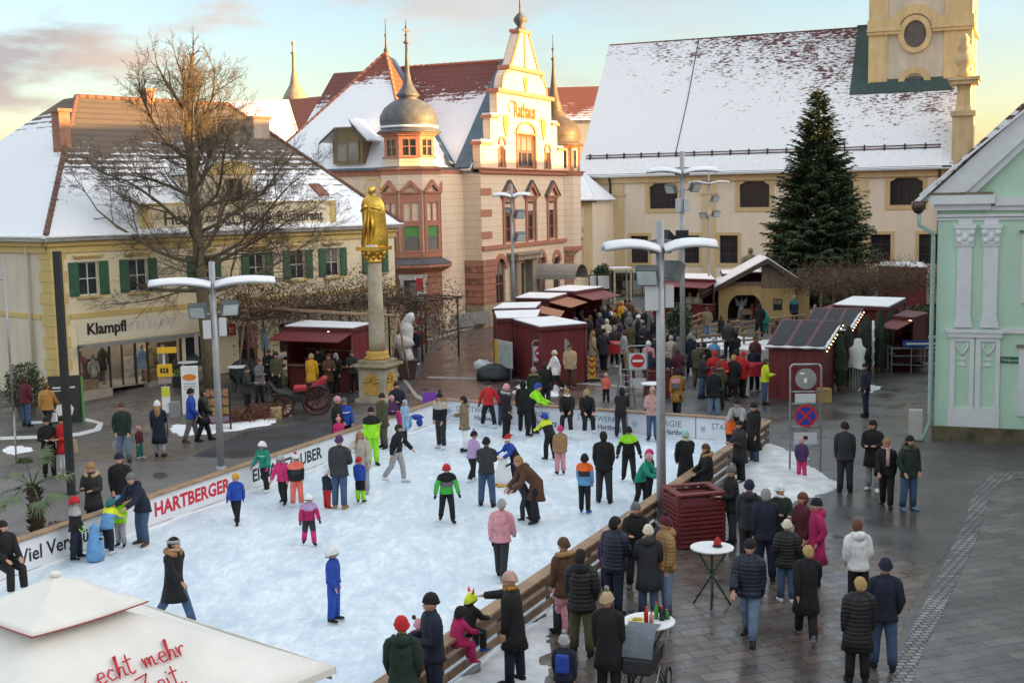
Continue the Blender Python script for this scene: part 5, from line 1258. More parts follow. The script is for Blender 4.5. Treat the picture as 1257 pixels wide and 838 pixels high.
# ============================================================ market booths
RED_W = mat('booth_red', (.15, .018, .022), .6, .2, 3, .2, 26, stretch=(1, 1, .3))
RED_D = mat('booth_red_dark', (.09, .014, .018), .6, .2, 3, .2, 20)
AWN_O = mat('awning_brown', (.32, .12, .05), .6, .15, 4, .1)
BLACKF = mat('roofing_felt', (.02, .02, .024), .8, .25, 4, .3)
FIRG = mat('fir_green', (.02, .05, .022), .8, .5, 9, .6, 30)
NETG = mat('netted_fir', (.03, .042, .028), .85, .45, 12, .8, 40)
WHITEP = mat('white_paint', (.75, .76, .77), .5, .05, 4, .05)
WARM = mat('warm_bulb', (1, .8, .5), .4, 0, 1, 0, emit=((1, .62, .28), 3.0))
def quad_frame(pxs, z):
 """ground frame of a booth from the four corners of its roof: near-left, near-right, far-right, far-left"""
 p = [G(x, y, z) for x, y in pxs]
 return p
def booth(name, label, pxs, z=2.35, group='red market booths', awn=None, awn_m=None, snow=True, openside=None, wall=None, counter=True):
 p = quad_frame(pxs, z)
 o = (p[0] + p[1] + p[2] + p[3]) / 4; o.z = T(o.x, o.y)
 ux = (p[1] - p[0]); rz = math.atan2(ux.y, ux.x)
 t = thing(name, label, 'booth', o, rz, group)
 mi = Matrix.Rotation(-rz, 3, 'Z')
 q = [mi @ (v - o) for v in p]; q = [Vector((v.x, v.y, 0)) for v in q]
 c = sum(q, Vector()) / 4
 ins = [c + (v - c) * .93 for v in q]
 zr = z - o.z
 for k in range(4):
  a, b = ins[k], ins[(k + 1) % 4]
  n = Vector(((b - a).y, -(b - a).x, 0)).normalized()
  mb = MB()
  if openside is not None and k in openside:
   mb.slab([a + Vector((0, 0, .05)), b + Vector((0, 0, .05)), b + Vector((0, 0, 1.0)), a + Vector((0, 0, 1.0))], -n, .05); mb.build('counter_wall', wall or RED_W, t)
   if counter:
    mb = MB(); mb.slab([a + n * .2 + Vector((0, 0, 1.01)), b + n * .2 + Vector((0, 0, 1.01)), b - n * .25 + Vector((0, 0, 1.01)), a - n * .25 + Vector((0, 0, 1.01))], (0, 0, 1), .04); mb.build('counter_top', WOOD, t)
  else:
   ln = (b - a).length; nb = max(2, int(ln / .32))
   for i in range(nb):
    u, v = a.lerp(b, (i + .015) / nb), a.lerp(b, (i + .985) / nb)
    mb.slab([u + Vector((0, 0, .04)), v + Vector((0, 0, .04)), v + Vector((0, 0, zr - .12)), u + Vector((0, 0, zr - .12))], -n, .04 + .006 * (i % 2))
   mb.build('wall', wall or RED_W, t)
  mb = MB(); mb.tube([a + Vector((0, 0, .02)), a + Vector((0, 0, zr - .1))], .05, 6); mb.build('post', RED_D, t)
 mb = MB(); mb.plan([(v.x, v.y) for v in ins], .0, .05); mb.build('floor', RED_D, t)
 if openside:
  mb = MB(); mb.blob((0, 0, zr - .3), .07, 8, 6); mb.tube([(0, 0, zr - .24), (0, 0, zr - .12)], .012, 4); mb.build('lamp', WARM, t)  # bulb added in every open booth to make its inside look warmly lit
  a, b = ins[(openside[0] + 2) % 4], ins[(openside[0] + 3) % 4]; n = Vector(((b - a).y, -(b - a).x, 0)).normalized()
  for z_ in (1.0, 1.45):
   mb = MB(); mb.slab([a.lerp(b, .06) - n * .06 + Vector((0, 0, z_)), a.lerp(b, .94) - n * .06 + Vector((0, 0, z_)), a.lerp(b, .94) - n * .36 + Vector((0, 0, z_)), a.lerp(b, .06) - n * .36 + Vector((0, 0, z_))], (0, 0, 1), .03); sh_ = mb.build('shelf', WOOD, t)
 mb = MB(); mb.plan([(v.x, v.y) for v in q], zr - .12, zr + .02); mb.build('roof', RED_D, t)
 if snow:
  s = [c + (v - c) * .97 for v in q]
  mb = MB(); mb.plan([(v.x, v.y) for v in s], zr + .022, zr + .075); mb.build('roof_snow', SNOW, t, bevel=.02)
 if awn is not None:
  a, b = q[awn], q[(awn + 1) % 4]; n = Vector(((b - a).y, -(b - a).x, 0)).normalized()
  mb = MB(); mb.slab([a + Vector((0, 0, zr - .16)), b + Vector((0, 0, zr - .16)), b + n * 1.1 + Vector((0, 0, zr - .42)), a + n * 1.1 + Vector((0, 0, zr - .42))], (0, 0, 1), .03); mb.build('flap', awn_m or RED_W, t)
 return t
B1 = booth('market_booth', 'nearest dark red booth by the no entry sign, closed back to the rink', [(629, 393), (662, 402.5), (722, 398), (679, 389.5)], 2.4, openside=[2])
booth('market_booth', 'red booth with snowy flat roof just behind the nearest red booth', [(609, 392), (660, 391), (664, 381.5), (606, 383)], 2.45)
booth('market_booth', 'small red booth with an orange brown flap, third from the rink', [(604, 380), (658, 379), (665, 372), (617, 373)], 2.5, awn=1, awn_m=AWN_O, openside=[1])
booth('market_booth', 'red booth with wide brown flap below the town hall portal', [(632, 366.5), (674, 367.5), (697, 361), (649, 360)], 2.5, awn=1, awn_m=AWN_O, openside=[1])
booth('market_booth', 'last red booth of the town hall row, beside the barrel awning', [(667, 357.5), (705, 358.5), (741, 353), (697, 351)], 2.6, awn=1, awn_m=RED_W, openside=[1])
LS = booth('market_booth', 'red drinks booth with open counter in front of the yellow hotel', [(348, 401), (433, 404), (458, 398), (373, 394.5)], 2.55, awn=0, openside=[0])
booth('market_booth', 'long red booth with snowy roof in front of the church wall', [(795, 341), (879, 344), (872, 337), (812, 336)], 2.5, openside=[0], awn=0)
booth('market_booth', 'red booth with thick snow between church wall and nativity hut', [(886, 337), (940, 336), (930, 331), (884, 332.5)], 2.6, openside=[3])
RB3 = booth('market_booth', 'wide red booth with snowy roof behind the two black roofed huts', [(1022, 375), (1092, 378), (1113, 367), (1046, 365)], 2.6, openside=[3], awn=3)
booth('market_booth', 'low dark booth with red flap behind the metal tables', [(1096, 388), (1122, 390), (1140, 384), (1112, 381)], 2.3, awn=0, snow=False, openside=[0], wall=RED_D)
booth('market_booth', 'red booth roof with snow showing above the clipped brown canopy', [(1077, 327), (1139, 329), (1134, 323), (1081, 322)], 2.7)
mb = MB()
def felt_hut(label, corners, zf=1.95, zb=2.55, snowside=True):
 """lean-to hut: corners on the ground front-left, front-right, back-right, back-left"""
 p = [G(*c) for c in corners]; o = sum(p, Vector()) / 4; ux = p[1] - p[0]; rz = math.atan2(ux.y, ux.x)
 t = thing('market_hut', label, 'hut', (o.x, o.y, T(o.x, o.y)), rz, 'dark red huts with black felt roofs')
 mi = Matrix.Rotation(-rz, 3, 'Z'); q = [mi @ (v - o) for v in p]
 for k in range(4):
  a, b = q[k], q[(k + 1) % 4]; n = Vector(((b - a).y, -(b - a).x, 0)).normalized()
  za = zf if k in (0, 1) else zb; zb_ = zf if k in (0,) or k == 3 else zb
  za = [zf, zf, zb, zb][k]; zb_ = [zf, zb, zb, zf][k]
  if k == 3:   # serving side to the left is open above the counter
   mb = MB(); mb.slab([a, b, b + Vector((0, 0, 1.0)), a + Vector((0, 0, 1.0))], -n, .05); mb.build('counter_wall', RED_W, t)
   continue
  mb = MB(); nb = max(2, int((b - a).length / .3))
  for i in range(nb):
   s0, s1 = (i + .015) / nb, (i + .985) / nb
   u, v = a.lerp(b, s0), a.lerp(b, s1)
   mb.slab([u, v, v + Vector((0, 0, za + (zb_ - za) * s1 - .06)), u + Vector((0, 0, za + (zb_ - za) * s0 - .06))], -n, .04 + .006 * (i % 2))
  mb.build('wall', RED_W, t)
 c = sum(q, Vector()) / 4
 r = [c + (v - c) * 1.1 for v in q]; r = [Vector((v.x, v.y, z)) for v, z in zip(r, (zf - .03, zf - .03, zb + .03, zb + .03))]
 mb = MB(); mb.slab(r, (0, 0, 1), .06); mb.build('roof', RED_D, t)
 for i in range(3):
  a0, a1 = i / 3 + .035, (i + 1) / 3 - .035
  pts = [r[0].lerp(r[1], a0).lerp(r[3].lerp(r[2], a0), .06), r[0].lerp(r[1], a1).lerp(r[3].lerp(r[2], a1), .06), r[0].lerp(r[1], a1).lerp(r[3].lerp(r[2], a1), .95), r[0].lerp(r[1], a0).lerp(r[3].lerp(r[2], a0), .95)]
  mb = MB(); mb.slab([v + Vector((0, 0, .062)) for v in pts], (0, 0, 1), .012); mb.build('felt_panel', BLACKF, t)
 if snowside:
  mb = MB()
  lip = [r[0] + Vector((0, 0, .065)), r[1] + Vector((0, 0, .065))]
  mb.tube([lip[0].lerp(lip[1], k / 12) + Vector((0, .03 * math.sin(k * 2.1), .02)) for k in range(13)], [.07 + .03 * math.sin(k * 1.7) for k in range(13)], 6, flat=.6)
  mb.tube([r[1].lerp(r[2], k / 9) + Vector((.0, 0, .08)) for k in range(8)], [.07, .06, .08, .05, .07, .05, .06, .03], 6, flat=.6)
  mb.build('roof_snow', SNOW, t)
 for k in range(9):
  b = r[1].lerp(r[2], (k + .3) / 9); mb = MB(); mb.blob((b.x + .04, b.y, b.z - .06), .022, 6, 4); mb.build('bulb', WARM, t)
 return t
H1 = felt_hut('front lean-to hut with three black felt panels and snowy eaves', [(943, 489), (1010, 492), (1030, 475), (962, 472)], 1.9, 2.5)
felt_hut('second lean-to hut with black felt roof, behind the front one', [(987, 464), (1040, 465), (1056, 452), (1000, 451)], 1.95, 2.5)
NF = Fr(G(882, 393), 95)
nat = thing('nativity_hut', 'ochre nativity hut with arched opening and snow covered gable roof', 'hut', NF.o, NF.rot)
OCH = plaster('nativity_plaster', (.42, .29, .12), .25)
BOARD = mat('weathered_boards', (.2, .14, .1), .8, .35, 2, .4, 16, stretch=(6, 6, .5))
NW = 4.55
aw = [(.55, 2.6)]
mb = MB(); holes_wall(mb, 0, NW, 0, 2.05, 0, .3, [(.55, 2.6, 0, 1.5), (3.25, 3.8, .55, 1.25)])
mb.build('front_wall', OCH, nat)
mb = MB(); arch(mb, 1.575, .62, 1.35, .325, -.02, .28, 12, 1.0); mb.build('arch', OCH, nat)
part(nat, 'side_wall', OCH, (0, .3, .31, 3.4, 0, 2.0), (NW - .3, NW, .31, 3.4, 0, 2.0), (.31, NW - .31, 3.1, 3.4, 0, 2.4))
part(nat, 'annex_wall', OCH, (NW + .01, NW + 1.0, 1.0, 3.4, 0, 1.9))
w = window(nat, 3.25, 3.8, .55, 1.25, .05, 1, 0, DARKW, GLASS, .04)
apx, apz = 2.85, 3.55
mb = MB(); mb.prism([(0, 2.06), (2.9, 2.06), (2.9, 2.3), (.5, 2.3)], .02, .3); mb.build('lintel_board', BOARD, nat)
mb = MB()
for k in range(12):
 a, b = 2.55 + k * .175, 2.55 + k * .175 + .168
 za, zb2 = apz - .1 - abs(a - apx) * .62, apz - .1 - abs(b - apx) * .62
 mb.prism([(a, 1.95), (b, 1.95), (b, zb2), (a, za)], -.06 - .01 * (k % 2), -.003)
mb.build('gable_boards', BOARD, nat)
mb = MB()
L0, R0 = (-1.0, 1.45), (NW + .55, 2.0)
mb.slab([(L0[0], -.5, L0[1]), (apx, -.5, apz), (apx, 3.8, apz), (L0[0], 3.8, L0[1])], (-.5, 0, .8), .12); mb.slab([(apx, -.5, apz), (R0[0], -.5, R0[1]), (R0[0] + .6, 3.8, R0[1] - .3), (apx, 3.8, apz)], (.5, 0, .8), .12); mb.build('roof', DARKW, nat)
mb = MB(); mb.prism([(L0[0] - .05, L0[1] - .12), (apx, apz - .14), (apx, apz + .16), (L0[0] - .05, L0[1] + .16)], -.56, -.505); mb.prism([(apx, apz - .14), (R0[0] + .05, R0[1] - .12), (R0[0] + .05, R0[1] + .16), (apx, apz + .16)], -.56, -.505); mb.build('bargeboard', DARKW, nat)
mb = MB(); mb.slab([(L0[0], -.44, L0[1] + .14), (apx, -.44, apz + .14), (apx, 3.8, apz + .14), (L0[0], 3.8, L0[1] + .14)], (-.5, 0, .8), .07); mb.slab([(apx, -.44, apz + .14), (R0[0], -.44, R0[1] + .14), (R0[0] + .6, 3.8, R0[1] - .16), (apx, 3.8, apz + .14)], (.5, 0, .8), .09); mb.build('roof_snow', SNOW, nat)
part(nat, 'inside_wall', DARKW, (.31, 2.9, 2.6, 2.7, 0, 2.0))
def cribfig(name, label, u, w, h, col, arms=True, cat='figure'):
 p = NF.pt(u, w, 0); t = thing(name, label, cat, p, NF.rot)
 m_ = mat('fig_%d' % int(sum(col) * 1000), col, .8, .2, 6, .2)
 mb = MB(); mb.lathe([(.22 * h, 0), (.2 * h, .1 * h), (.12 * h, .55 * h), (.14 * h, .75 * h), (.05 * h, .82 * h)], 10)
 if arms: mb.tube([(.1 * h, 0, .74 * h), (.2 * h, -.1 * h, .6 * h), (.08 * h, -.2 * h, .62 * h)], [.05 * h, .04 * h, .03 * h], 6); mb.tube([(-.1 * h, 0, .74 * h), (-.2 * h, -.1 * h, .6 * h), (-.08 * h, -.2 * h, .62 * h)], [.05 * h, .04 * h, .03 * h], 6)
 mb.build('robe', m_, t)
 mb = MB(); mb.blob((0, 0, .9 * h), (.075 * h, .08 * h, .1 * h)); mb.build('head', mat('fig_skin', (.45, .3, .22), .7, .1, 4, 0), t)
 return t
f_ = cribfig('angel_figure', 'white robed angel figure standing in the arch of the nativity hut', 1.5, 1.4, 1.3, (.7, .7, .7))
mb = MB()
for s in (-1, 1): mb.prism([(s * .1, 1.0), (s * .38, 1.25), (s * .3, .7)], .08, .12)
mb.build('wing', WHITEP, f_)
cribfig('nativity_figure', 'red robed kneeling figure beside the manger', 2.1, 1.0, .9, (.3, .04, .04))
cribfig('nativity_figure', 'brown robed bearded figure at the right of the crib arch', 2.45, 1.2, 1.25, (.18, .1, .05))
mb = MB(); p = NF.pt(1.75, .9, 0); mb.box(-.35, .35, -.2, .2, .25, .5)
for s in (-1, 1): mb.tube([(s * .3, -.2, 0), (s * .2, .2, .5)], .03, 5); mb.tube([(s * .3, .2, 0), (s * .2, -.2, .5)], .03, 5)
mb.blob((0, 0, .52), (.3, .17, .1)); tag(mb.build('manger', WOOD, None, p, NF.rot), 'wooden manger with straw inside the nativity hut', 'manger')
LOG = mat('log_wood', (.24, .16, .09), .8, .3, 4, .4)
def log_fence(label, pa, pb, n=4):
 a, b = G(*pa), G(*pb); d = b - a
 t = thing('log_fence', label, 'fence', a, math.atan2(d.y, d.x), 'log fences around the nativity hut')
 L = d.length
 for i in range(n + 1): mb = MB(); mb.tube([(L * i / n, 0, 0), (L * i / n, 0, .75)], .06, 6); mb.build('post', LOG, t)
 for z in (.3, .62): mb = MB(); mb.tube([(-.2, -.05, z), (L / 2, -.06, z + .04), (L + .2, -.05, z)], .06, 6); mb.build('rail', LOG, t)
log_fence('log fence left of the nativity hut running towards the church booths', (836, 407), (878, 392))
log_fence('log fence in front of the nativity arch', (842, 418), (905, 408), 5)
log_fence('log fence in front of the hut window', (912, 410), (985, 400), 5)
log_fence('low log fence beside the leafless shrub in front of the hut', (862, 428), (930, 424), 4)
def netted(label, px, h, lean=.05, r=.26, seed=0):
 p = G(*px); t = thing('netted_tree', label, 'fir tree', p, seed, 'netted firs for sale by the huts')
 q = random.Random(seed); mb = MB(); n, m_ = 12, 14; vs, fs = [], []
 for i in range(m_ + 1):
  z = h * (.1 + .9 * i / m_); s = (i / m_)
  rr = r * (.7 + .5 * math.sin(s * 2.2)) * (1 - s ** 3 * .85)
  for k in range(n):
   a = 2 * PI * k / n; j = q.uniform(.6, 1.25); vs.append((math.cos(a) * rr * j + lean * z, math.sin(a) * rr * j, z))
 for i in range(m_):
  for k in range(n): fs.append((i * n + k, i * n + (k + 1) % n, (i + 1) * n + (k + 1) % n, (i + 1) * n + k))
 mb.add(vs, fs, 0, True); mb.build('crown', NETG, t)
 mb = MB(); mb.tube([(0, 0, 0), (lean * h * .15, 0, h * .15)], .05, 6); mb.build('trunk', LOG, t)
for i, (px, h, lb) in enumerate((((1031, 480), 2.4, 'netted fir leaning on the right side of the front felt hut'), ((1040, 474), 2.35, 'netted fir beside the white draped figure'), ((1056, 464), 2.3, 'netted fir between the second felt hut and the red booth'),
  ((1066, 460), 2.5, 'netted fir at the near corner of the wide red booth'), ((1078, 458), 2.7, 'tall netted fir against the dark side of the wide red booth'), ((1092, 452), 2.6, 'netted fir near the far corner of the wide red booth'), ((1103, 447), 2.4, 'netted fir left of the metal tables'))):
 netted(lb, px, h, .04 * (-1) ** i, .3, i + 3)
for i, (x, y, lb) in enumerate(((1025, 480, 'white spiral bound post at the corner of the front felt hut'), (1071, 462, 'white post wrapped in light strips beside the wide red booth'), (1091, 452, 'white post at the dark side of the wide red booth'))):
 p = G(x, y); mb = MB(); mb.tube([(0, 0, 0), (0, 0, 2.3)], .05, 8); mb.tube([(.06 * math.cos(k * .9), .06 * math.sin(k * .9), .1 + k * .07) for k in range(31)], .02, 4); tag(mb.build('wrapped_post', WHITEP, None, p), lb, 'post', 'white wrapped posts')
p = G(1052, 478); t = thing('draped_stand', 'white cloth draped over a slatted grey crate by the netted firs', 'stand', p)
mb = MB()
for k in range(6): mb.box(-.25 + k * .1, -.2 + k * .1, -.22, -.19, 0, 1.0); mb.box(-.25 + k * .1, -.2 + k * .1, .19, .22, 0, 1.0)
mb.box(-.26, .3, -.23, .23, .95, 1.0); mb.build('crate', ZINC, t)
mb = MB(); n = 14; vs = []; fs = []
for i, (r, z) in enumerate(((.03, 1.98), (.13, 1.95), (.17, 1.72), (.3, 1.6), (.27, 1.25), (.38, .85))):
 for k in range(n):
  a = 2 * PI * k / n; j = 1 + .2 * math.sin(3 * a + i * 1.3) * (.3 + i / 6); vs.append((r * math.cos(a) * j, r * math.sin(a) * j, z + .05 * math.sin(2 * a) * (i / 5)))
for i in range(5):
 for k in range(n): fs.append((i * n + k, i * n + (k + 1) % n, (i + 1) * n + (k + 1) % n, (i + 1) * n + k))
mb.add(vs, fs, 0, True); mb.build('cloth', WHITEP, t)
def metal_table(label, px, L=1.6, W_=.8, h=1.0, rz=0):
 p = G(*px); t = thing('metal_table', label, 'table', p, rz, 'stacked metal tables')
 for i, (sx_, sy_) in enumerate(((-1, -1), (1, -1), (-1, 1), (1, 1))):
  mb = MB(); mb.box(sx_ * L / 2 - .025, sx_ * L / 2 + .025, sy_ * W_ / 2 - .025, sy_ * W_ / 2 + .025, 0, h - .04); mb.build('leg', ZINC, t)
 part(t, 'tabletop', ZINC, (-L / 2 - .04, L / 2 + .04, -W_ / 2 - .04, W_ / 2 + .04, h - .038, h))
 part(t, 'shelf', ZINC, (-L / 2 + .03, L / 2 - .03, -W_ / 2 + .02, W_ / 2 - .02, .32, .35))
 part(t, 'frame', ZINC, (-L / 2 + .03, L / 2 - .03, -W_ / 2 - .02, -W_ / 2 + .02, .7, .74), (-L / 2 + .03, L / 2 - .03, W_ / 2 - .02, W_ / 2 + .02, .7, .74))
 return t
metal_table('metal table nearest the netted firs, left of the blue arrow board', (1112, 456), 1.35, .8, 1.05, R(-6)); metal_table('metal table right behind the blue arrow board', (1136, 456), 1.35, .8, 1.05, R(-6)); metal_table('metal table in the row behind the arrow board', (1125, 442), 1.9, .8, 1.05, R(-6))
p = G(1129, 458); t = thing('arrow_board', 'blue arrow board with white arrow on the metal tables', 'sign', (p.x, p.y - .1, 1.06), R(-6))
part(t, 'board', mat('sign_blue', (.02, .06, .3), .4, .05, 3, 0), (-.75, .75, -.02, .0, .05, .33))
mb = MB(); mb.prism([(-.6, .15), (.35, .15), (.35, .09), (.68, .19), (.35, .29), (.35, .23), (-.6, .23)], -.026, -.021); mb.build('arrow', WHITEP, t)
# ============================================================ trees and plants
BARK = mat('bark', (.13, .105, .062), .9, .35, 6, .8, 18, stretch=(1, 1, .3))
TWIG = mat('twigs', (.11, .085, .06), .9, .3, 6, .2)
DEADLEAF = mat('dead_vine_leaves', (.12, .068, .042), .85, .5, 5, .3, hue2=(.2, .12, .075))
LEAFG = mat('shrub_leaf', (.06, .075, .035), .8, .4, 5, .2)
def bare_tree(base, H, r0, seed, label, lean=0):
 q = random.Random(seed)
 t = thing('bare_tree', label, 'tree', base, 0)
 limbs, twigs = MB(), MB()
 def grow(p, d, L, r, lev):
  n = 5 if lev < 2 else 4
  pts, rad = [p], [r]
  dirs = [d]
  for i in range(n):
   bend = .16 if lev else .03
   up = (.10, .10, .06, .03, .0, 0)[min(lev, 5)]
   d = (d + Vector((q.gauss(0, bend), q.gauss(0, bend), q.gauss(0, bend) + up))).normalized()
   p = p + d * L / n
   pts.append(p); rad.append(max(.005, r * (1 - (i + 1) / n * (.42 if lev == 0 else .62)))); dirs.append(d)
  (limbs if lev < 2 else twigs).tube(pts, rad, 8 if lev == 0 else (6 if lev == 1 else (4 if lev == 2 else 3)), cap=lev < 2)
  return pts, rad, dirs
 def branch(p, d, L, r, lev):
  pts, rad, dirs = grow(p, d, L, r, lev)
  if lev >= 5 or L < .25: return
  k = (0, 8, 7, 5, 4)[lev]
  for j in range(k):
   s = .18 + .82 * (j + q.random()) / k; i = min(int(s * (len(pts) - 1)), len(pts) - 2); f = s * (len(pts) - 1) - i
   pp = pts[i].lerp(pts[i + 1], f); dd = dirs[i + 1]
   ax = dd.orthogonal().normalized(); ax.rotate(Matrix.Rotation(q.uniform(0, 2 * PI), 3, dd))
   nd = dd.copy(); nd.rotate(Matrix.Rotation(q.uniform(.45, .9), 3, ax))
   branch(pp, nd, L * q.uniform(.38, .6) * (1.1 - .4 * s), max(.0055, rad[i] * q.uniform(.38, .52)), lev + 1)
  branch(pts[-1], dirs[-1], L * .42, rad[-1] * .8, lev + 1)
 tp, tr, td = grow(Vector((0, 0, -.05)), Vector((lean, 0, 1)).normalized(), H * .86, r0, 0)
 n = 24
 for j in range(n):
  s = .33 + .66 * j / n + q.uniform(-.015, .015); i = min(int(s * 5), 4); pp = tp[i].lerp(tp[i + 1], s * 5 - i); rr = tr[i]
  g = (s - .33) / .66; a = j * 2.4 + q.uniform(-.5, .5); el = .02 + .8 * g + q.uniform(-.12, .12)
  d = Vector((math.cos(a) * math.cos(el), math.sin(a) * math.cos(el), math.sin(el)))
  L = ((5.2 - 2.6 * g) if g < .45 else (3.5 - 1.9 * (g - .45))) * q.uniform(.7, 1.12)
  branch(pp, d, L, max(.03, rr * (.36 if s < .6 else .42)), 1)
 branch(tp[-1], td[-1], H * .13, tr[-1], 2)
 limbs.build('trunk', BARK, t); twigs.build('crown', TWIG, t)
 return t
bp_ = G(259, 482)
bare_tree(bp_, 13.4, .285, 11, 'tall leafless tree in front of the yellow hotel')
def fir(base, H, R0, label, seed=1):
 q = random.Random(seed); t = thing('christmas_tree', label, 'tree', base)
 mb = MB(); mb.tube([(0, 0, 0), (0, 0, H * .5), (0, 0, H)], [.35, .2, .03], 8); mb.build('trunk', BARK, t)
 V, F = [], []
 def spray(p, d, L, w):
  """a flat spray of needles: a kite with drooping tip"""
  s = d.cross(Vector((0, 0, 1)));
  s = s.normalized() if s.length > .01 else Vector((1, 0, 0))
  s = (s + Vector((0, 0, q.uniform(-.5, .5)))).normalized()
  o = len(V)
  V.extend([p, p + d * L * .5 + s * w, p + d * L + Vector((0, 0, -L * .18)), p + d * L * .5 - s * w]); F.append((o, o + 1, o + 2, o + 3))
 z = .06 * H
 while z < H * .985:
  s = z / H
  rr = R0 * (1 - s) ** .82 * (1 if s > .1 else .8) + .12
  nb = int(7 + 15 * (1 - s))
  for k in range(nb):
   a = q.uniform(0, 2 * PI); L = rr * q.uniform(.7, 1.13); el = -.32 + .75 * s + q.uniform(-.12, .12)
   d = Vector((math.cos(a) * math.cos(el), math.sin(a) * math.cos(el), math.sin(el)))
   m = max(4, int(L * 5.5))
   for i in range(m):
    f = .15 + .85 * (i + q.random()) / m
    p = Vector((0, 0, z)) + d * L * f + Vector((0, 0, .12 * L * f * f))
    b = (1 - f) * .55 * L + .3
    for sg in (-1, 1):
     sd = d.copy(); sd.rotate(Matrix.Rotation(sg * q.uniform(.35, .95), 3, 'Z')); sd.z += q.uniform(-.25, .1)
     spray(p, sd.normalized(), b * q.uniform(.5, .95), .075 + .05 * q.random())
    if q.random() < .5: spray(p, (d + Vector((0, 0, q.uniform(-.9, .1)))).normalized(), .35, .08)
   spray(Vector((0, 0, z)) + d * L * .95 + Vector((0, 0, .1 * L)), d, .45, .1)
  z += H * .0145 * (1.15 - .5 * s)
 mb = MB(); mb.v = [tuple(v) for v in V]; mb.f = [list(f) for f in F]; mb.mi = [0] * len(F); mb.sm = [False] * len(F)
 me = bpy.data.meshes.new('crown'); me.from_pydata(mb.v, [], mb.f); me.materials.append(FIRN); o = bpy.data.objects.new('crown', me); COL.objects.link(o); o.parent = t
 return t
FIRN = mat('fir_needles', (.042, .08, .036), .75, .4, .6, .2, hue2=(.08, .12, .05))
ft = Y(1005, 112, 84.0)
fir((ft.x, ft.y, 0), ft.z, 4.75, 'tall dark green fir standing in front of the church')
def leaf_cloud(name, parent, m, pts_fn, n, size, seed, flat=False):
 q = random.Random(seed); V, F = [], []
 for _ in range(n):
  p = pts_fn(q)
  a = Vector((q.gauss(0, 1), q.gauss(0, 1), q.gauss(0, 1))).normalized(); b = a.orthogonal().normalized(); c = a.cross(b)
  s = size * q.uniform(.5, 1.3); o = len(V)
  V.extend([p - b * s, p + c * s * .5, p + b * s, p - c * s * .5]); F.append((o, o + 1, o + 2, o + 3))
 me = bpy.data.meshes.new(name); me.from_pydata([tuple(v) for v in V], [], F); me.materials.append(m)
 o = bpy.data.objects.new(name, me); COL.objects.link(o); o.parent = parent
 return o
def tangle(parent, m, pts_fn, n, L, r, seed, name='twigs'):
 q = random.Random(seed); mb = MB()
 for _ in range(n):
  p = pts_fn(q); d = Vector((q.gauss(0, 1), q.gauss(0, 1), q.gauss(0, .6) + .15)).normalized(); pts = [p]
  for k in range(4):
   d = (d + Vector((q.gauss(0, .45), q.gauss(0, .45), q.gauss(0, .45)))).normalized(); p = p + d * L / 4 * q.uniform(.6, 1.3); pts.append(p)
  mb.tube(pts, [r, r * .9, r * .7, r * .5, r * .2], 3, cap=False)
 return mb.build(name, m, parent)
vf = HF
v0, v1 = 6.8, 19.2
vt = thing('vine_pergola', 'pergola overgrown with leafless brown vines along the hotel front', 'pergola', vf.pt(v0, -.6, .4), vf.rot)
VL = v1 - v0
for i in range(6):
 for w_ in (-2.2, 0): mb = MB(); mb.tube([(VL * i / 5, w_, -.5), (VL * i / 5, w_, 2.45)], .05, 6); mb.build('post', DARKW, vt)
mb = MB()
for w_ in (-2.2, 0): mb.tube([(-.3, w_, 2.45), (VL + .3, w_, 2.45)], .05, 6)
for i in range(14): mb.tube([(VL * i / 13, -2.5, 2.5), (VL * i / 13, .3, 2.5)], .035, 5)
mb.build('beam', DARKW, vt)
def vpt(q):
 u = q.uniform(-.4, VL + .5); hump = .45 + .35 * math.sin(u * 1.1) + .25 * math.sin(u * 2.7 + 1)
 w_ = q.gauss(-1.2, .9)
 z = 2.35 + abs(q.gauss(0, .42)) * (1 + hump) - (abs(q.gauss(0, .6)) if w_ < -2.0 or q.random() < .25 else 0)
 if u > VL - 2.5: z -= q.uniform(0, 2.0)
 return Vector((u, w_, z))
leaf_cloud('vine_leaves', vt, DEADLEAF, vpt, 11000, .062, 5)
tangle(vt, TWIG, vpt, 900, 1.3, .012, 6, 'vine_stems')
def vwall(q):
 u = q.choice((1.6, 3.1, 4.9, 6.6, 9.2)) + q.gauss(0, .35); return Vector((u, .5 + q.uniform(-.05, .05), q.uniform(2.2, 4.6)))
tangle(vt, TWIG, vwall, 140, 1.1, .012, 8, 'wall_vines')
ap_ = G(1030, 372, 2.2); bp2 = G(1150, 364, 2.2)
rz_ = math.atan2((bp2 - ap_).y, (bp2 - ap_).x); AL_ = (bp2 - ap_).length
at_ = thing('pleached_trees', 'row of clipped leafless trees forming a brown canopy beside the fir', 'hedge', (ap_.x, ap_.y, 0), rz_)
for i in range(8): mb = MB(); mb.tube([(AL_ * (i + .3) / 8, 1.6, 0), (AL_ * (i + .3) / 8, 1.6, 2.6)], .09, 6); mb.build('trunk', BARK, at_)
def cpt(q): return Vector((q.uniform(-.3, AL_ + 1), q.uniform(-.6, 4.5), 2.35 + abs(q.gauss(0, .4)) + q.uniform(0, .75)))
tangle(at_, mat('canopy_twigs', (.13, .085, .055), .9, .3, 5, .2), cpt, 1700, 1.1, .012, 9, 'crown')
leaf_cloud('dead_leaves', at_, DEADLEAF, cpt, 4500, .07, 10)
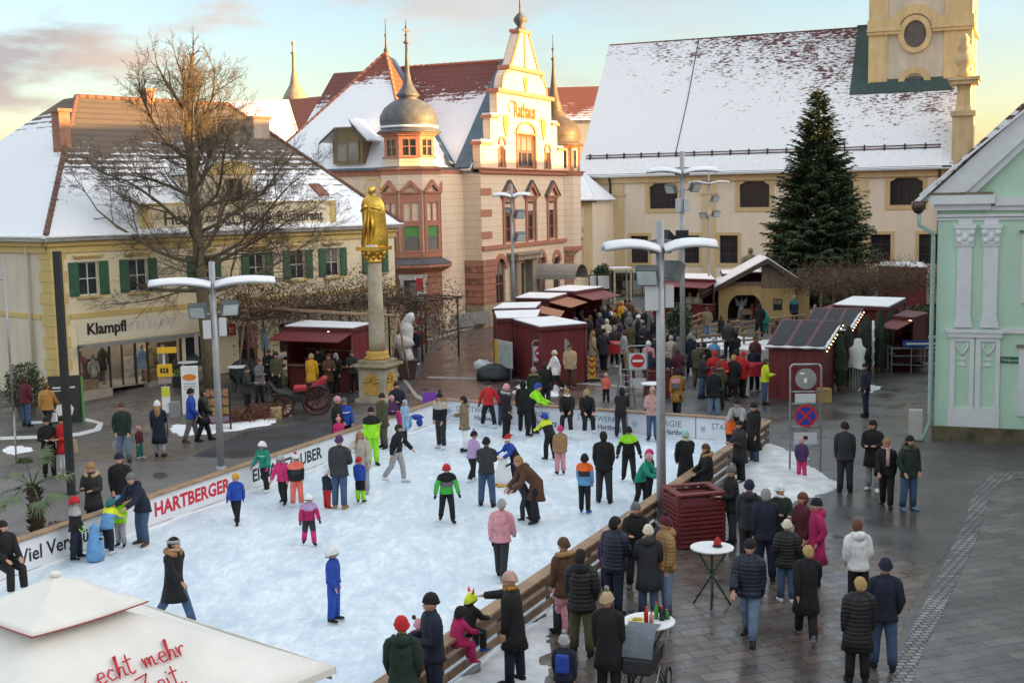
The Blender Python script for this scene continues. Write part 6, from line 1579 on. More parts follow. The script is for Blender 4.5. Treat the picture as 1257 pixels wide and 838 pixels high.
def shrub(name, label, p, h, r, n, m, sz, seed, tw=60, cat='shrub', pot=None):
 t = thing(name, label, cat, p)
 def f(q):
  v = Vector((q.gauss(0, 1), q.gauss(0, 1), q.gauss(0, 1))).normalized() * (q.random() ** .4)
  return Vector((v.x * r, v.y * r, h * .55 + v.z * h * .48))
 leaf_cloud('leaves', t, m, f, n, sz, seed)
 if tw: tangle(t, TWIG, lambda q: Vector((q.gauss(0, r * .25), q.gauss(0, r * .25), h * .2 + q.random() * h * .3)), tw, h * .7, .012, seed + 1, 'stems')
 if pot:
  mb = MB(); mb.lathe([(pot * .7, 0), (pot, .5), (pot * 1.08, .5), (pot * 1.08, .56), (pot * .9, .56)], 12); mb.build('pot', pot_m, t)
 return t
pot_m = mat('pot_grey', (.26, .25, .23), .8, .2, 4, .3)
shrub('potted_shrub', 'sparse olive green shrub in a pot at the left edge of the square', G(33, 508), 1.9, .75, 1500, LEAFG, .075, 21, 120, 'shrub', .4)
shrub('potted_shrub', 'dark evergreen in front of the annex beside the phone booth', G(741, 368), 2.6, .9, 1400, FIRN, .16, 22, 30)
shrub('potted_shrub', 'small dark fir between the slender lamp post and the church booth', G(829, 390), 2.2, .8, 1500, FIRN, .14, 23, 30)
shrub('potted_shrub', 'green fir boughs around the lamp post in the market', G(834, 420), 1.9, .7, 1400, FIRN, .12, 24, 30)
shrub('potted_shrub', 'green planted bush at the far right behind the metal tables', G(1128, 430), 2.2, .9, 1500, LEAFG, .1, 25, 40)
shrub('potted_shrub', 'dark bush next to the mint building behind the tables', G(1143, 425), 2.0, .8, 1500, FIRN, .12, 26, 40)
for i, (x, y, r) in enumerate(((283, 520, .55), (300, 518, .6), (318, 515, .55), (333, 511, .5))):
 p = G(x, y); t = thing('low_shrub', ['low red twigged shrub nearest the lamp post', 'low red twigged shrub, second from the lamp post', 'low red twigged shrub, third from the lamp post', 'low red twigged shrub beside the carriage boxes'][i], 'shrub', p, 0, 'low red shrubs by the road')
 tangle(t, mat('red_twigs', (.17, .06, .04), .85, .35, 5, .2), lambda q: Vector((q.gauss(0, r * .5), q.gauss(0, r * .4), q.uniform(0, .18))), 200, .5, .009, 40 + i, 'stems')
 leaf_cloud('leaves', t, mat('red_leaves', (.15, .055, .035), .85, .4, 5, .2), lambda q: Vector((q.gauss(0, r * .5), q.gauss(0, r * .42), abs(q.gauss(.2, .15)))), 500, .05, 50 + i)
pp = G(46, 662); t = thing('palm_tree', 'small fan palm with a shaggy trunk beside the rink barrier', 'palm', pp)
PALMG = mat('palm_leaf', (.085, .13, .05), .6, .35, 5, .2)
mb = MB(); q = random.Random(3)
mb.tube([(0, 0, 0), (.03, 0, .6), (-.03, 0, 1.25)], [.17, .15, .12], 10)
for i in range(120):
 a = q.uniform(0, 2 * PI); z = q.uniform(.05, 1.25); r = .17 - .04 * z
 mb.tube([(math.cos(a) * r * .8, math.sin(a) * r * .8, z), (math.cos(a) * (r + .07), math.sin(a) * (r + .07), z + .07)], [.03, .008], 4)
mb.build('trunk', mat('palm_trunk', (.06, .04, .025), .95, .4, 8, .8), t)
for i in range(13):
 a = i * 2.4 + q.uniform(-.3, .3); el = q.uniform(-.45, 1.1); L = q.uniform(.5, .85)
 d = Vector((math.cos(a) * math.cos(el), math.sin(a) * math.cos(el), math.sin(el)))
 s = d.cross(Vector((0, 0, 1))).normalized(); up = s.cross(d)
 b0 = Vector((-.03, 0, 1.25)); b1 = b0 + d * L
 mb = MB(); mb.tube([b0, b0.lerp(b1, .5) + Vector((0, 0, .05)), b1], [.018, .014, .01], 4)
 for k in range(17):
  f = -1.25 + 2.5 * k / 16; dd = (d * math.cos(f) + s * math.sin(f)).normalized(); L2 = .5 * (1 - .25 * abs(f)) * q.uniform(.85, 1.1); tip = b1 + dd * L2 + Vector((0, 0, -.14 * q.uniform(.6, 1.6))); md = b1 + dd * L2 * .55; sd = dd.cross(up).normalized() * .018
  mb.add([b1, md + sd, tip, md - sd], [(0, 1, 2, 3)])
 mb.build('frond', PALMG, t)
shrub('low_shrub', 'dry brown shrub at the foot of the small palm', G(72, 668), .55, .4, 500, DEADLEAF, .04, 61, 60)
# ============================================================ lamps
POLE = mat('pole_grey', (.36, .37, .39), .45, .12, 5, .08, metal=.35)
POLE_D = mat('pole_dark', (.02, .024, .026), .45, .15, 5, .08)
LENS = mat('lamp_lens', (.5, .55, .55), .25, .1, 4, .05)
BOXW = mat('box_white', (.52, .54, .56), .5, .08, 4, .05)
FLOOD = mat('flood_body', (.12, .14, .14), .5, .15, 5, .1)
def lamp(label, p, H, zw, span, rot, r=.09, wm=None, floods=(), boxes=(), snow=True):
 t = thing('street_lamp', label, 'lamp', p, rot, 'double winged street lamps')
 mb = MB(); mb.tube([(0, 0, 0), (0, 0, H * .5), (0, 0, H)], [r * 1.15, r, r * .92], 12); mb.lathe([(r * 1.5, 0), (r * 1.5, .25), (r * 1.2, .27)], 12); mb.build('pole', POLE, t)
 for s in (-1, 1):
  top, n = [], 8
  for i in range(n + 1):
   f = i / n; x = s * (.05 + f * span / 2); z = zw - .12 * (1 - f) ** 3.0 + .03 * math.sin(f * PI) - .05 * f * f
   top.append((x, z))
  vs, fs = [], []
  for i, (x, z) in enumerate(top):
   w_ = .36 * (1 - .45 * (i / n) ** 2.2) * (.75 + .25 * min(1, i / 3))
   for y, dz in ((-w_, -.03), (-w_ * .5, .025), (0, .045), (w_ * .5, .025), (w_, -.03)): vs.append((x, y, z + dz))
  for i in range(n):
   for k in range(4): fs.append((i * 5 + k, i * 5 + k + 1, (i + 1) * 5 + k + 1, (i + 1) * 5 + k))
  mb = MB(); m_ = len(vs); mb.add(vs + [(a, b, c - .05) for a, b, c in vs], fs + [tuple(i + m_ for i in f[::-1]) for f in fs] + [(i * 5, (i + 1) * 5, (i + 1) * 5 + m_, i * 5 + m_) for i in range(n)] + [(i * 5 + 4, i * 5 + 4 + m_, (i + 1) * 5 + 4 + m_, (i + 1) * 5 + 4) for i in range(n)] + [(n * 5 + k, n * 5 + k + 1, n * 5 + k + 1 + m_, n * 5 + k + m_) for k in range(4)], 0, True)
  wg = mb.build('wing', wm or POLE, t)
  if snow:
   v2 = [(a * .99, b * .93, c + .012) for a, b, c in vs]; v3 = [(a * .985, b * .88, c + .012 + .07 * (1 - (abs(b) / .31) ** 2 * .5)) for a, b, c in vs]
   mb = MB(); mb.add(v2 + v3, [tuple(i + m_ for i in f) for f in fs] + [(i * 5, (i + 1) * 5, (i + 1) * 5 + m_, i * 5 + m_) for i in range(n)] + [(i * 5 + 4, i * 5 + 4 + m_, (i + 1) * 5 + 4 + m_, (i + 1) * 5 + 4) for i in range(n)] + [(n * 5 + k, n * 5 + k + 1, n * 5 + k + 1 + m_, n * 5 + k + m_) for k in range(4)] + [(k, k + m_, k + 1 + m_, k + 1) for k in range(4)], 0, True)
   mb.build('snow_cap', SNOW, wg)
 mb = MB(); mb.tube([(-span * .22, 0, zw + .03), (0, 0, zw + .09), (span * .22, 0, zw + .03)], .03, 6); mb.tube([(-span * .1, 0, zw - .16), (span * .1, 0, zw - .16)], .05, 6); mb.build('bracket', FLOOD, t)
 for (x, y, z, yaw, sz) in floods:
  f = MB(); rm = Matrix.Rotation(.5, 3, 'X')
  f.cbox((x, y, z), (.36 * sz, .16 * sz, .3 * sz), yaw, tilt=rm); o = f.build('floodlight', FLOOD, t)
  f = MB(); d = Matrix.Rotation(yaw, 3, 'Z') @ rm @ Vector((0, -.085 * sz, 0)); f.cbox((x + d.x, y + d.y, z + d.z), (.31 * sz, .012, .25 * sz), yaw, tilt=rm); f.build('lens', LENS, o)
  f = MB(); f.tube([(0, 0, z - .1), (x * .7, y * .7, z - .12), (x, y, z - .05)], .025, 5); f.build('floodlight_arm', POLE, t)
 for (x, y, z, w_, h_, m_, nm) in boxes:
  f = MB(); f.box(x - w_ / 2, x + w_ / 2, y - .1, y + .1, z, z + h_); f.build(nm, m_, t, bevel=.012)
 return t
HORN = mat('speaker_black', (.012, .013, .018), .5, .1, 4, .05)
lampC = lamp('tall double winged lamp post in front of the plank fence of the rink', G(812, 652), 6.95, 6.45, 2.45, R(8), .1, floods=((-.32, -.15, 5.78, R(-25), 1.35), (.3, .12, 5.85, R(120), 1.35)), boxes=((-.2, -.02, 5.0, .26, .52, BOXW, 'control_box'), (.2, .06, 5.05, .2, .5, BOXW, 'control_box')))
lamp('double winged lamp post behind the white barrier, in front of the shop', G(272, 583), 5.95, 5.42, 3.3, R(12), .09, floods=((-.42, -.05, 4.62, R(-15), 1.3), (.42, .05, 4.66, R(15), 1.3)), boxes=((-.2, -.05, 3.85, .22, .5, BOXW, 'control_box'), (.22, .05, 3.9, .2, .5, BOXW, 'control_box')))
p = G(838, 470); pz = Y(838, 186, p.y).z
lamp('tallest lamp post among the market crowd with black loudspeakers', p, pz, pz - .72, 2.7, R(-4), .1, floods=((-.45, -.1, pz - 1.45, R(-40), 1.2), (.5, -.1, pz - 1.4, R(40), 1.2)), boxes=((-.16, -.1, pz - 2.35, .22, .5, BOXW, 'control_box'), (.17, -.1, pz - 2.35, .22, .5, BOXW, 'control_box'), (-.02, -.18, pz - 3.75, .5, .66, HORN, 'loudspeaker')))
mb = MB(); mb.lathe([(.09, 0), (.14, .2), (.36, .55)], 4, (0, 0, 0), 0, False, rot0=PI / 4); o = mb.build('horn_speaker', HORN, bpy.data.objects['street_lamp.002'], (-.25, -.25, pz - 3.4), (R(80), 0, R(-60)))
p = Y(629, 300, 66.0); lamp('slim lamp post with dark floodlights in front of the town hall facade', (p.x, p.y, 0), 8.3, 7.75, 1.9, R(5), .08, floods=((-.2, -.2, 6.9, R(-40), 1.0), (.4, -.15, 6.7, R(30), 1.5), (.4, -.15, 5.5, R(30), 1.6)))
p = Y(870, 300, 75.0); lamp('slender lamp post with sunlit-toned wings in front of the church windows', (p.x, p.y, 0), 8.9, 8.35, 2.4, R(0), .06, wm=TRIMW, snow=False, floods=((.35, -.15, 7.3, R(30), 1.3), (-.35, -.15, 6.3, R(-30), 1.2), (.4, -.15, 6.4, R(30), 1.3)))  # paler wing colour stands in for sunlight on the wings
p = G(88, 606); t = thing('black_pole', 'plain black square pole rising beside the rink barrier on the left', 'pole', p)
zt = Y(81, 308, p.y).z; mb = MB(); mb.box(-.09, .09, -.09, .09, 0, zt); mb.build('shaft', POLE_D, t, bevel=.01); part(t, 'base_plate', POLE_D, (-.16, .16, -.16, .16, 0, .03))
p = G(17, 512); t = thing('thin_pole', 'thin grey pole with a short arm at the left edge', 'pole', p); zt = Y(8, 322, p.y).z
mb = MB(); mb.tube([(0, 0, 0), (0, 0, zt)], .045, 8); mb.build('shaft', POLE, t); mb = MB(); mb.tube([(0, 0, zt - .6), (-.9, .1, zt - .66)], .03, 6); mb.build('arm', POLE, t)
# ============================================================ column of the Virgin
p = G(465, 492); t = thing('marian_column', 'stone column carrying a gilded Madonna statue with halo', 'monument', p, R(-22))
zz = lambda py: Y(460, py, p.y + .1).z
LIME = mat('column_limestone', (.42, .36, .26), .85, .3, 2.2, .5, 12, hue2=(.5, .44, .33))
LIME_D = mat('column_limestone_weathered', (.30, .26, .18), .9, .45, 3, .7, 10)
OCP = mat('shell_ochre', (.5, .3, .06), .7, .2, 6, .3)
mb = MB(); mb.box(-.66, .66, -.66, .66, 0, .16); mb.box(-.54, .54, -.54, .54, .161, 1.28); mb.build('pedestal', LIME, t, bevel=.015)
mb = MB(); mb.box(-.62, .62, -.62, .62, 1.281, 1.36); mb.box(-.72, .72, -.72, .72, 1.361, 1.46); mb.box(-.55, .55, -.55, .55, 1.461, 1.6); mb.build('pedestal_cornice', LIME_D, t, bevel=.015)
for k in range(4):
 a = k * PI / 2; ax = Vector((math.cos(a), math.sin(a), 0)); tx = Vector((-ax.y, ax.x, 0))
 mb = MB()
 for j in range(7):
  th_ = PI * j / 6; c = ax * .55 + Vector((0, 0, .82)); e = c + tx * math.cos(th_) * .3 + Vector((0, 0, math.sin(th_) * .3)); mb.tube([c, c.lerp(e, .6) + ax * .035, e], [.015, .05, .055], 5)
 mb.slab([ax * .541 + tx * x + Vector((0, 0, z)) for x, z in ((-.32, .3), (.32, .3), (.32, .78), (-.32, .78))], ax, .015); mb.build('shell_relief', OCP, t)
zs0, zs1 = 1.62, zz(322)
mb = MB(); mb.lathe([(.48, 1.6), (.48, 1.7), (.40, 1.74), (.44, 1.86), (.36, 1.92)], 20); mb.build('column_base', OCP, t)
mb = MB(); mb.lathe([(.31, 1.92), (.3, 2.4), (.285, 3.5), (.255, zs1)], 20); mb.build('shaft', LIME, t)
mb = MB(); zc0 = zs1; mb.lathe([(.27, zc0), (.33, zc0 + .04), (.28, zc0 + .08), (.34, zc0 + .25), (.36, zc0 + .38), (.46, zc0 + .46)], 16); mb.box(-.5, .5, -.5, .5, zc0 + .46, zc0 + .6)
for k in range(8):
 a = k * PI / 4; mb.blob((math.cos(a) * .38, math.sin(a) * .38, zc0 + .36), (.1, .1, .13)); mb.blob((math.cos(a + .4) * .33, math.sin(a + .4) * .33, zc0 + .2), (.07, .07, .1))
mb.build('capital', GOLD, t)
part(t, 'capital_snow', SNOW, (-.1, .3, -.46, -.1, zc0 + .602, zc0 + .66))
z0 = zc0 + .6; Hs = zz(229) - z0
mb = MB(); n = 20; vs, fs = [], []
prof = [(.40, 0), (.42, .05), (.38, .2), (.36, .38), (.37, .5), (.38, .6), (.36, .7), (.31, .78), (.2, .835), (.1, .86), (.09, .88)]
for i, (r, f) in enumerate(prof):
 for k in range(n):
  a = 2 * PI * k / n; fold = 1 + (.09 * math.sin(5 * a + 3 * f) + .05 * math.sin(9 * a - 5 * f)) * (1 if f < .75 else .3)
  vs.append((math.cos(a) * r * fold * 1.22 + .05 * math.sin(f * 4), math.sin(a) * r * fold * .8, z0 + f * Hs))
for i in range(len(prof) - 1):
 for k in range(n): fs.append((i * n + k, i * n + (k + 1) % n, (i + 1) * n + (k + 1) % n, (i + 1) * n + k))
mb.add(vs, fs, 0, True)
mb.blob((-.02, -.03, z0 + .93 * Hs), (.12, .13, .17), 12, 8); mb.blob((-.02, .03, z0 + .95 * Hs), (.145, .14, .16), 10, 6)
mb.tube([(.26, 0, z0 + .74 * Hs), (.34, -.16, z0 + .62 * Hs), (.08, -.36, z0 + .66 * Hs)], [.1, .09, .05], 8); mb.tube([(-.26, 0, z0 + .74 * Hs), (-.36, -.12, z0 + .6 * Hs), (-.08, -.36, z0 + .68 * Hs)], [.1, .09, .05], 8)
for sg in (0, 1, 2): mb.tube([(-.3 + .22 * sg, -.24 - .05 * (sg == 1), z0 + .02), (-.2 + .18 * sg, -.34, z0 + .35 * Hs), (.1 * sg - .1, -.3, z0 + .6 * Hs)], [.05, .06, .03], 6)
mb.build('statue', GOLD, t)
mb = MB(); mb.tube([(.34 * math.cos(a), .06, z0 + .97 * Hs + .34 * math.sin(a)) for a in np.linspace(-1.0, PI + 1.0, 26)], .018, 5, cap=False)
for a in np.linspace(-.4, PI + .4, 9): mb.blob((.34 * math.cos(a), .06, z0 + .97 * Hs + .34 * math.sin(a)), .04, 6, 4)
mb.build('halo', GOLD, t)
# ============================================================ smaller furniture on the square
def bar_table(label, p, items=None, top=WHITEP, cloth=None, h=1.08):
 t = thing('bar_table', label, 'table', p, rnd.uniform(0, 3), 'standing bar tables')
 mb = MB(); mb.lathe([(.38, h - .03), (.40, h - .02), (.40, h), (.39, h + .006)], 24); mb.build('tabletop', top, t)
 for k in range(2):
  a = k * PI / 2 + .4
  for s in (-1, 1):
   mb = MB(); mb.tube([(math.cos(a) * .34 * s, math.sin(a) * .34 * s, 0), (-math.cos(a) * .3 * s, -math.sin(a) * .3 * s, h - .03)], .018, 6); mb.build('leg', GREENLEG, t)
 mb = MB(); mb.tube([(.15 * math.cos(a), .15 * math.sin(a), .62) for a in np.linspace(0, 2 * PI, 13)], .012, 5, cap=False); mb.build('brace', GREENLEG, t)
 return t
GREENLEG = mat('leg_green', (.02, .06, .035), .5, .2, 5, .1)
REDCL = mat('red_cloth', (.42, .02, .03), .8, .15, 4, .3)
tb1 = bar_table('white standing table with a red ornament, beside the slatted red box', G(874, 741))
p1 = G(874, 741); p1.z = 1.087
t = thing('table_lantern', 'small red ornament with dark foot on the standing table', 'ornament', p1 + Vector((.1, 0, 0))); mb = MB(); mb.lathe([(.09, 0), (.09, .025), (.04, .03)], 12); mb.build('foot', HORN, t); mb = MB(); mb.lathe([(.06, .03), (.075, .08), (.05, .15), (.01, .19)], 12); mb.build('ornament', REDCL, t)
tb2 = bar_table('white standing table laid with snacks and bottles, above the pram', G(797, 845)); p2 = G(797, 845)
def bottle(name, label, off, col, h=.24, r=.035, cat='bottle'):
 t = thing(name, label, cat, (p2.x + off[0], p2.y + off[1], 1.087)); m_ = mat('bt_%d' % int(1000 * (col[0] + 2 * col[1] + 5 * col[2])), col, .3, .1, 4, 0)
 mb = MB(); mb.lathe([(r, 0), (r, h * .6), (r * .45, h * .78), (r * .4, h * .9)], 12); mb.build('bottle_body', m_, t)
 mb = MB(); mb.lathe([(r * .45, h * .9), (r * .45, h)], 10); mb.build('cap', INK_R, t)
bottle('sauce_bottle', 'red ketchup bottle on the snack table', (-.05, -.08), (.5, .01, .01)); bottle('sauce_bottle', 'small pink bottle beside the ketchup on the snack table', (.03, -.1), (.6, .25, .25), .18); bottle('drink_bottle', 'green bottle on the snack table', (.12, .06), (.06, .3, .03), .26)
bottle('drink_can', 'black cup standing beside the green bottle on the table', (.2, .0), (.01, .01, .012), .22, .045, 'cup'); bottle('drink_cup', 'dark green cup at the right of the snack table', (.28, .06), (.02, .14, .07), .15, .05, 'cup')
t = thing('snack_plate', 'yellow plate of food on the snack table', 'plate', (p2.x - .18, p2.y - .03, 1.088)); mb = MB(); mb.lathe([(.11, 0), (.14, .015), (.13, .018)], 16); mb.build('plate', mat('plate_yellow', (.7, .6, .2), .6, .1, 4, 0), t); mb = MB()
for k in range(9): mb.tube([(-.07 + .016 * k, -.05 + .01 * (k % 3), .03), (-.05 + .014 * k, .05, .035)], .008, 4)
mb.build('chips', mat('chips', (.6, .4, .1), .7, .2, 6, 0), t)
for x, y, lb in ((232, 477, 'standing table nearest the bare tree trunk'), (293, 483, 'standing table beside the woman with the white shoulder strap'), (343, 468, 'standing table at the left corner of the drinks booth'), (372, 468, 'standing table in front of the drinks booth counter'), (412, 465, 'standing table with cups right of the drinks counter'), (801, 508, 'standing table beside the tall lamp in the market')):
 bar_table(lb, G(x, y))
for x, y, lb in ((755, 450, 'table under a bright red cloth in the middle of the crowd'), (905, 478, 'red clothed table near the front felt hut'), (889, 486, 'red clothed table among the group in red Santa jackets'), (928, 480, 'red clothed table touching the front felt hut')):
 p = G(x, y); t = thing('clothed_table', lb, 'table', p, 0, 'tables under red cloths'); mb = MB()
 n = 18; vs = []; fs = []
 for r, z in ((.0, 1.12), (.38, 1.12), (.4, 1.04), (.38, .85), (.42, .62)):
  for k in range(n): a = 2 * PI * k / n; j = 1 + .1 * math.sin(5 * a) * (z < 1); vs.append((r * math.cos(a) * j, r * math.sin(a) * j, z))
 for i in range(4):
  for k in range(n): fs.append((i * n + k, i * n + (k + 1) % n, (i + 1) * n + (k + 1) % n, (i + 1) * n + k))
 mb.add(vs, fs, 0, True); mb.build('cloth', REDCL, t); mb = MB(); mb.lathe([(.22, 0), (.22, .03), (.03, .06), (.03, 1.1)], 10); mb.build('pedestal', ZINC, t)
def slat_box(label, pl, w, d, h, rz, n=11):
 t = thing('slatted_bin', label, 'planter box', pl, rz, 'dark red slatted boxes')
 for sx_ in (-1, 1):
  for sy_ in (-1, 1): mb = MB(); mb.box(sx_ * (w / 2 - .03) - .03, sx_ * (w / 2 - .03) + .03, sy_ * (d / 2 - .03) - .03, sy_ * (d / 2 - .03) + .03, 0, h - .04); mb.build('post', RED_W, t)
 for side, (a0, a1, b0, b1) in dict(front=(-w / 2, w / 2, -d / 2 - .02, -d / 2), back=(-w / 2, w / 2, d / 2, d / 2 + .02), left=(-w / 2 - .02, -w / 2, -d / 2, d / 2), right=(w / 2, w / 2 + .02, -d / 2, d / 2)).items():
  mb = MB()
  for i in range(n): z = .04 + (h - .12) * i / n; mb.box(a0, a1, b0, b1, z, z + (h - .12) / n * .72)
  mb.build('slats', RED_W, t)
 part(t, 'rim', RED_W, (-w / 2 - .04, w / 2 + .04, -d / 2 - .04, -d / 2 + .12, h - .038, h), (-w / 2 - .04, w / 2 + .04, d / 2 - .12, d / 2 + .04, h - .038, h), (-w / 2 - .04, -w / 2 + .12, -d / 2 + .121, d / 2 - .121, h - .038, h), (w / 2 - .12, w / 2 + .04, -d / 2 + .121, d / 2 - .121, h - .038, h))
 part(t, 'grating', RED_W, *[(-w / 2 + .125, w / 2 - .125, -d / 2 + .2 + k * .14, -d / 2 + .25 + k * .14, h - .14, h - .1) for k in range(int((d - .3) / .14))])
 part(t, 'inner_bin', HORN, (-w / 2 + .05, w / 2 - .05, -d / 2 + .05, d / 2 - .05, .02, h - .3))
pb = (G(822, 678) + G(886, 664)) / 2
slat_box('large dark red slatted box standing by the plank fence', Vector((pb.x, pb.y + .35, 0)), 1.05, .95, 1.2, R(14))
slat_box('smaller red slatted box in the market behind the lamp post', G(806, 487), .8, .8, 1.05, R(5), 9)
def sign_frame(name, label, p, rz, w, h, parts, group=None):
 t = thing(name, label, 'sign', p, rz, group)
 for s in (-1, 1): mb = MB(); mb.tube([(s * w / 2, 0, 0), (s * w / 2, 0, h - .06), (s * (w / 2 - .06), 0, h)], .028, 8); mb.build('post', ZINC, t)
 mb = MB(); mb.tube([(-w / 2 + .06, 0, h), (w / 2 - .06, 0, h)], .028, 8); mb.build('top_rail', ZINC, t)
 return t
def disc(mb, x, z, r, y0, y1, n=24): mb.prism([(x + r * math.cos(2 * PI * k / n), z + r * math.sin(2 * PI * k / n)) for k in range(n)], y0, y1)
BLUE_S = mat('sign_blue_disc', (.015, .04, .32), .4, .05, 3, 0); RED_S = mat('sign_red_disc', (.5, .015, .025), .4, .05, 3, 0); GREY_S = mat('sign_back', (.3, .31, .31), .5, .12, 3, .05, metal=.4)
p = G(988, 582); t = sign_frame('sign_frame', 'tubular frame with no stopping sign and grey sign back beside the snow heap', p, R(-6), .8, 2.98, None)
for z in (.55, .95, 1.22, 1.75, 1.85, 2.2): pass
for z in (.78, 1.3, 1.92, 2.25): mb = MB(); mb.tube([(-.4, 0, z), (.4, 0, z)], .02, 6); mb.build('cross_rail', ZINC, t)
mb = MB(); disc(mb, 0, 2.6, .28, -.05, -.03); s_ = mb.build('sign_back', GREY_S, t); part(s_, 'sticker', WHITEP, (-.16, -.04, -.056, -.051, 2.72, 2.77), (-.06, .03, -.056, -.051, 2.5, 2.62))
part(t, 'plate', BOXW, (-.28, .26, -.05, -.03, 1.96, 2.2)); part(t, 'plate', BOXW, (-.3, .3, -.05, -.03, .85, 1.15)); part(t, 'plate_mark', INK, (-.06, .06, -.056, -.051, .96, 1.06))
mb = MB(); disc(mb, 0, 1.6, .30, -.05, -.03); sd = mb.build('no_stopping_sign', RED_S, t); mb = MB(); disc(mb, 0, 1.6, .245, -.056, -.051); mb.build('blue_field', BLUE_S, sd)
mb = MB(); mb.cbox((0, -.06, 1.6), (.5, .006, .06), 0, tilt=Matrix.Rotation(PI / 4, 3, 'Y')); mb.cbox((0, -.063, 1.6), (.5, .006, .06), 0, tilt=Matrix.Rotation(-PI / 4, 3, 'Y')); mb.build('red_cross', RED_S, sd)
def no_entry(label, p, rz, w, h, zc, r):
 t = sign_frame('no_entry_sign', label, p, rz, w, h, None, 'no entry signs in tubular frames')
 mb = MB(); mb.tube([(-w / 2, 0, zc - r - .1), (w / 2, 0, zc - r - .1)], .02, 6); mb.build('cross_rail', ZINC, t)
 part(t, 'backing', BOXW, (-w / 2 + .03, w / 2 - .03, -.035, -.025, zc - r - .06, zc + r + .04))
 mb = MB(); disc(mb, 0, zc, r, -.045, -.036); s = mb.build('red_disc', RED_S, t); part(s, 'white_bar', WHITEP, (-r * .75, r * .75, -.052, -.046, zc - r * .17, zc + r * .17))
 return t
no_entry('no entry sign in front of the nearest red booth', G(664, 474), R(10), .62, 1.85, 1.35, .24)
t = no_entry('no entry sign beside the aluminium ladder', G(783, 492), R(0), .72, 2.05, 1.5, .25); part(t, 'plate', BOXW, (-.3, .3, -.04, -.03, .55, .85))
p = G(692, 472); t = thing('round_sign', 'round grey sign back with white sheets in front of the red booth', 'sign', p, R(5)); mb = MB(); mb.tube([(0, 0, 0), (0, 0, 1.9)], .025, 6); mb.build('post', WOOD, t); mb = MB(); disc(mb, 0, 1.62, .27, -.05, -.03); mb.build('sign_back', GREY_S, t); part(t, 'notice', WHITEP, (-.22, -.02, -.04, -.03, .75, 1.3), (.01, .2, -.045, -.03, .8, 1.32))
p = G(727, 467); t = thing('chevron_beacon', 'yellow and red chevron beacon at the corner of the red booth', 'beacon', p, R(5)); part(t, 'foot', HORN, (-.3, .3, -.2, .2, 0, .08)); b_ = part(t, 'panel', mat('beacon_yellow', (.75, .5, .02), .5, .05, 3, 0), (-.14, .14, -.02, .02, .09, .95))
mb = MB()
for k in range(3): z = .2 + k * .26; mb.prism([(-.13, z + .12), (0, z), (.13, z + .12), (.13, z + .24), (0, z + .12), (-.13, z + .24)][::1], -.026, -.021)
mb.build('chevron', RED_S, b_)
p = G(768, 496); t = thing('step_ladder', 'aluminium step ladder opened beside the no entry sign', 'ladder', p, R(10))
for s in (-1, 1): mb = MB(); mb.tube([(s * .26 - .0, -.35, 0), (s * .17, 0, 1.5)], .022, 6); mb.build('rail', ZINC, t); mb = MB(); mb.tube([(s * .26, .4, 0), (s * .17, .02, 1.48)], .02, 6); mb.build('rear_leg', ZINC, t)
for k in range(6): f = (k + 1) / 7; mb = MB(); w_ = .26 - .09 * f; mb.box(-w_, w_, -.35 + .35 * f - .04, -.35 + .35 * f + .04, 1.5 * f - .012, 1.5 * f + .012); mb.build('step', ZINC, t)
p = G(374, 507); t = thing('carriage', 'old open horse carriage with red seats and spoked wheels', 'carriage', p, R(8))
CWOOD = mat('carriage_red', (.12, .03, .02), .5, .25, 5, .2); CDARK = mat('carriage_black', (.018, .024, .022), .4, .2, 5, .1); SEAT = mat('carriage_seat', (.4, .02, .03), .55, .15, 4, .2); CTYRE = mat('tyre_black', (.02, .02, .02), .7, .1, 4, .1)
def cwheel(x, y, r):
 mb = MB(); mb.tube([(x + r * math.cos(a), y, r + r * math.sin(a)) for a in np.linspace(0, 2 * PI, 25)], .028, 6, cap=False); w = mb.build('wheel', CTYRE, t)
 mb = MB(); mb.tube([(x + (r - .05) * math.cos(a), y, r + (r - .05) * math.sin(a)) for a in np.linspace(0, 2 * PI, 25)], .03, 6, cap=False)
 for k in range(12): a = k * PI / 6; mb.tube([(x + .05 * math.cos(a), y, r + .05 * math.sin(a)), (x + (r - .06) * math.cos(a), y, r + (r - .06) * math.sin(a))], .016, 5)
 mb.build('spokes', CWOOD, w); mb = MB(); mb.tube([(x, y - .1, r), (x, y + .1, r)], .07, 8); mb.build('hub', CWOOD, w)
for y in (-.55, .55): cwheel(-.72, y, .36); cwheel(.45, y, .5)
mb = MB(); mb.tube([(-.72, -.55, .36), (-.72, .55, .36)], .035, 6); mb.tube([(.45, -.55, .5), (.45, .55, .5)], .035, 6); mb.build('axle', CWOOD, t)
mb = MB(); mb.slab([(-.95, -.38, .62), (-.75, -.38, .5), (.2, -.38, .48), (.75, -.38, .7), (.8, -.38, 1.05), (.62, -.38, 1.05), (.35, -.38, .8), (-.25, -.38, .72), (-.6, -.38, .8), (-.95, -.38, .9)], (0, 1, 0), .76); mb.build('body', CDARK, t, bevel=.02)
part(t, 'seat', SEAT, (-.35, .1, -.34, .34, .85, 1.0), bevel=.03)
mb = MB(); mb.slab([(.25, -.36, .9), (.7, -.36, 1.05), (.85, -.36, 1.28), (.7, -.36, 1.3), (.3, -.36, 1.02)], (0, 1, 0), .72); mb.build('rear_seat', SEAT, t, bevel=.03)
mb = MB()
for y in (-.6, .6): mb.tube([(.0, y, .75), (.2, y, 1.0), (.5, y, 1.1), (.85, y, .95)], [(.015, .09)] * 4, 6); mb.tube([(-1.05, y * .95, .6), (-.9, y * .95, .82), (-.6, y * .95, .84), (-.4, y * .95, .68)], [(.015, .08)] * 4, 6)
mb.build('mudguard', CDARK, t)
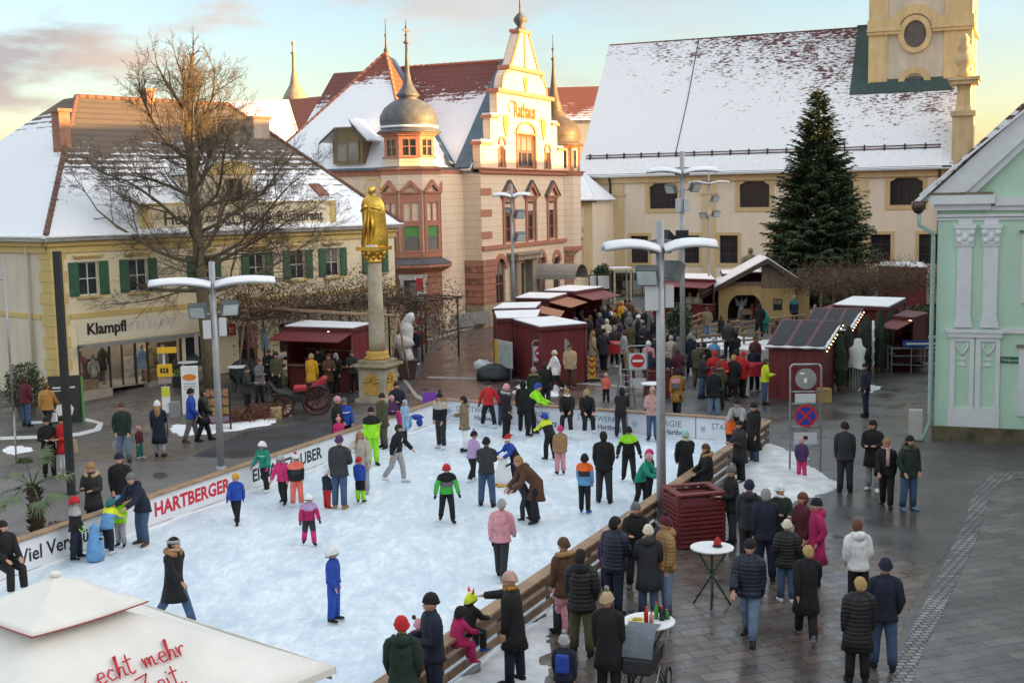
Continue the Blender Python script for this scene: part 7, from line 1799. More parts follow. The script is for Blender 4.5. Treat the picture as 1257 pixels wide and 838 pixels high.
mb = MB(); mb.tube([(-1.1, -.3, .75), (-1.3, -.3, 1.15)], .02, 5); mb.tube([(-1.1, .3, .75), (-1.3, .3, 1.15)], .02, 5); mb.slab([(-.95, -.36, .8), (-.95, .36, .8), (-1.2, .36, 1.15), (-1.2, -.36, 1.15)], (1, 0, .5), .03); mb.build('dashboard', CDARK, t)
mb = MB(); mb.tube([(-1.0, 0, .5), (-1.6, 0, .35), (-2.0, 0, .1)], .03, 6); mb.build('shaft', CWOOD, t)
for x, y, w_, c, lb in ((349, 510, .5, (.6, .5, .42), 'white and red carton stacked behind the carriage wheel'), (339, 513, .4, (.4, .3, .14), 'brown cardboard box in front of the carriage')):
 p = G(x, y); o = MB(); o.box(-w_ / 2, w_ / 2, -.2, .2, 0, .38); tag(o.build('carton', mat('carton_%d' % int(c[2] * 100), c, .8, .2, 3, .1), None, p, R(10), bevel=.01), lb, 'box')
p = G(1016, 496); o = MB(); o.box(-.22, .22, -.2, .2, 0, .5); tag(o.build('carton', mat('carton_tan', (.45, .28, .1), .8, .2, 3, .1), None, p + Vector((0, .5, 0)), R(5), bevel=.01), 'tan cardboard box against the front felt hut', 'box')
p = G(82, 518); t = thing('display_board', 'black display board with a dog photo beside the shop corner', 'sign', p, R(12)); part(t, 'frame', POLE_D, (-.55, .55, -.06, .06, 0, 1.65), bevel=.02); part(t, 'poster', mat('poster_dark', (.035, .035, .03), .4, .3, 3, 0), (-.48, .48, -.068, -.061, .2, 1.55));
mb = MB(); mb.prism([(-.25, .25), (.2, .25), (.28, .5), (.1, .75), (-.05, .62), (-.25, .7), (-.35, .45)], -.074, -.069); mb.build('picture', WHITEP, t); part(t, 'caption', WHITEP, (-.4, .35, -.074, -.069, 1.22, 1.27), (-.4, .1, -.074, -.069, 1.12, 1.15)); part(t, 'side_stripe', mat('stripe_green', (.1, .3, .06), .5, .1, 3, 0), (.551, .62, -.05, .05, 0, 1.6))
p = G(206, 534); t = thing('bus_stop_sign', 'bus stop post with yellow boards near the shop', 'sign', p, R(8)); YEL = mat('sign_yellow', (.72, .42, .015), .5, .08, 3, 0)
mb = MB(); mb.tube([(0, 0, 0), (0, 0, 2.95)], .035, 8); mb.build('post', ZINC, t); part(t, 'direction_board', YEL, (-.2, .42, -.05, -.03, 2.72, 2.92)); part(t, 'stop_box', YEL, (-.22, .24, -.1, .06, 1.95, 2.35)); part(t, 'bus_mark', INK, (-.12, .14, -.107, -.101, 2.08, 2.24)); part(t, 'plate', SHOPSTONE, (-.2, .2, -.08, .04, 1.72, 1.92)); part(t, 'timetable', WHITEP, (-.12, .14, -.06, -.03, .75, 1.62)); part(t, 'timetable_head', mat('lime_yellow', (.6, .65, .05), .5, .1, 3, 0), (-.12, .14, -.066, -.061, 1.3, 1.6)); part(t, 'litter_bin', GREY_S, (.1, .42, -.1, .15, .6, 1.1))
text('H', .2, YEL, t, (.01, -.108, 2.16), (PI / 2, 0, 0), ext=.001)
p = G(235, 508); t = thing('totem_sign', 'white totem sign with an orange oval mark', 'sign', p, R(5)); part(t, 'panel', WHITEP, (-.3, .3, -.06, .06, 0, 1.75), bevel=.02); mb = MB(); mb.prism([(.24 * math.cos(a), 1.35 + .12 * math.sin(a)) for a in np.linspace(0, 2 * PI, 20)[:-1]], -.068, -.061); mb.build('mark', mat('orange_mark', (.7, .2, .02), .5, .1, 3, 0), t); part(t, 'lines', GREY_S, *[(-.2, .2, -.067, -.061, z, z + .03) for z in (.9, 1.0, 1.1)])
p = G(268, 528); t = thing('postcard_rack', 'black rack of yellow magazines behind the lamp post', 'rack', p, R(6))
for s in (-1, 1): part(t, 'post', POLE_D, (s * .42 - .02, s * .42 + .02, -.1, .1, 0, 1.5))
for z in (.55, .85, 1.15): part(t, 'shelf', POLE_D, (-.4, .4, -.16, .06, z, z + .02)); part(t, 'magazines', mat('magazine_%d' % int(z * 100), (.4, .33 - z * .12, .05 + z * .05), .5, .5, 9, 0), *[(-.38 + k * .2, -.21 + k * .2, -.12, -.09, z + .021, z + .26) for k in range(4)])
part(t, 'card_row', mat('card_mauve', (.3, .2, .28), .6, .4, 8, 0), (-.38, .38, -.12, -.09, .3, .5))
p = G(20, 556); t = thing('ramp_railing', 'galvanised railing of a ramp at the left edge', 'railing', p, R(-68))
for k in range(3): mb = MB(); mb.tube([(k * 1.5 - 1.5, 0, 0), (k * 1.5 - 1.5, 0, 1.05)], .025, 6); mb.build('post', ZINC, t)
for z in (1.05, .7, .35): mb = MB(); mb.tube([(-1.6, 0, z), (1.6, 0, z)], .022, 6); mb.build('rail', ZINC, t)
p = G(284, 452); t = thing('folded_stand', 'tilted black folded stand leaning near the bare tree', 'panel', p, R(10)); mb = MB(); mb.cbox((.1, 0, .95), (.75, .14, 1.6), 0, tilt=Matrix.Rotation(.2, 3, 'Y')); mb.build('panel', HORN, t, bevel=.03); part(t, 'foot', HORN, (-.3, .2, -.2, .2, 0, .1))
for x, y, lb in ((232, 463, 'black covered stack of chairs behind the bare tree'), (303, 470, 'dark heap of covered goods beside the standing tables')):
 p = G(x, y); mb = MB(); mb.blob((0, 0, .45), (.7, .5, .55), 12, 8, 0, .12, 3); tag(mb.build('covered_heap', mat('tarp_dark', (.03, .04, .045), .6, .3, 4, .4), None, p), lb, 'cover')
p = G(240, 470); t = thing('stone_planter', 'round stone planter beside the hotel entrance', 'planter', p); mb = MB(); mb.lathe([(.3, 0), (.42, .3), (.55, .55), (.6, .62), (.5, .64)], 16); mb.build('bowl', LIME, t)
p = G(222, 474); t = thing('flower_box', 'black box with lime green plants at the shop end', 'planter', p); part(t, 'box', HORN, (-.25, .25, -.2, .2, 0, .4)); leaf_cloud('leaves', t, mat('lime_leaf', (.3, .42, .05), .7, .3, 5, .1), lambda q: Vector((q.gauss(0, .16), q.gauss(0, .12), .45 + abs(q.gauss(0, .12)))), 220, .05, 77)
a, b = Y(302, 377, 50.0), Y(488, 388, 49.0)
t = thing('timber_frame', 'long pole on leaning wooden legs above the drinks booth', 'frame', (a.x, a.y, 0), 0)
mb = MB(); bb_ = Vector((b.x - a.x, b.y - a.y, b.z)); mb.tube([(-.1, 0, a.z), tuple(bb_ + Vector((.1, 0, 0)))], .06, 8); mb.build('beam', WOOD, t)
for (x, y, z) in ((0, 0, a.z), tuple(bb_)):
 for s in (-1, 1): mb = MB(); mb.tube([(x + s * .35, y + s * .5, .3), (x, y, z + .12)], .045, 6); mb.build('leg', WOOD, t)
for px, py, c, lb in ((311, 412, (.55, .2, .22), 'pink cloth animal hanging left of the drinks booth'), (325, 415, (.3, .42, .55), 'pale blue cloth figure hanging beside the pink one'), (407, 452, (.6, .25, .28), 'pink fluffy scarf hanging at the counter of the drinks booth')):
 p = Y(px, py, 52.5 if px < 400 else 50.2); t = thing('hanging_toy', lb, 'toy', p); m_ = mat('toy_%d' % px, c, .9, .15, 6, .5)
 mb = MB(); mb.blob((0, 0, 0), (.17, .13, .3), 10, 8); mb.blob((0, 0, .32), (.12, .12, .12)); mb.tube([(-.08, 0, -.2), (-.12, 0, -.55)], [.07, .05], 6); mb.tube([(.08, 0, -.2), (.1, 0, -.55)], [.07, .05], 6); mb.build('body', m_, t); mb = MB(); mb.tube([(0, 0, .4), (0, 0, .75)], .01, 4); mb.build('string', WHITEP, t)
def planter(label, px, wrap):
 p = G(*px); t = thing('tapered_planter', label, 'planter', p, R(10)); mb = MB(); mb.lathe([(.42, 0), (.58, .8), (.62, .82), (.55, .84)], 4, (0, 0, 0), 0, False, rot0=PI / 4); mb.build('pot', mat('planter_brown', (.06, .035, .03), .6, .2, 4, .2), t)
 if wrap:
  mb = MB(); qq = random.Random(8); mb.tube([(.05 * math.sin(i) + (.38 * max(0, i / 14 - .35)) - .12 * math.sin(i / 14 * PI), .04 * math.cos(i * 1.7), .75 + 2.05 * i / 14) for i in range(15)], [r_ * qq.uniform(.85, 1.15) for r_ in (.2, .26, .3, .26, .34, .42, .44, .36, .28, .3, .3, .24, .22, .2, .08)], 14); mb.build('fleece', mat('fleece_white', (.55, .55, .52), .8, .25, 6, .7, 12), t)
planter('brown planter holding a white fleece wrapped plant beside the column', (500, 465), True)
planter('brown planter further back behind the wrapped plant', (493, 448), False)
p = G(523, 432); t = thing('beach_flag', 'tall red and white banner flag in front of the town hall steps', 'flag', p, R(15)); mb = MB(); mb.tube([(0, 0, 0), (0, 0, 2.0), (-.05, 0, 3.7)], .02, 6); mb.build('pole', POLE, t)
mb = MB()
for k in range(10): z = .4 + k * .33; x0 = -.02 - .03 * math.sin(k * .8); mb.box(x0 - .36, x0, -.008, .008, z, z + .33, 1 if k in (2, 4, 6, 7) else 0)
mb.build('flag_cloth', [RED_S, WHITEP], t)
for x, y, lb in ((553, 408, 'grey barrier fence beside the town hall downpipe'), (572, 404, 'grey barrier fence at the corner of the town hall')):
 p = G(x, y); t = thing('barrier_fence', lb, 'fence', p, R(30), 'grey barrier fences');
 for s in (0, 1.6): mb = MB(); mb.tube([(s, 0, 0), (s, 0, 1.0)], .025, 6); mb.build('post', ZINC, t)
 part(t, 'panel', GREY_S, (.03, 1.57, -.01, .01, .25, .98))
p = G(622, 466); t = thing('notice_board', 'white and yellow notice board on the side of the nearest booth', 'sign', (p.x - .1, p.y, .0), R(-62)); part(t, 'panel', BOXW, (-.75, .75, -.04, .02, .55, 1.65)); part(t, 'yellow_band', YEL, (-.75, -.5, -.046, -.041, .55, 1.65)); part(t, 'map', mat('map_green', (.4, .48, .46), .6, .35, 3, 0), (-.4, .65, -.046, -.041, .7, 1.5))
for s in (-.6, .6): part(t, 'leg', ZINC, (s - .03, s + .03, -.02, .02, 0, .55))
p = G(608, 466); mb = MB(); q = random.Random(4)
mb.blob((0, 0, .25), (.8, .6, .4), 14, 8, 0, .2, 6); tag(mb.build('tarp_heap', mat('tarp_dark', (.03, .04, .045), .6, .3, 4, .4), None, p), 'dark tarpaulin heap left of the nearest red booth', 'cover')
p = G(620, 462); mb = MB(); mb.blob((0, 0, .2), (.45, .35, .25), 12, 8, 0, .25, 7); tag(mb.build('plastic_sheet', mat('plastic_white', (.6, .62, .64), .35, .15, 5, .4), None, p + Vector((-.9, .3, .25))), 'white plastic sheet lying on the dark tarpaulin', 'cover')
p = G(762, 371); t = thing('phone_booth', 'glazed phone booth with yellowish frame near the church', 'booth', p, R(10)); PBY = mat('booth_frame', (.55, .48, .3), .5, .1, 4, .05)
for sx_ in (-1, 1):
 for sy_ in (-1, 1): part(t, 'post', PBY, (sx_ * .6 - .05, sx_ * .6 + .05, sy_ * .6 - .05, sy_ * .6 + .05, 0, 2.3))
part(t, 'roof', PBY, (-.72, .72, -.72, .72, 2.3, 2.45), bevel=.03); part(t, 'roof_snow', SNOW, (-.7, .7, -.7, .7, 2.452, 2.52)); part(t, 'glass', SHOPG, (-.55, .55, -.6, -.58, .3, 2.25), (-.55, .55, .58, .6, .3, 2.25), (-.6, -.58, -.55, .55, .3, 2.25)); part(t, 'telephone', HORN, (-.2, .2, .3, .5, .9, 1.6)); part(t, 'floor', GREY_S, (-.6, .6, -.6, .6, 0, .06))
p = G(786, 362); t = thing('van', 'silver van parked between phone booth and church booth', 'van', p, R(4)); SILV = mat('car_silver', (.45, .44, .42), .3, .05, 3, 0, metal=.6)
mb = MB(); mb.slab([(-2.4, -.9, .35), (2.3, -.9, .35), (2.45, -.9, .7), (2.3, -.9, 1.05), (1.55, -.9, 1.2), (.9, -.9, 1.85), (-2.2, -.9, 1.9), (-2.45, -.9, 1.1)], (0, 1, 0), 1.8); mb.build('body', SILV, t, bevel=.06)
part(t, 'side_window', GLASS, (-2.1, -.7, -.91, -.9, 1.2, 1.75), (-.6, .75, -.91, -.9, 1.2, 1.75));
for x in (-1.5, 1.5):
 for y in (-.88, .88):
  mb = MB(); mb.tube([(x, y - .1, .34), (x, y + .1, .34)], .34, 16); w = mb.build('wheel', CTYRE, t); mb = MB(); mb.tube([(x, y - .11, .34), (x, y + .11, .34)], .2, 12); mb.build('rim', SILV, w)
for y in (-.6, .6): part(t, 'headlight', LENS, (2.36, 2.46, y - .2, y + .2, .75, .92))
a, b = G(728, 372), G(792, 366); t = thing('terrace_railing', 'thin metal railing in front of the church wall', 'railing', (a.x, a.y + 2, 1.2), math.atan2((b - a).y, (b - a).x)); L_ = (b - a).length * 1.6
for k in range(9): mb = MB(); mb.tube([(L_ * k / 8, 0, -1.2), (L_ * k / 8, 0, 1.0)], .035, 5); mb.build('post', GUTTER, t)
for z in (1.0, .5): mb = MB(); mb.tube([(0, 0, z), (L_, 0, z)], .03, 5); mb.build('rail', GUTTER, t)
for x, y, lb in ((731, 371, 'white framed display case left of the phone booth'), (741, 371, 'white framed display case beside the annex')):
 p = G(x, y); t = thing('display_case', lb, 'display case', p, R(10), 'white display cases'); part(t, 'frame', POLE_D, (-.5, .5, -.05, .05, .9, 2.0)); part(t, 'sheet', WHITEP, (-.42, .42, -.058, -.051, .98, 1.92))
 for s in (-.4, .4): part(t, 'leg', POLE_D, (s - .03, s + .03, -.03, .03, 0, .9))
p = Y(921, 330, 88.0); t = thing('stone_figure', 'small grey stone figure group in front of the church wall', 'statue', (p.x, p.y, 0)); mb = MB(); mb.box(-.5, .5, -.4, .4, 0, 2.2); mb.build('plinth', LIME_D, t); mb = MB(); mb.lathe([(.5, 2.2), (.35, 2.7), (.4, 3.1), (.15, 3.3)], 10); mb.blob((0, 0, 3.5), (.2, .2, .24)); mb.blob((-.45, 0, 2.7), (.3, .3, .45)); mb.blob((.45, 0, 2.6), (.3, .3, .4)); mb.build('figure', LIME_D, t)
# ============================================================ parasol in the foreground
ap = Vector((-5.18, 13.35, 3.42))
t = thing('parasol', 'big cream parasol with red handwriting at the lower left', 'parasol', (ap.x, ap.y, 0))
CANV = mat('canvas_cream', (.74, .72, .68), .8, .09, 1.2, .5, 2.2, sheen=.2)
RIM = mat('canvas_edge_red', (.35, .06, .06), .8, .1, 4, .1)
a0 = R(6)
def corner(k, hd, z): a = a0 - k * PI / 2; return Vector((math.cos(a) * hd, math.sin(a) * hd, z))
def canopy(name, hd, zr, ztop, hole=0, sag=.1):
 mb = MB(); n = 10
 for k in range(4):
  A_, B2 = corner(k, hd, zr), corner(k + 1, hd, zr); C_ = Vector((0, 0, ztop)); vs, fs = [], []
  for i in range(n + 1):
   f = hole + (1 - hole) * i / n
   for j in range(n + 1):
    p = C_ + (A_.lerp(B2, j / n) - C_) * f; p.z -= sag * f * f * math.sin(PI * j / n) * .6 + .08 * f * (1 - f); vs.append(p)
  for i in range(n):
   for j in range(n): fs.append((i * (n + 1) + j, i * (n + 1) + j + 1, (i + 1) * (n + 1) + j + 1, (i + 1) * (n + 1) + j))
  mb.add(vs, fs, 0, True)
 o = mb.build(name, CANV, t); md = o.modifiers.new('thick', 'SOLIDIFY'); md.thickness = .008
 return o
cn = canopy('canopy', 3.08, 2.14, 3.2, .2, .06); vc = canopy('vent_cap', 1.0, 3.04, 3.40, 0, .03)
mb = MB(); mb.lathe([(.06, 3.38), (.07, 3.41), (.04, 3.43)], 12); mb.build('top_knob', CANV, t)
mb = MB()
for k in range(4): A_, B2 = corner(k, 1.005, 3.03), corner(k + 1, 1.005, 3.03); mb.tube([A_.lerp(B2, j / 8) - Vector((0, 0, .03 * math.sin(PI * j / 8) * .6)) for j in range(9)], .009, 4)
mb.build('cap_edge', RIM, t)
mb = MB()
for k in range(4): A_, B2 = corner(k, 3.08, 2.14), corner(k + 1, 3.08, 2.14); mb.slab([A_, B2, B2 - Vector((0, 0, .09)), A_ - Vector((0, 0, .09))], (B2 - A_).cross(Vector((0, 0, 1))).normalized(), .008)
mb.build('valance', CANV, t)
mb = MB(); mb.tube([(0, 0, 0), (0, 0, 3.3)], .045, 10); mb.build('pole', ZINC, t)
for k in range(8):
 A_ = corner(0, 3.03, 2.12) if 0 else None
 e = corner(k // 2, 3.03, 2.12) if k % 2 == 0 else (corner(k // 2, 3.03, 2.12) + corner(k // 2 + 1, 3.03, 2.12)) / 2 - Vector((0, 0, .04))
 mb = MB(); mb.tube([(0, 0, 2.98), tuple(e - Vector((0, 0, .12)))], .018, 5); mb.build('rib', WOOD, t)
part(t, 'foot', GREY_S, (-.5, .5, -.5, .5, 0, .12))
A_, B2 = corner(0, 3.08, 2.14), corner(1, 3.08, 2.14); ex = (A_ - B2).normalized(); mid = (A_ + B2) / 2; ey = (Vector((0, 0, 3.2)) - mid).normalized(); ez = ex.cross(ey).normalized()
rotm = Matrix((ex, ey, ez)).transposed().to_euler()
def ptext(s, size, px, py, sh):
 wp = Vector((0, 0, CAMH)); d = _ray(px, py); pn = ez; p0 = ap * Vector((1, 1, 0)) if False else Vector((ap.x, ap.y, 0)) + mid
 k = (p0 - wp).dot(pn) / d.dot(pn); P_ = wp + d * k - Vector((ap.x, ap.y, 0)) + ez * .0
 return text(s, size, INK_R, t, P_, rotm, ext=.002, shear=.35, sx=.85, off=.004)
GLY = dict(e=[[(0, .25), (.3, .3), (.28, .48), (.12, .48), (.02, .25), (.12, .02), (.32, .08)]], c=[[(.3, .42), (.15, .5), (.02, .25), (.12, .02), (.32, .08)]], h=[[(.0, .0), (.1, .95), (.18, .98), (.02, .1), (.15, .45), (.27, .42), (.24, .05), (.34, .05)]], t=[[(.14, .9), (.05, .1), (.14, 0), (.26, .08)], [(-.04, .62), (.28, .66)]],
  m=[[(.0, .48), (.03, .02), (.1, .42), (.2, .46), (.2, .04), (.28, .42), (.38, .46), (.38, .06), (.48, .06)]], r=[[(.02, .48), (.06, .02), (.12, .4), (.26, .48), (.3, .4)]], Z=[[(.02, .85), (.5, .95), (.02, .05), (.3, .1), (.56, .02)], [(.1, .5), (.42, .54)]], i=[[(.06, .48), (.06, .05), (.18, .06)], [(.11, .7), (.13, .74)]])
GLY['.'] = [[(.05, .02), (.07, .05)]]
def script(s, px, py, size, wid=dict(m=.58, Z=.66, i=.24, t=.34)):
 d = _ray(px, py); p0 = Vector((ap.x, ap.y, 0)) + mid; wp = Vector((0, 0, CAMH)); k = (p0 - wp).dot(ez) / d.dot(ez)
 P_ = wp + d * k - Vector((ap.x, ap.y, 0)) + ez * .012; mb = MB(); x = 0
 for ch_ in s:
  for st in GLY.get(ch_, []):
   sm = []
   for i in range(len(st) - 1):
    for t_ in (0, .5): sm.append(tuple(st[i][q_] + (st[i + 1][q_] - st[i][q_]) * t_ for q_ in (0, 1)))
   sm.append(st[-1]); mb.tube([P_ + ex * ((x + a + b * .22) * size) + ey * (b * size) for a, b in sm], [(.034 * size, .008)] * len(sm), 6, ref=tuple(ex))
  x += wid.get(ch_, .38) if ch_ != ' ' else .3
 mb.build('handwriting', INK_R, t)
script('echt mehr', 122, 842, .32); script('Zeit.', 176, 858, .32)
# ============================================================ people
PC = dict(blk=(.007, .007, .009), navy=(.008, .013, .032), char=(.024, .026, .03), grey=(.13, .13, .14), lgrey=(.34, .34, .35), wht=(.72, .72, .73), crm=(.62, .55, .45),
          pink=(.62, .28, .32), hot=(.6, .03, .16), mag=(.4, .015, .1), red=(.48, .015, .02), blu=(.015, .06, .36), lbl=(.12, .3, .55), sky=(.3, .45, .65), org=(.8, .14, .02), sal=(.75, .16, .12), lime=(.3, .75, .02), grn=(.05, .4, .05), dgrn=(.012, .03, .02),
          brn=(.09, .04, .02), tan=(.32, .18, .07), olv=(.075, .07, .035), khaki=(.2, .155, .09), teal=(.015, .14, .14), tgrn=(.01, .24, .17), purp=(.08, .03, .11), lil=(.42, .3, .5), yel=(.62, .33, .02), must=(.35, .17, .03), jean=(.05, .09, .17), ljean=(.14, .2, .3), beige=(.45, .32, .2), wine=(.09, .012, .025), rose=(.5, .3, .28), blond=(.4, .27, .11), auburn=(.13, .045, .02), hair=(.03, .018, .011), dkhair=(.012, .009, .008), greyh=(.25, .24, .23), mint=(.3, .5, .43), yell=(.62, .7, .03), tsh=(.45, .4, .34))
SKIN = mat('skin', (.52, .29, .2), .55, .12, 8, .05)
EYE = mat('eye_dark', (.02, .015, .012), .3, 0, 1, 0)
LIP = mat('lip', (.3, .08, .07), .5, 0, 1, 0)
BLADE = mat('skate_blade', (.5, .52, .55), .25, .05, 4, 0, metal=.9)
def cloth(c, puff=False):
 nm = 'cloth_' + c + ('_quilted' if puff else '')
 if nm in MATS: return MATS[nm]
 col = PC[c]
 m = mat(nm, col, .6 if puff else .85, .25, 6, .9, 9)
 if puff:
  nt = m.node_tree; b = nt.nodes['Principled BSDF']; bp = [n for n in nt.nodes if n.type == 'BUMP'][0]
  tc = [n for n in nt.nodes if n.type == 'TEX_COORD'][0]
  w = N(nt, 'ShaderNodeTexWave', Scale=4.6, Distortion=1.6, bands_direction='Z'); w.inputs['Detail'].default_value = 1
  nt.links.new(tc.outputs['Object'], w.inputs['Vector']); bp2 = N(nt, 'ShaderNodeBump', Strength=.32, Distance=.02)
  nt.links.new(w.outputs['Fac'], bp2.inputs['Height']); nt.links.new(bp.outputs[0], bp2.inputs['Normal']); nt.links.new(bp2.outputs[0], b.inputs['Normal'])
 return m
POSES = dict(
 stand=(.02, (.02, .04), (-.03, .02), .05, (.05, .12, .2, .1), (.0, .12, .25, .1)),
 contra=(.03, (.16, .22), (-.08, .0), .07, (.12, .14, .35, .2), (-.2, .2, .7, .3)),
 pockets=(.02, (.04, .05), (-.04, .03), .05, (-.2, .28, .75, .35), (-.2, .28, .75, .35)),
 walk=(.05, (.42, .12), (-.36, .25), .03, (-.4, .12, .3, .1), (.45, .12, .45, .1)),
 step=(.04, (.24, .1), (-.22, .18), .03, (-.2, .12, .3, .1), (.25, .12, .5, .15)),
 hold=(.04, (.03, .04), (-.04, .03), .05, (.15, .18, 1.5, .45), (.15, .18, 1.5, .45)),
 cup=(.02, (.03, .04), (-.06, .03), .05, (-.05, .14, .3, .1), (.2, .15, 1.5, .4)),
 phone=(.04, (.03, .04), (-.04, .03), .05, (.1, .12, .5, .3), (.5, .2, 2.0, .35)),
 skate=(.2, (.35, .4), (-.12, .35), .1, (.1, .4, .35, .0), (.1, .4, .35, .0)),
 glide=(.12, (.3, .2), (-.35, .3), .09, (.35, .35, .3, .0), (-.25, .35, .3, .0)),
 lean=(.5, (.3, .35), (.05, .25), .1, (.45, .12, .6, .1), (.5, .12, .7, .1)),
 bend=(.75, (.35, .4), (.1, .3), .12, (.25, .1, .5, .1), (.1, .1, .5, .2)),
 apart=(.1, (.25, .05), (-.3, .1), .25, (.1, .55, .2, .0), (.1, .55, .2, .0)),
 reach=(.12, (.05, .05), (-.08, .04), .06, (.05, .15, .2, .1), (1.25, .1, .15, .0)),
 back=(.03, (.03, .04), (-.04, .03), .05, (-.35, .2, .5, .5), (-.35, .2, .5, .5)),
 cross=(.02, (.03, .04), (-.04, .03), .05, (.25, .2, 1.6, .9), (.25, .2, 1.6, .9)),
 sit=(.08, (1.35, 1.35), (1.3, 1.25), .1, (.35, .15, .7, .3), (.35, .15, .7, .3)),
 sitturn=(.25, (1.3, 1.2), (1.25, 1.3), .12, (.6, .2, .5, .2), (.6, .2, .5, .2)),
)
SK_TODO = []
HIPZ, SHZ = .92, .475
def skeleton(pose, child, jit):
 if pose == 'stand': pose = jit.choice(('stand', 'stand', 'pockets', 'contra', 'contra', 'cup'))
 sw = jit.uniform(-.05, .05)
 ln, tL, tR, sp, aL, aR = POSES[pose]
 J = lambda v: v + jit.uniform(-.05, .05)
 up = Vector((sw, -math.sin(ln), math.cos(ln))).normalized()
 hip = Vector((0, 0, HIPZ)); j = {}
 j['hip'] = hip; j['waist'] = hip + up * .16; j['chest'] = hip + up * .38; j['neck'] = hip + up * .54
 hu = (up + Vector((0, -.08, .6))).normalized(); j['head'] = j['neck'] + hu * (.155 if not child else .165); j['hu'] = hu
 for s, nm, (th, kn), (af, ao, ae, ai) in ((1, 'L', tL, aL), (-1, 'R', tR, aR)):
  th, kn = J(th), max(0, J(kn))
  h = hip + Vector((s * .085, 0, -.02)); d1 = Vector((s * math.sin(sp), -math.sin(th), -math.cos(th))).normalized(); d2 = Vector((s * math.sin(sp) * .6, -math.sin(th - kn), -math.cos(th - kn))).normalized()
  k = h + d1 * .42; a = k + d2 * .40
  j['hip' + nm], j['knee' + nm], j['ank' + nm] = h, k, a
  ffl = Vector((s * .25, -1, 0)).normalized(); j['toe' + nm] = a + ffl * .15 + Vector((0, 0, -.06)); j['heel' + nm] = a - ffl * .06 + Vector((0, 0, -.06)); j['fd' + nm] = ffl
  sh = hip + up * SHZ + Vector((s * .165, 0, 0)); j['sh' + nm] = sh
  af, ao, ae = J(J(J(af))), max(.05, J(J(ao))), J(J(J(ae)))
  u1 = Vector((s * math.sin(ao), -math.sin(af + ln * .3) * math.cos(ao), -math.cos(af + ln * .3) * math.cos(ao))); f2 = af + ln * .3 + ae
  u2 = Vector((s * (math.sin(ao) * .5 - math.sin(ai)), -math.sin(f2) * math.cos(ai), -math.cos(f2) * math.cos(ai))).normalized()
  j['el' + nm] = sh + u1 * .29; j['wr' + nm] = j['el' + nm] + u2 * .25; j['hd' + nm] = j['wr' + nm] + u2 * .09; j['ud' + nm] = u2
 zmin = min(j['ankL'].z, j['ankR'].z) - .075
 return j, zmin
def head_mesh(mb, c, hu, k):
 """face with brow, nose, chin, ears; looks along -y"""
 n, m_ = 12, 9; vs, fs = [], []
 for i in range(m_ + 1):
  ph = PI * i / m_; z = math.cos(ph); r = math.sin(ph)
  for q in range(n):
   a = 2 * PI * q / n; x, y = math.sin(a) * r, -math.cos(a) * r
   jaw = 1 - .28 * max(0, -z) ** 1.3
   px, py, pz = x * .074 * jaw, y * .094 * (1 if y > 0 else .96), z * .115
   if y < -.6 and abs(x) < .4 and -.5 < z < .15: py -= .008
   vs.append((c.x + px * k, c.y + py * k, c.z + pz * k))
 for i in range(m_):
  for q in range(n): fs.append((i * n + q, (i + 1) * n + q, (i + 1) * n + (q + 1) % n, i * n + (q + 1) % n))
 mb.add(vs, fs, 0, True)
 P = lambda x, y, z: (c.x + x * k, c.y + y * k, c.z + z * k)
 mb.add([P(-.014, -.088, .012), P(.014, -.088, .012), P(.02, -.09, -.035), P(-.02, -.09, -.035), P(0, -.118, -.03)], [(0, 1, 4), (1, 2, 4), (2, 3, 4), (3, 0, 4)], 0, True)
 for s in (-1, 1):
  mb.blob(P(s * .03, -.084, .012), (.013 * k, .008 * k, .008 * k), 6, 4, 2)
  mb.blob(P(s * .076, .005, -.005), (.012 * k, .022 * k, .03 * k), 6, 4, 0)
  mb.tube([P(s * .016, -.09, .032), P(s * .046, -.082, .03)], .005 * k, 4, 2)
 mb.tube([P(-.024, -.087, -.062), P(0, -.092, -.064), P(.024, -.087, -.062)], .006 * k, 4, 3)
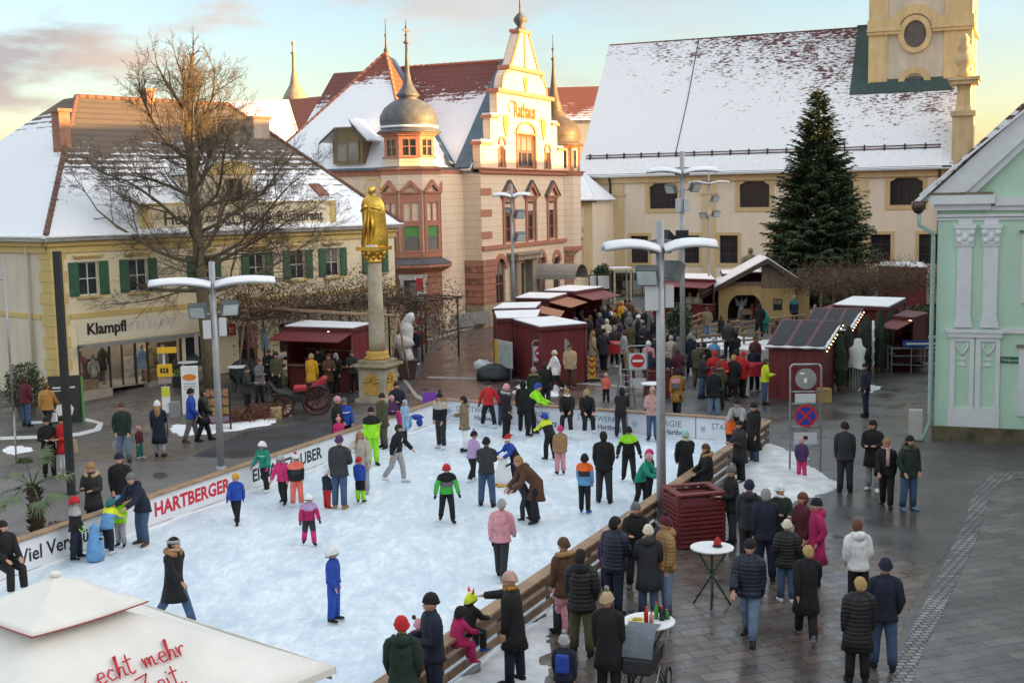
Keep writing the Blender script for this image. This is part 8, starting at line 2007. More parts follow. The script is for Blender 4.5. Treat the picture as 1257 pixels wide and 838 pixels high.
def person(label, p, h, face, pose, coat, clen, legs, head, shoe, opts, group=None, z0=0):
 seed = hash((round(p.x * 100), round(p.y * 100))) & 0xffff; q = random.Random(seed)
 child = h < 1.42; k = h / 1.75; hk = (1.07 + max(0, (1.5 - h)) * .6)
 far = p.y > 47
 j, zmin = skeleton(pose, child, q)
 for key, v in j.items():
  if isinstance(v, Vector) and not key.startswith(('fd', 'ud', 'hu')): v.z -= zmin
 sitp = pose.startswith('sit')
 V, E_, RD = [], [], []
 def vert(pt, r, par=None):
  V.append(tuple(pt)); RD.append(r)
  if par is not None: E_.append((par, len(V) - 1))
  return len(V) - 1
 a = vert(j['hip'], .1); w = vert(j['waist'], .1, a); c = vert(j['chest'], .11, w); nk = vert(j['neck'], .05, c); vert(j['neck'].lerp(j['head'], .75), .05, nk)
 for s in 'LR':
  i = vert(j['hip' + s], .075, a); i = vert(j['knee' + s], .052, i); i = vert(j['ank' + s], .036, i); vert(j['ank' + s] * .35 + j['toe' + s] * .65 + Vector((0, 0, .005)), .034, i)
  i = vert(j['sh' + s], .055, c); i = vert(j['el' + s], .04, i); i = vert(j['wr' + s], .027, i); pm = vert(j['hd' + s].lerp(j['wr' + s], .35), .03, i)
  if not far:
   d = j['ud' + s]; sd = d.cross(Vector((0, 0, 1))); sd = sd.normalized() if sd.length > .2 else Vector((0, 1, 0)); cu = Vector((0, 0, -1)) if d.z > -.7 else Vector((0, -.6, 0))
   for f in range(4):
    b0 = j['hd' + s] + sd * (f - 1.5) * .021; i = vert(b0, .0105, pm); L_ = (.032, .038, .035, .026)[f]
    i = vert(b0 + d * L_, .0095, i); vert(b0 + d * L_ * 1.6 + cu * .022, .008, i)
   i = vert(j['wr' + s].lerp(j['hd' + s], .55) + sd * -.042, .012, pm); vert(j['wr' + s].lerp(j['hd' + s], .55) + sd * -.055 + d * .04, .009, i)
  else:
   vert(j['hd' + s] + j['ud' + s] * .04, .026, pm)
 me = bpy.data.meshes.new('person'); me.from_pydata(V, E_, [])
 body = bpy.data.objects.new('person', me); COL.objects.link(body)
 md = body.modifiers.new('skin', 'SKIN'); md.use_smooth_shade = True
 sk = me.skin_vertices[0].data
 for i, r in enumerate(RD): sk[i].radius = (r, r); sk[i].use_root = (i == 0)
 if not far: s2 = body.modifiers.new('sub', 'SUBSURF'); s2.levels = 1; s2.render_levels = 1
 hands = [j['hdL'], j['hdR']]
 gl = opts.get('glove')
 body.location = (p.x, p.y, p.z + z0 - .0); body.rotation_euler = (0, 0, R(face + q.uniform(-7, 7))); body.scale = (k, k, k)
 tag(body, label, 'person', group)
 SK_TODO.append((body, j['head'].copy(), j['hu'].copy(), hk, hands, gl))
 Q = lambda mb, nm, m: mb.build(nm, m, body)
 loose = .0 if 'slim' in opts else (.018 if not child else .028)
 tm = cloth(legs.split('/')[0])
 mb = MB()
 for s in 'LR':
  hp, kn, an = j['hip' + s], j['knee' + s], j['ank' + s]
  mb.tube([hp + Vector((0, 0, .06)), hp, hp.lerp(kn, .5), kn, kn.lerp(an, .5), an + (kn - an) * .06], [.085, .102 + loose * .5, .084 + loose, .066 + loose, .061 + loose, .052 + loose * 1.2], 10, 0, True, True)
 up0 = (j['waist'] - j['hip']).normalized()
 mb.tube([j['hip'] - up0 * .09, j['hip'], j['hip'] + up0 * .12], [(.11, .10), (.165, .115), (.15, .10)], 12, ref=(1, 0, 0))
 if '/' in legs:
  t2 = cloth(legs.split('/')[1]); zk = (j['kneeL'].z + j['kneeR'].z) / 2
  for fi, f in enumerate(mb.f):
   if sum(mb.v[i][2] for i in f) / len(f) < zk * .85: mb.mi[fi] = 1
  Q(mb, 'trousers', [tm, t2])
 else: Q(mb, 'trousers', tm)
 sc_ = cloth(shoe if shoe in PC else 'blk'); skate = 'skate' in opts
 for s in 'LR':
  an, fd = j['ank' + s], j['fd' + s]; z = an.z - .075; c0 = Vector((an.x, an.y, z))
  if sitp: pass
  mb = MB(); mb.tube([c0 - fd * .075 + Vector((0, 0, .045)), c0 - fd * .05 + Vector((0, 0, .05)), c0 + fd * .05 + Vector((0, 0, .045)), c0 + fd * .13 + Vector((0, 0, .035)), c0 + fd * .185 + Vector((0, 0, .03))], [(.03, .04), (.044, .05), (.05, .045), (.05, .035), (.03, .022)], 8, ref=fd.cross(Vector((0, 0, 1)))); mb.tube([c0 + Vector((0, 0, .03)), an + Vector((0, 0, .05)), an + (j['knee' + s] - an) * .3], [.05, .056, .062], 8)
  o = Q(mb, 'skate' if skate else 'shoe', sc_)
  if skate:
   mb = MB(); mb.slab([c0 - fd * .09 + Vector((0, 0, -.035)), c0 + fd * .19 + Vector((0, 0, -.035)), c0 + fd * .2 + Vector((0, 0, .0)), c0 - fd * .09 + Vector((0, 0, .01))], fd.cross(Vector((0, 0, 1))), .006); b_ = Q(mb, 'blade', BLADE); b_.parent = o
 puff = coat.endswith('*'); cols = coat.rstrip('*').split('/')
 g = .032 if puff else .012; cw = 1 + (.12 if child else 0)
 up = (j['neck'] - j['hip']).normalized()
 th = ((j['kneeL'] + j['kneeR']) / 2 - j['hip']); th = Vector((0, th.y * .5, th.z)).normalized() if not sitp else Vector((0, -.9, -.4)).normalized()
 stride = abs(j['kneeL'].y - j['kneeR'].y) * .3
 pts, rad = [], []
 if clen > .02:
  pts += [j['hip'] + th * clen, j['hip'] + th * clen * .5]; fl = .02 + clen * .1
  rad += [((.175 + fl + g) * cw, (.135 + fl + stride * clen * 2 + g) * cw), ((.185 + g + fl * .4) * cw, (.14 + stride * clen + g) * cw)]
 pts += [j['hip'] + up * .02, j['hip'] + up * .18, j['hip'] + up * .34, j['hip'] + up * .45, j['hip'] + up * .515, j['hip'] + up * .555, j['hip'] + up * .60]
 rad += [((.183 + g) * cw, (.14 + g) * cw), ((.17 + g) * cw, (.135 + g) * cw), ((.186 + g) * cw, (.14 + g) * cw), ((.17 + g) * cw, (.125 + g) * cw), ((.118 + g) * cw, (.1 + g) * cw), (.082, .085), (.07, .074)]
 mb = MB(); mb.tube(pts, rad, 14, ref=(1, 0, 0)); nT = len(mb.f)
 for s in 'LR':
  sh, el, wr = j['sh' + s], j['el' + s], j['wr' + s]; b = .02 if puff else (.014 if child else .009)
  nb = j['hip'] + up * .535; mb.tube([nb, nb.lerp(sh, .55) + up * .012, sh + (el - sh) * .03, sh.lerp(el, .16), sh.lerp(el, .45), el, el.lerp(wr, .5), wr], [.035, .055 + b, .072 + b, .082 + b, .074 + b, .064 + b, .058 + b, .05 + b], 10)
 if len(cols) > 1:
  zc = j['hip'] + up * .28
  for fi in range(len(mb.f)):
   ct = sum((Vector(mb.v[i]) for i in mb.f[fi]), Vector()) / len(mb.f[fi])
   t_ = (ct - zc).dot(up)
   if fi < nT: mb.mi[fi] = 1 if t_ > 0 else (2 if len(cols) > 2 and t_ > -.12 else 0)
   else: mb.mi[fi] = 1 if t_ > .06 else 0
 Q(mb, 'coat', [cloth(x, puff) for x in cols])
 hc, hu = j['head'], j['hu']; K = hk
 parts = head.split(','); ys = .012; heads = []
 Q0 = Q
 def Q(mb, nm, m):
  o = Q0(mb, nm, m); heads.append(o); return o
 yaw = q.uniform(-.55, .55)
 def cap(nm, m, r, z0_, rz, back=0.0, dome=1.0, n=12):
  mb = MB(); vs, fs = [], []
  for i in range(7):
   f = i / 6; ph = (PI / 2) * f
   for t in range(n):
    a_ = 2 * PI * t / n; rr = (1 - f ** 2.4) ** .5 * (1 + .05 * math.sin(PI * min(1, f * 1.6)))
    dip = -back * .07 * max(0, .25 + .75 * math.cos(a_ - PI / 2)) * (1 - f)
    vs.append((hc.x + math.cos(a_) * .082 * r * rr * K, hc.y + (ys + math.sin(a_) * .102 * r * rr) * K, hc.z + (z0_ + dip + f * rz) * K))
  for i in range(6):
   for t in range(n): fs.append((i * n + t, i * n + (t + 1) % n, (i + 1) * n + (t + 1) % n, (i + 1) * n + t))
  mb.add(vs, fs, 0, True); return Q(mb, nm, m)
 for pt in parts:
  kd, *cl = pt.split(':'); cm = cloth(cl[0]) if cl else None
  if kd == 'r':
   cap('hair', cm, 1.06, .01, .122, .9); mb = MB(); mb.blob((hc.x, hc.y + .032 * K, hc.z - .004 * K), (.083 * K, .08 * K, .108 * K), 10, 7, 0, .05, seed); Q(mb, 'hair', cm)
  elif kd == 'l':
   cap('hair', cm, 1.09, .005, .126, 1.2); mb = MB(); L_ = .26
   mb.tube([hc + Vector((0, .05, .03)) * K, hc + Vector((0, .095, -.1)) * K, hc + Vector((0, .13, -.2)) * K, hc + Vector((0, .14, -.2 - L_ * .6)) * K], [(.075, .05), (.085, .05), (.09, .04), (.04, .015)], 10, ref=(1, 0, 0))
   for s_ in (-1, 1): mb.tube([hc + Vector((s_ * .07, .0, .04)) * K, hc + Vector((s_ * .085, -.01, -.08)) * K, hc + Vector((s_ * .09, -.03, -.26)) * K], [.03, .03, .012], 6)
   Q(mb, 'hair', cm)
  elif kd in ('b', 'bp'):
   o = cap('beanie', cm, 1.1, .012, .142, .5)
   mb = MB(); mb.tube([(hc.x + .089 * math.cos(a_) * K, hc.y + (ys + .11 * math.sin(a_)) * K, hc.z + (.03 - .03 * max(0, math.sin(a_))) * K) for a_ in np.linspace(0, 2 * PI, 15)], .017 * K, 5, cap=False); b_ = Q(mb, 'cuff', cm); b_.parent = o
   if kd == 'bp': mb = MB(); mb.blob(tuple(hc + Vector((0, .015, .19)) * K), .042 * K, 8, 6, 0, .12, seed); b_ = Q(mb, 'pompom', cloth(cl[1]) if len(cl) > 1 else cm); b_.parent = o
  elif kd == 'h':
   o = cap('helmet', cloth(cl[0]), 1.28, -.02, .165, .7)
   mb = MB(); mb.tube([(hc.x + .108 * math.cos(a_) * K, hc.y + (ys + .134 * math.sin(a_)) * K, hc.z - (.015 + .055 * max(0, math.sin(a_))) * K) for a_ in np.linspace(0, 2 * PI, 15)], .009 * K, 5, cap=False); b_ = Q(mb, 'helmet_rim', cloth('blk')); b_.parent = o
   if len(cl) > 1:
    mb = MB(); mb.tube([hc + Vector((0, ys - .1 + .235 * t_, .07 + .1 * math.sin(PI * t_))) * K for t_ in np.linspace(0, 1, 7)], [(.035 * K, .012 * K)] * 7, 6, ref=(1, 0, 0)); b_ = Q(mb, 'helmet_stripe', cloth(cl[1])); b_.parent = o
  elif kd == 'c':
   o = cap('cap', cm, 1.1, .03, .11, .4); mb = MB(); mb.slab([hc + Vector((-.06, -.09, .04)) * K, hc + Vector((.06, -.09, .04)) * K, hc + Vector((.045, -.165, .03)) * K, hc + Vector((-.045, -.165, .03)) * K], (0, 0, 1), .008); b_ = Q(mb, 'brim', cm); b_.parent = o
  elif kd == 'u':
   mb = MB(); mb.blob((hc.x, hc.y + .03 * K, hc.z + .01), (.108 * K, .115 * K, .15 * K), 12, 9); mb.f = [f for f in mb.f if not (sum(mb.v[i][1] for i in f) / len(f) < hc.y - .045 * K and sum(mb.v[i][2] for i in f) / len(f) < hc.z + .075 * K)]; mb.mi = [0] * len(mb.f); mb.sm = [True] * len(mb.f); Q(mb, 'hood', cm)
  elif kd == 'band':
   mb = MB(); mb.tube([(hc.x + .086 * math.cos(a_) * K, hc.y + (ys + .108 * math.sin(a_)) * K, hc.z + .045 * K) for a_ in np.linspace(0, 2 * PI, 15)], (.03) * K, 5, cap=False, flat=.35, ref=(0, 0, 1)); Q(mb, 'headband', cm)
  elif kd == 'santa':
   o = cap('santa_hat', cloth('red'), 1.12, .03, .15, .3); mb = MB(); mb.tube([(hc.x + .094 * math.cos(a_) * K, hc.y + (ys + .117 * math.sin(a_)) * K, hc.z + .035 * K) for a_ in np.linspace(0, 2 * PI, 15)], .024 * K, 6, cap=False); mb.blob(tuple(hc + Vector((.1, .1, .12)) * K), .035 * K, 8, 6); b_ = Q(mb, 'white_trim', cloth('wht')); b_.parent = o; mb = MB(); mb.tube([hc + Vector((0, 0, .15)) * K, hc + Vector((.07, .05, .18)) * K, hc + Vector((.1, .1, .12)) * K], [.05 * K, .035 * K, .02 * K], 6); b_ = Q(mb, 'hat_tip', cloth('red')); b_.parent = o
  elif kd == 'horns':
   for s_ in (-1, 1): mb = MB(); mb.tube([hc + Vector((s_ * .06, 0, .14)) * K, hc + Vector((s_ * .09, 0, .2)) * K, hc + Vector((s_ * .08, -.01, .25)) * K], [.03 * K, .022 * K, .004 * K], 7); Q(mb, 'helmet_horn', cm)
  elif kd == 'ears':
   for s_ in (-1, 1): mb = MB(); mb.blob(tuple(hc + Vector((s_ * .09, 0, .16)) * K), (.045 * K, .02 * K, .05 * K)); Q(mb, 'hat_ear', cm)
 Q = Q0; my = Matrix.Translation(hc) @ Matrix.Rotation(yaw, 4, 'Z') @ Matrix.Translation(-hc)
 for o in heads: o.data.transform(my)
 SK_TODO[-1] += (my,)
 if 'fur' in opts:
  mb = MB(); c_ = j['hip'] + up * .545; n = 16
  mb.tube([c_ + Vector((.135 * math.cos(a_), .12 * math.sin(a_) + .02, .03 * math.sin(a_))) for a_ in np.linspace(-PI * .35 + PI / 2 - PI * .55, PI * 1.05 + PI * .35, n)], [.045 + .012 * q.random() for _ in range(n)], 7); Q(mb, 'fur_collar', cloth(opts['fur'] or 'khaki'))
 if 'hood' in opts:
  mb = MB(); c_ = j['hip'] + up * .53; mb.blob((c_.x, c_.y + .1, c_.z), (.13, .085, .1), 10, 8, 0, .05, seed); mb.tube([c_ + Vector((.11 * math.cos(a_), .1 * math.sin(a_), .035)) for a_ in np.linspace(0, PI, 9)], .035, 6); Q(mb, 'hood', cloth(cols[-1] if len(cols) > 1 else cols[0]))
 if 'scarf' in opts:
  mb = MB(); c_ = j['hip'] + up * .59; mb.tube([c_ + Vector((.088 * math.cos(a_), .085 * math.sin(a_), .012 * math.sin(2 * a_))) for a_ in np.linspace(0, 2 * PI, 15)], .036, 6, cap=False)
  if opts['scarf'].endswith('+'): mb.tube([c_ + Vector((.05, -.1, -.02)), c_ + Vector((.06, -.16, -.2)), c_ + Vector((.06, -.17, -.42))], [(.045, .02)] * 3, 6, ref=(1, 0, 0))
  Q(mb, 'scarf', cloth(opts['scarf'].rstrip('+')))
 if 'pack' in opts:
  mb = MB(); c_ = j['hip'] + up * .3; y0 = c_.y + .12 * cw; mb.box(-.14, .14, y0, y0 + .13, c_.z - .19, c_.z + .2); o = mb.build('backpack', cloth(opts['pack'].split('/')[0]), body, bevel=.04)
  if '/' in opts['pack']: mb = MB(); mb.box(-.141, .141, y0 + .005, y0 + .136, c_.z + .02, c_.z + .19); mb.build('flap', cloth(opts['pack'].split('/')[1]), o, bevel=.03)
 if 'strap' in opts:
  mb = MB(); mb.tube([j['shL'] + Vector((-.06, -.02, .06)), j['chest'] + Vector((0, -.165, 0)), j['hip'] + Vector((-.19, -.06, .04))], [(.016, .006)] * 3, 5); mb.tube([j['shL'] + Vector((-.06, .02, .06)), j['chest'] + Vector((0, .16, 0)), j['hip'] + Vector((-.19, .06, .04))], [(.016, .006)] * 3, 5); Q(mb, 'strap', cloth(opts['strap']))
 if 'belt' in opts:
  mb = MB(); c_ = j['hip'] + up * .14; mb.tube([c_ + Vector((.19 * math.cos(a_), .15 * math.sin(a_), 0)) for a_ in np.linspace(0, 2 * PI, 15)], .016, 5, cap=False); Q(mb, 'belt', cloth(opts['belt']))
 if 'stripe' in opts:
  mb = MB(); c_ = j['hip'] + up * .38; mb.tube([c_ + Vector((.2 * math.cos(a_), .152 * math.sin(a_), -.03 * abs(math.sin(a_)))) for a_ in np.linspace(0, 2 * PI, 17)], .018, 5, cap=False); Q(mb, 'chest_stripe', cloth(opts['stripe']))
 return body
def finish_people():
 bpy.context.view_layer.update()
 dg = bpy.context.evaluated_depsgraph_get()
 ev = []
 for body, *_ in SK_TODO: ev.append(bpy.data.meshes.new_from_object(body.evaluated_get(dg)))
 for (body, hc, hu, hk, hands, gl, my), me in zip(SK_TODO, ev):
  body.modifiers.clear()
  mb = MB(); head_mesh(mb, hc, hu, hk); mb.v = [tuple(my @ Vector(v)) for v in mb.v]
  o = len(me.vertices)
  vs = [tuple(v.co) for v in me.vertices] + mb.v; fs = [list(pl.vertices) for pl in me.polygons]
  mi = []
  for f in fs:
   c = sum((Vector(vs[i]) for i in f), Vector()) / len(f); mi.append(1 if gl and min((c - h).length for h in hands) < .12 else 0)
  fs += [[i + o for i in f] for f in mb.f]; mi += mb.mi
  nm = bpy.data.meshes.new('person'); nm.from_pydata(vs, [], fs)
  for m in (SKIN, cloth(gl) if gl else SKIN, EYE, LIP): nm.materials.append(m)
  nm.polygons.foreach_set('material_index', mi); nm.polygons.foreach_set('use_smooth', [True] * len(fs)); nm.update()
  old = body.data; body.data = nm; bpy.data.meshes.remove(old); bpy.data.meshes.remove(me)
def crowd(txt, group=None):
 for ln in txt.strip().splitlines():
  ln = ln.strip()
  if not ln or ln.startswith('#'): continue
  spec, label = ln.split('|'); t = spec.split()
  md, x, y, h, face, pose, coat, clen, legs, head, shoe = t[:11]
  opts = {}
  for o in t[11:]:
   a = o.split('='); opts[a[0]] = a[1] if len(a) > 1 else ''
  h = float(h); z0 = float(opts.pop('z', 0)); x, y = float(x), float(y)
  if md == 'f': p = G(x, y, z0) - Vector((0, 0, z0))
  else: p = G(x, y, h + z0 - .02) - Vector((0, 0, h + z0 - .02))
  p.z = T(p.x, p.y)
  onice = 'skate' in opts or 'ice' in opts
  if onice: z0 += ICE_Z + (.035 if 'skate' in opts else 0)
  person(label.strip(), p, h, float(face), pose, coat, float(clen), legs, head, shoe, opts, group, z0)
crowd('''
f 488 594 1.6 70 glide blk .0 lgrey r:hair wht skate strap=wht|girl in black jumper, pale grey trousers and white skates gliding past the pink jacket
f 549 643 1.42 10 skate grn/blk/grey .06 blk h:red blk skate glove=blk|boy with red helmet and green to black jacket alone mid ice
f 598 623 1.75 175 lean char .05 jean b:blk blk ice|man in charcoal jacket and jeans bending forward, seen from behind on the ice
f 580 593 1.35 130 skate lil .05 blk bp:blk:lgrey wht skate|child in lilac jacket with striped bobble hat behind the bending man
f 633 594 1.3 -60 lean navy/blu .08 navy santa blk skate|child in red santa hat leaning on a white penguin skating aid
f 660 642 1.8 -75 bend brn .38 blk r:tan blk ice hood|person in long brown coat stooping over a child on the ice
f 647 641 1.15 -110 lean char .06 char r:hair blk skate scarf=lime|small child in patterned black suit held by the person in brown
f 571 556 1.68 -85 stand khaki .22 wht r:dkhair blk skate hood|woman in khaki parka and white trousers skating near the far banner
f 542 552 1.68 -30 stand blk/tsh .0 char bp:blk,l:tan wht skate|woman in black and cream jumper with black bobble hat on the ice
f 600 526 1.55 180 apart red .04 blk c:blk wht skate glove=blk|youth in bright red jacket straddling at the far banner with black cap
f 618 523 1.5 170 lean navy .05 jean u:navy blk|person in navy leaning over the far barrier behind the black coat
f 622 538 1.72 80 stand blk .3 blk b:pink blk ice fur=lgrey|woman in long black coat with pink beanie on the ice
f 650 536 1.75 80 lean blk/lime .1 blk b:blu blk skate|adult in black and neon green jacket with blue hat bending to a child
f 676 566 1.38 -140 lean blk/yell .06 blk h:blu blk skate glove=blk|child with blue helmet and neon yellow jacket reaching up to the adult
f 688 584 1.3 -170 stand tan* .1 pink b:hot blk skate|child in quilted tan jacket and pink checked trousers on the ice
f 697 531 1.65 -5 sit blk .05 blk r:tan wht skate z=.2 scarf=wht|girl in black jacket sitting on the far banner, left of her blond friend
f 720 531 1.65 10 sit blk .05 blk l:blond wht skate z=.2|girl with long blond hair sitting on the far banner beside her friend
f 762 539 1.6 170 lean blk .12 char u:blk blk skate|youth in black hooded jacket leaning over the far banner
f 801 542 1.66 -15 hold rose .1 jean l:tan,b:rose blk skate|girl in pale pink jacket and jeans standing by the far banner with skates
h 741 531 1.8 175 stand blk .1 char r:dkhair blk ice|man in black jacket seen from behind beside the boy in orange
f 718 632 1.42 165 stand lbl/org/char .08 blk h:blk blu skate|boy in orange, grey and blue jacket with black helmet seen from behind
f 772 593 1.52 -10 skate blk/lime .05 blk r:dkhair,h:blk blk skate glove=blk|boy in black and neon green jacket striding near the far right ice
h 745 657 1.15 150 reach purp .12 char b:pink blk skate glove=hot|small child in dark purple coat and pink hat reaching for the fence
f 786 626 1.42 60 lean tgrn .1 blk b:rose blk skate|child in teal green jacket bending against the plank fence
h 797 556 1.3 110 stand blk .08 blk h:hot blk skate|child with pink helmet half hidden behind the lamp post
h 842 530 1.68 190 phone blk .4 blk b:mint blk ice scarf=crm|woman in long black coat and mint beanie standing in the ice corner
f 616 713 1.6 170 step pink* .08 char b:lgrey blk skate glove=blk|girl in puffy pale pink jacket walking away across the ice
f 411 766 1.35 75 stand blu .0 blu h:wht blk skate|child in plain blue snowsuit with white helmet alone on the near ice
f 216 769 1.7 60 walk blk .36 jean r:dkhair,band:lgrey tan ice fur=tan scarf=beige|woman in long black coat with grey headband and tan boots striding over the ice
f 380 671 1.15 20 skate mag/lil .05 char/hot h:wht blk skate glove=blk|small child in pink and lilac jacket with white helmet
f 291 643 1.22 -10 walk blu .05 blk b:yel blk ice glove=blu|boy in bright blue jacket with yellow beanie near the red lettering
f 327 605 1.35 -35 skate tgrn/tgrn .06 blk h:wht wht skate glove=hot stripe=wht|boy in teal green jacket with white helmet at the left banner
f 349 620 1.25 -20 skate hot .1 blk h:lgrey blk skate|child in hot pink jacket with grey helmet and black trousers
f 365 623 1.3 25 stand blk/sal/char .06 sal h:wht:red wht skate|girl in black and salmon jacket with white and red helmet
f 418 625 1.82 175 stand char* .12 jean b:purp tan ice|man in dark quilted jacket with purple beanie and tan boots, seen from behind
f 402 625 .95 150 stand navy .03 red b:wht red ice|toddler in navy jacket and red trousers beside the man in jeans
f 443 619 1.12 160 stand blu .03 blk/lime b:red blk skate glove=red|small child in blue jacket with red hat and black and yellow trousers
f 446 606 1.66 -15 reach tsh .24 lgrey l:tan lgrey ice|woman with long light brown hair in a beige coat on the ice
f 458 572 1.68 10 stand lime/blk .08 lime r:dkhair,b:blk blk ice|person in neon lime ski suit with black beanie
h 469 484 1.7 -40 stand olv .2 olv b:blk blk ice|person in olive jacket standing behind the neon lime suit
f 495 548 1.25 175 stand hot .05 blk b:char blk skate|child in hot pink jacket and black trousers, seen from behind at the barrier
h 481 489 1.3 20 hold purp .1 lil b:pink blk skate|child in purple patterned jacket with pink hat by the barrier
h 416 513 1.1 0 stand hot .1 blk bp:pink:pink blk|small child with pink bobble hat partly hidden behind the man in jeans
f 178 669 1.76 -40 lean navy .16 jean b:grey brn ice hood|man in dark blue jacket with grey beanie bending to the children at the barrier
f 149 673 1.12 -5 stand lime/lime .08 lgrey h:lbl blk skate|small child with light blue helmet and neon green vest at the barrier
f 133 682 1.2 165 lean lbl/yell .08 navy h:teal wht skate|child in blue and yellow patterned jacket bending over a blue skating aid
f 95 689 1.35 110 stand blk/lgrey .1 navy h:red blk skate glove=lime|child in black and white patterned jacket with red hat by the left banner
h 112 568 1.68 -5 hold char .3 blk b:tan blk fur=beige|woman with tan beanie and dark parka standing behind the left barrier
h 146 556 1.82 10 stand blk .15 blk b:navy blk|man in black with navy beanie standing behind the left barrier
f 8 726 1.7 60 sit blk .1 blk r:dkhair wht z=.15 ice|person in black sitting on the barrier at the left picture edge
''', 'skaters on the ice rink')
crowd('''
f 153 567 1.8 20 stand dgrn .08 ljean r:brn blk|bearded man in dark green jacket walking with a toddler by the road
f 172 562 .95 60 stand wine .0 teal b:rose wht|toddler in dungarees held between two adults on the road
f 197 560 1.7 170 stand navy .48 lgrey b:wht,l:tan blk|woman in long navy coat with white beanie and long hair by the road
f 236 543 1.76 100 step blu .1 grey b:blk brn|man in blue jacket and grey trousers walking past the lamp post
f 251 541 1.74 110 step blk* .3 blk r:hair blk|person in long shiny black quilted coat walking beside the blue jacket
f 60 530 1.75 170 walk must* .08 blk r:brn blk|man in mustard quilted jacket walking towards the black display board
f 33 523 1.75 160 stand wine .1 jean r:hair blk|person in maroon jacket beside the potted shrub
h 57 512 1.7 30 hold blk .3 blk b:blk blk|person in long black coat beside the black pole
h 75 511 1.7 -20 hold red/red .25 wht b:blk wht|person in red and white jacket next to the black pole
f 331 480 1.7 10 cup blk .3 blk r:brn blk|woman in black coat at the standing table, left of the white strap
f 340 485 1.75 130 cup blk .4 blk l:dkhair blk strap=wht|woman in long black coat with a white shoulder strap
h 339 432 1.75 0 stand olv .1 blk r:hair blk|man in olive jacket standing behind the women at the tables
f 359 473 1.78 -70 cup blk .1 jean r:greyh blk|grey haired man in black jacket at the drinks booth table
h 381 434 1.74 170 stand yel .3 blk r:blond blk|person in yellow coat at the counter of the drinks booth
f 383 481 1.7 180 stand navy .1 navy r:dkhair blk pack=red|person in navy with a red backpack at the drinks booth
f 396 470 1.74 160 stand beige .45 blk r:brn blk|person in long beige coat at the drinks booth counter
h 402 434 1.7 20 hold brn .3 blk r:brn blk|person in brown coat right of the beige coat
h 411 433 1.68 -10 cup blk .2 blk l:lgrey blk|pale haired woman in black behind the right standing table
h 317 440 1.72 60 stand grey .2 blk r:brn blk|person in grey jacket between the left standing tables
h 302 450 1.72 90 cup char .2 blk b:char blk|dark clad person beside the covered heap
h 390 427 1.7 0 hold blk .1 blk r:dkhair blk z=.1|stallholder in black inside the drinks booth
h 433 430 1.7 -20 hold char .1 blk r:brn blk z=.1|stallholder in dark grey in the right half of the drinks booth
h 487 468 1.8 20 hold navy .1 navy r:hair blk|man in navy jacket holding a child in front of the column
f 498 529 .9 -20 stand sky .05 sky u:sky sky z=.75|small child in pale blue snowsuit lifted at the barrier by the column
h 413 487 1.7 70 stand blk .4 blk b:pink blk|woman in long black coat with pale pink beanie behind the barrier
f 425 551 1.6 30 stand blu .08 navy b:grey blk stripe=wht|boy in bright blue jacket with white chest stripe behind the barrier
f 512 447 1.72 -30 stand navy .1 grey r:hair wht|person in navy hoodie beside the fleece wrapped plant
''')
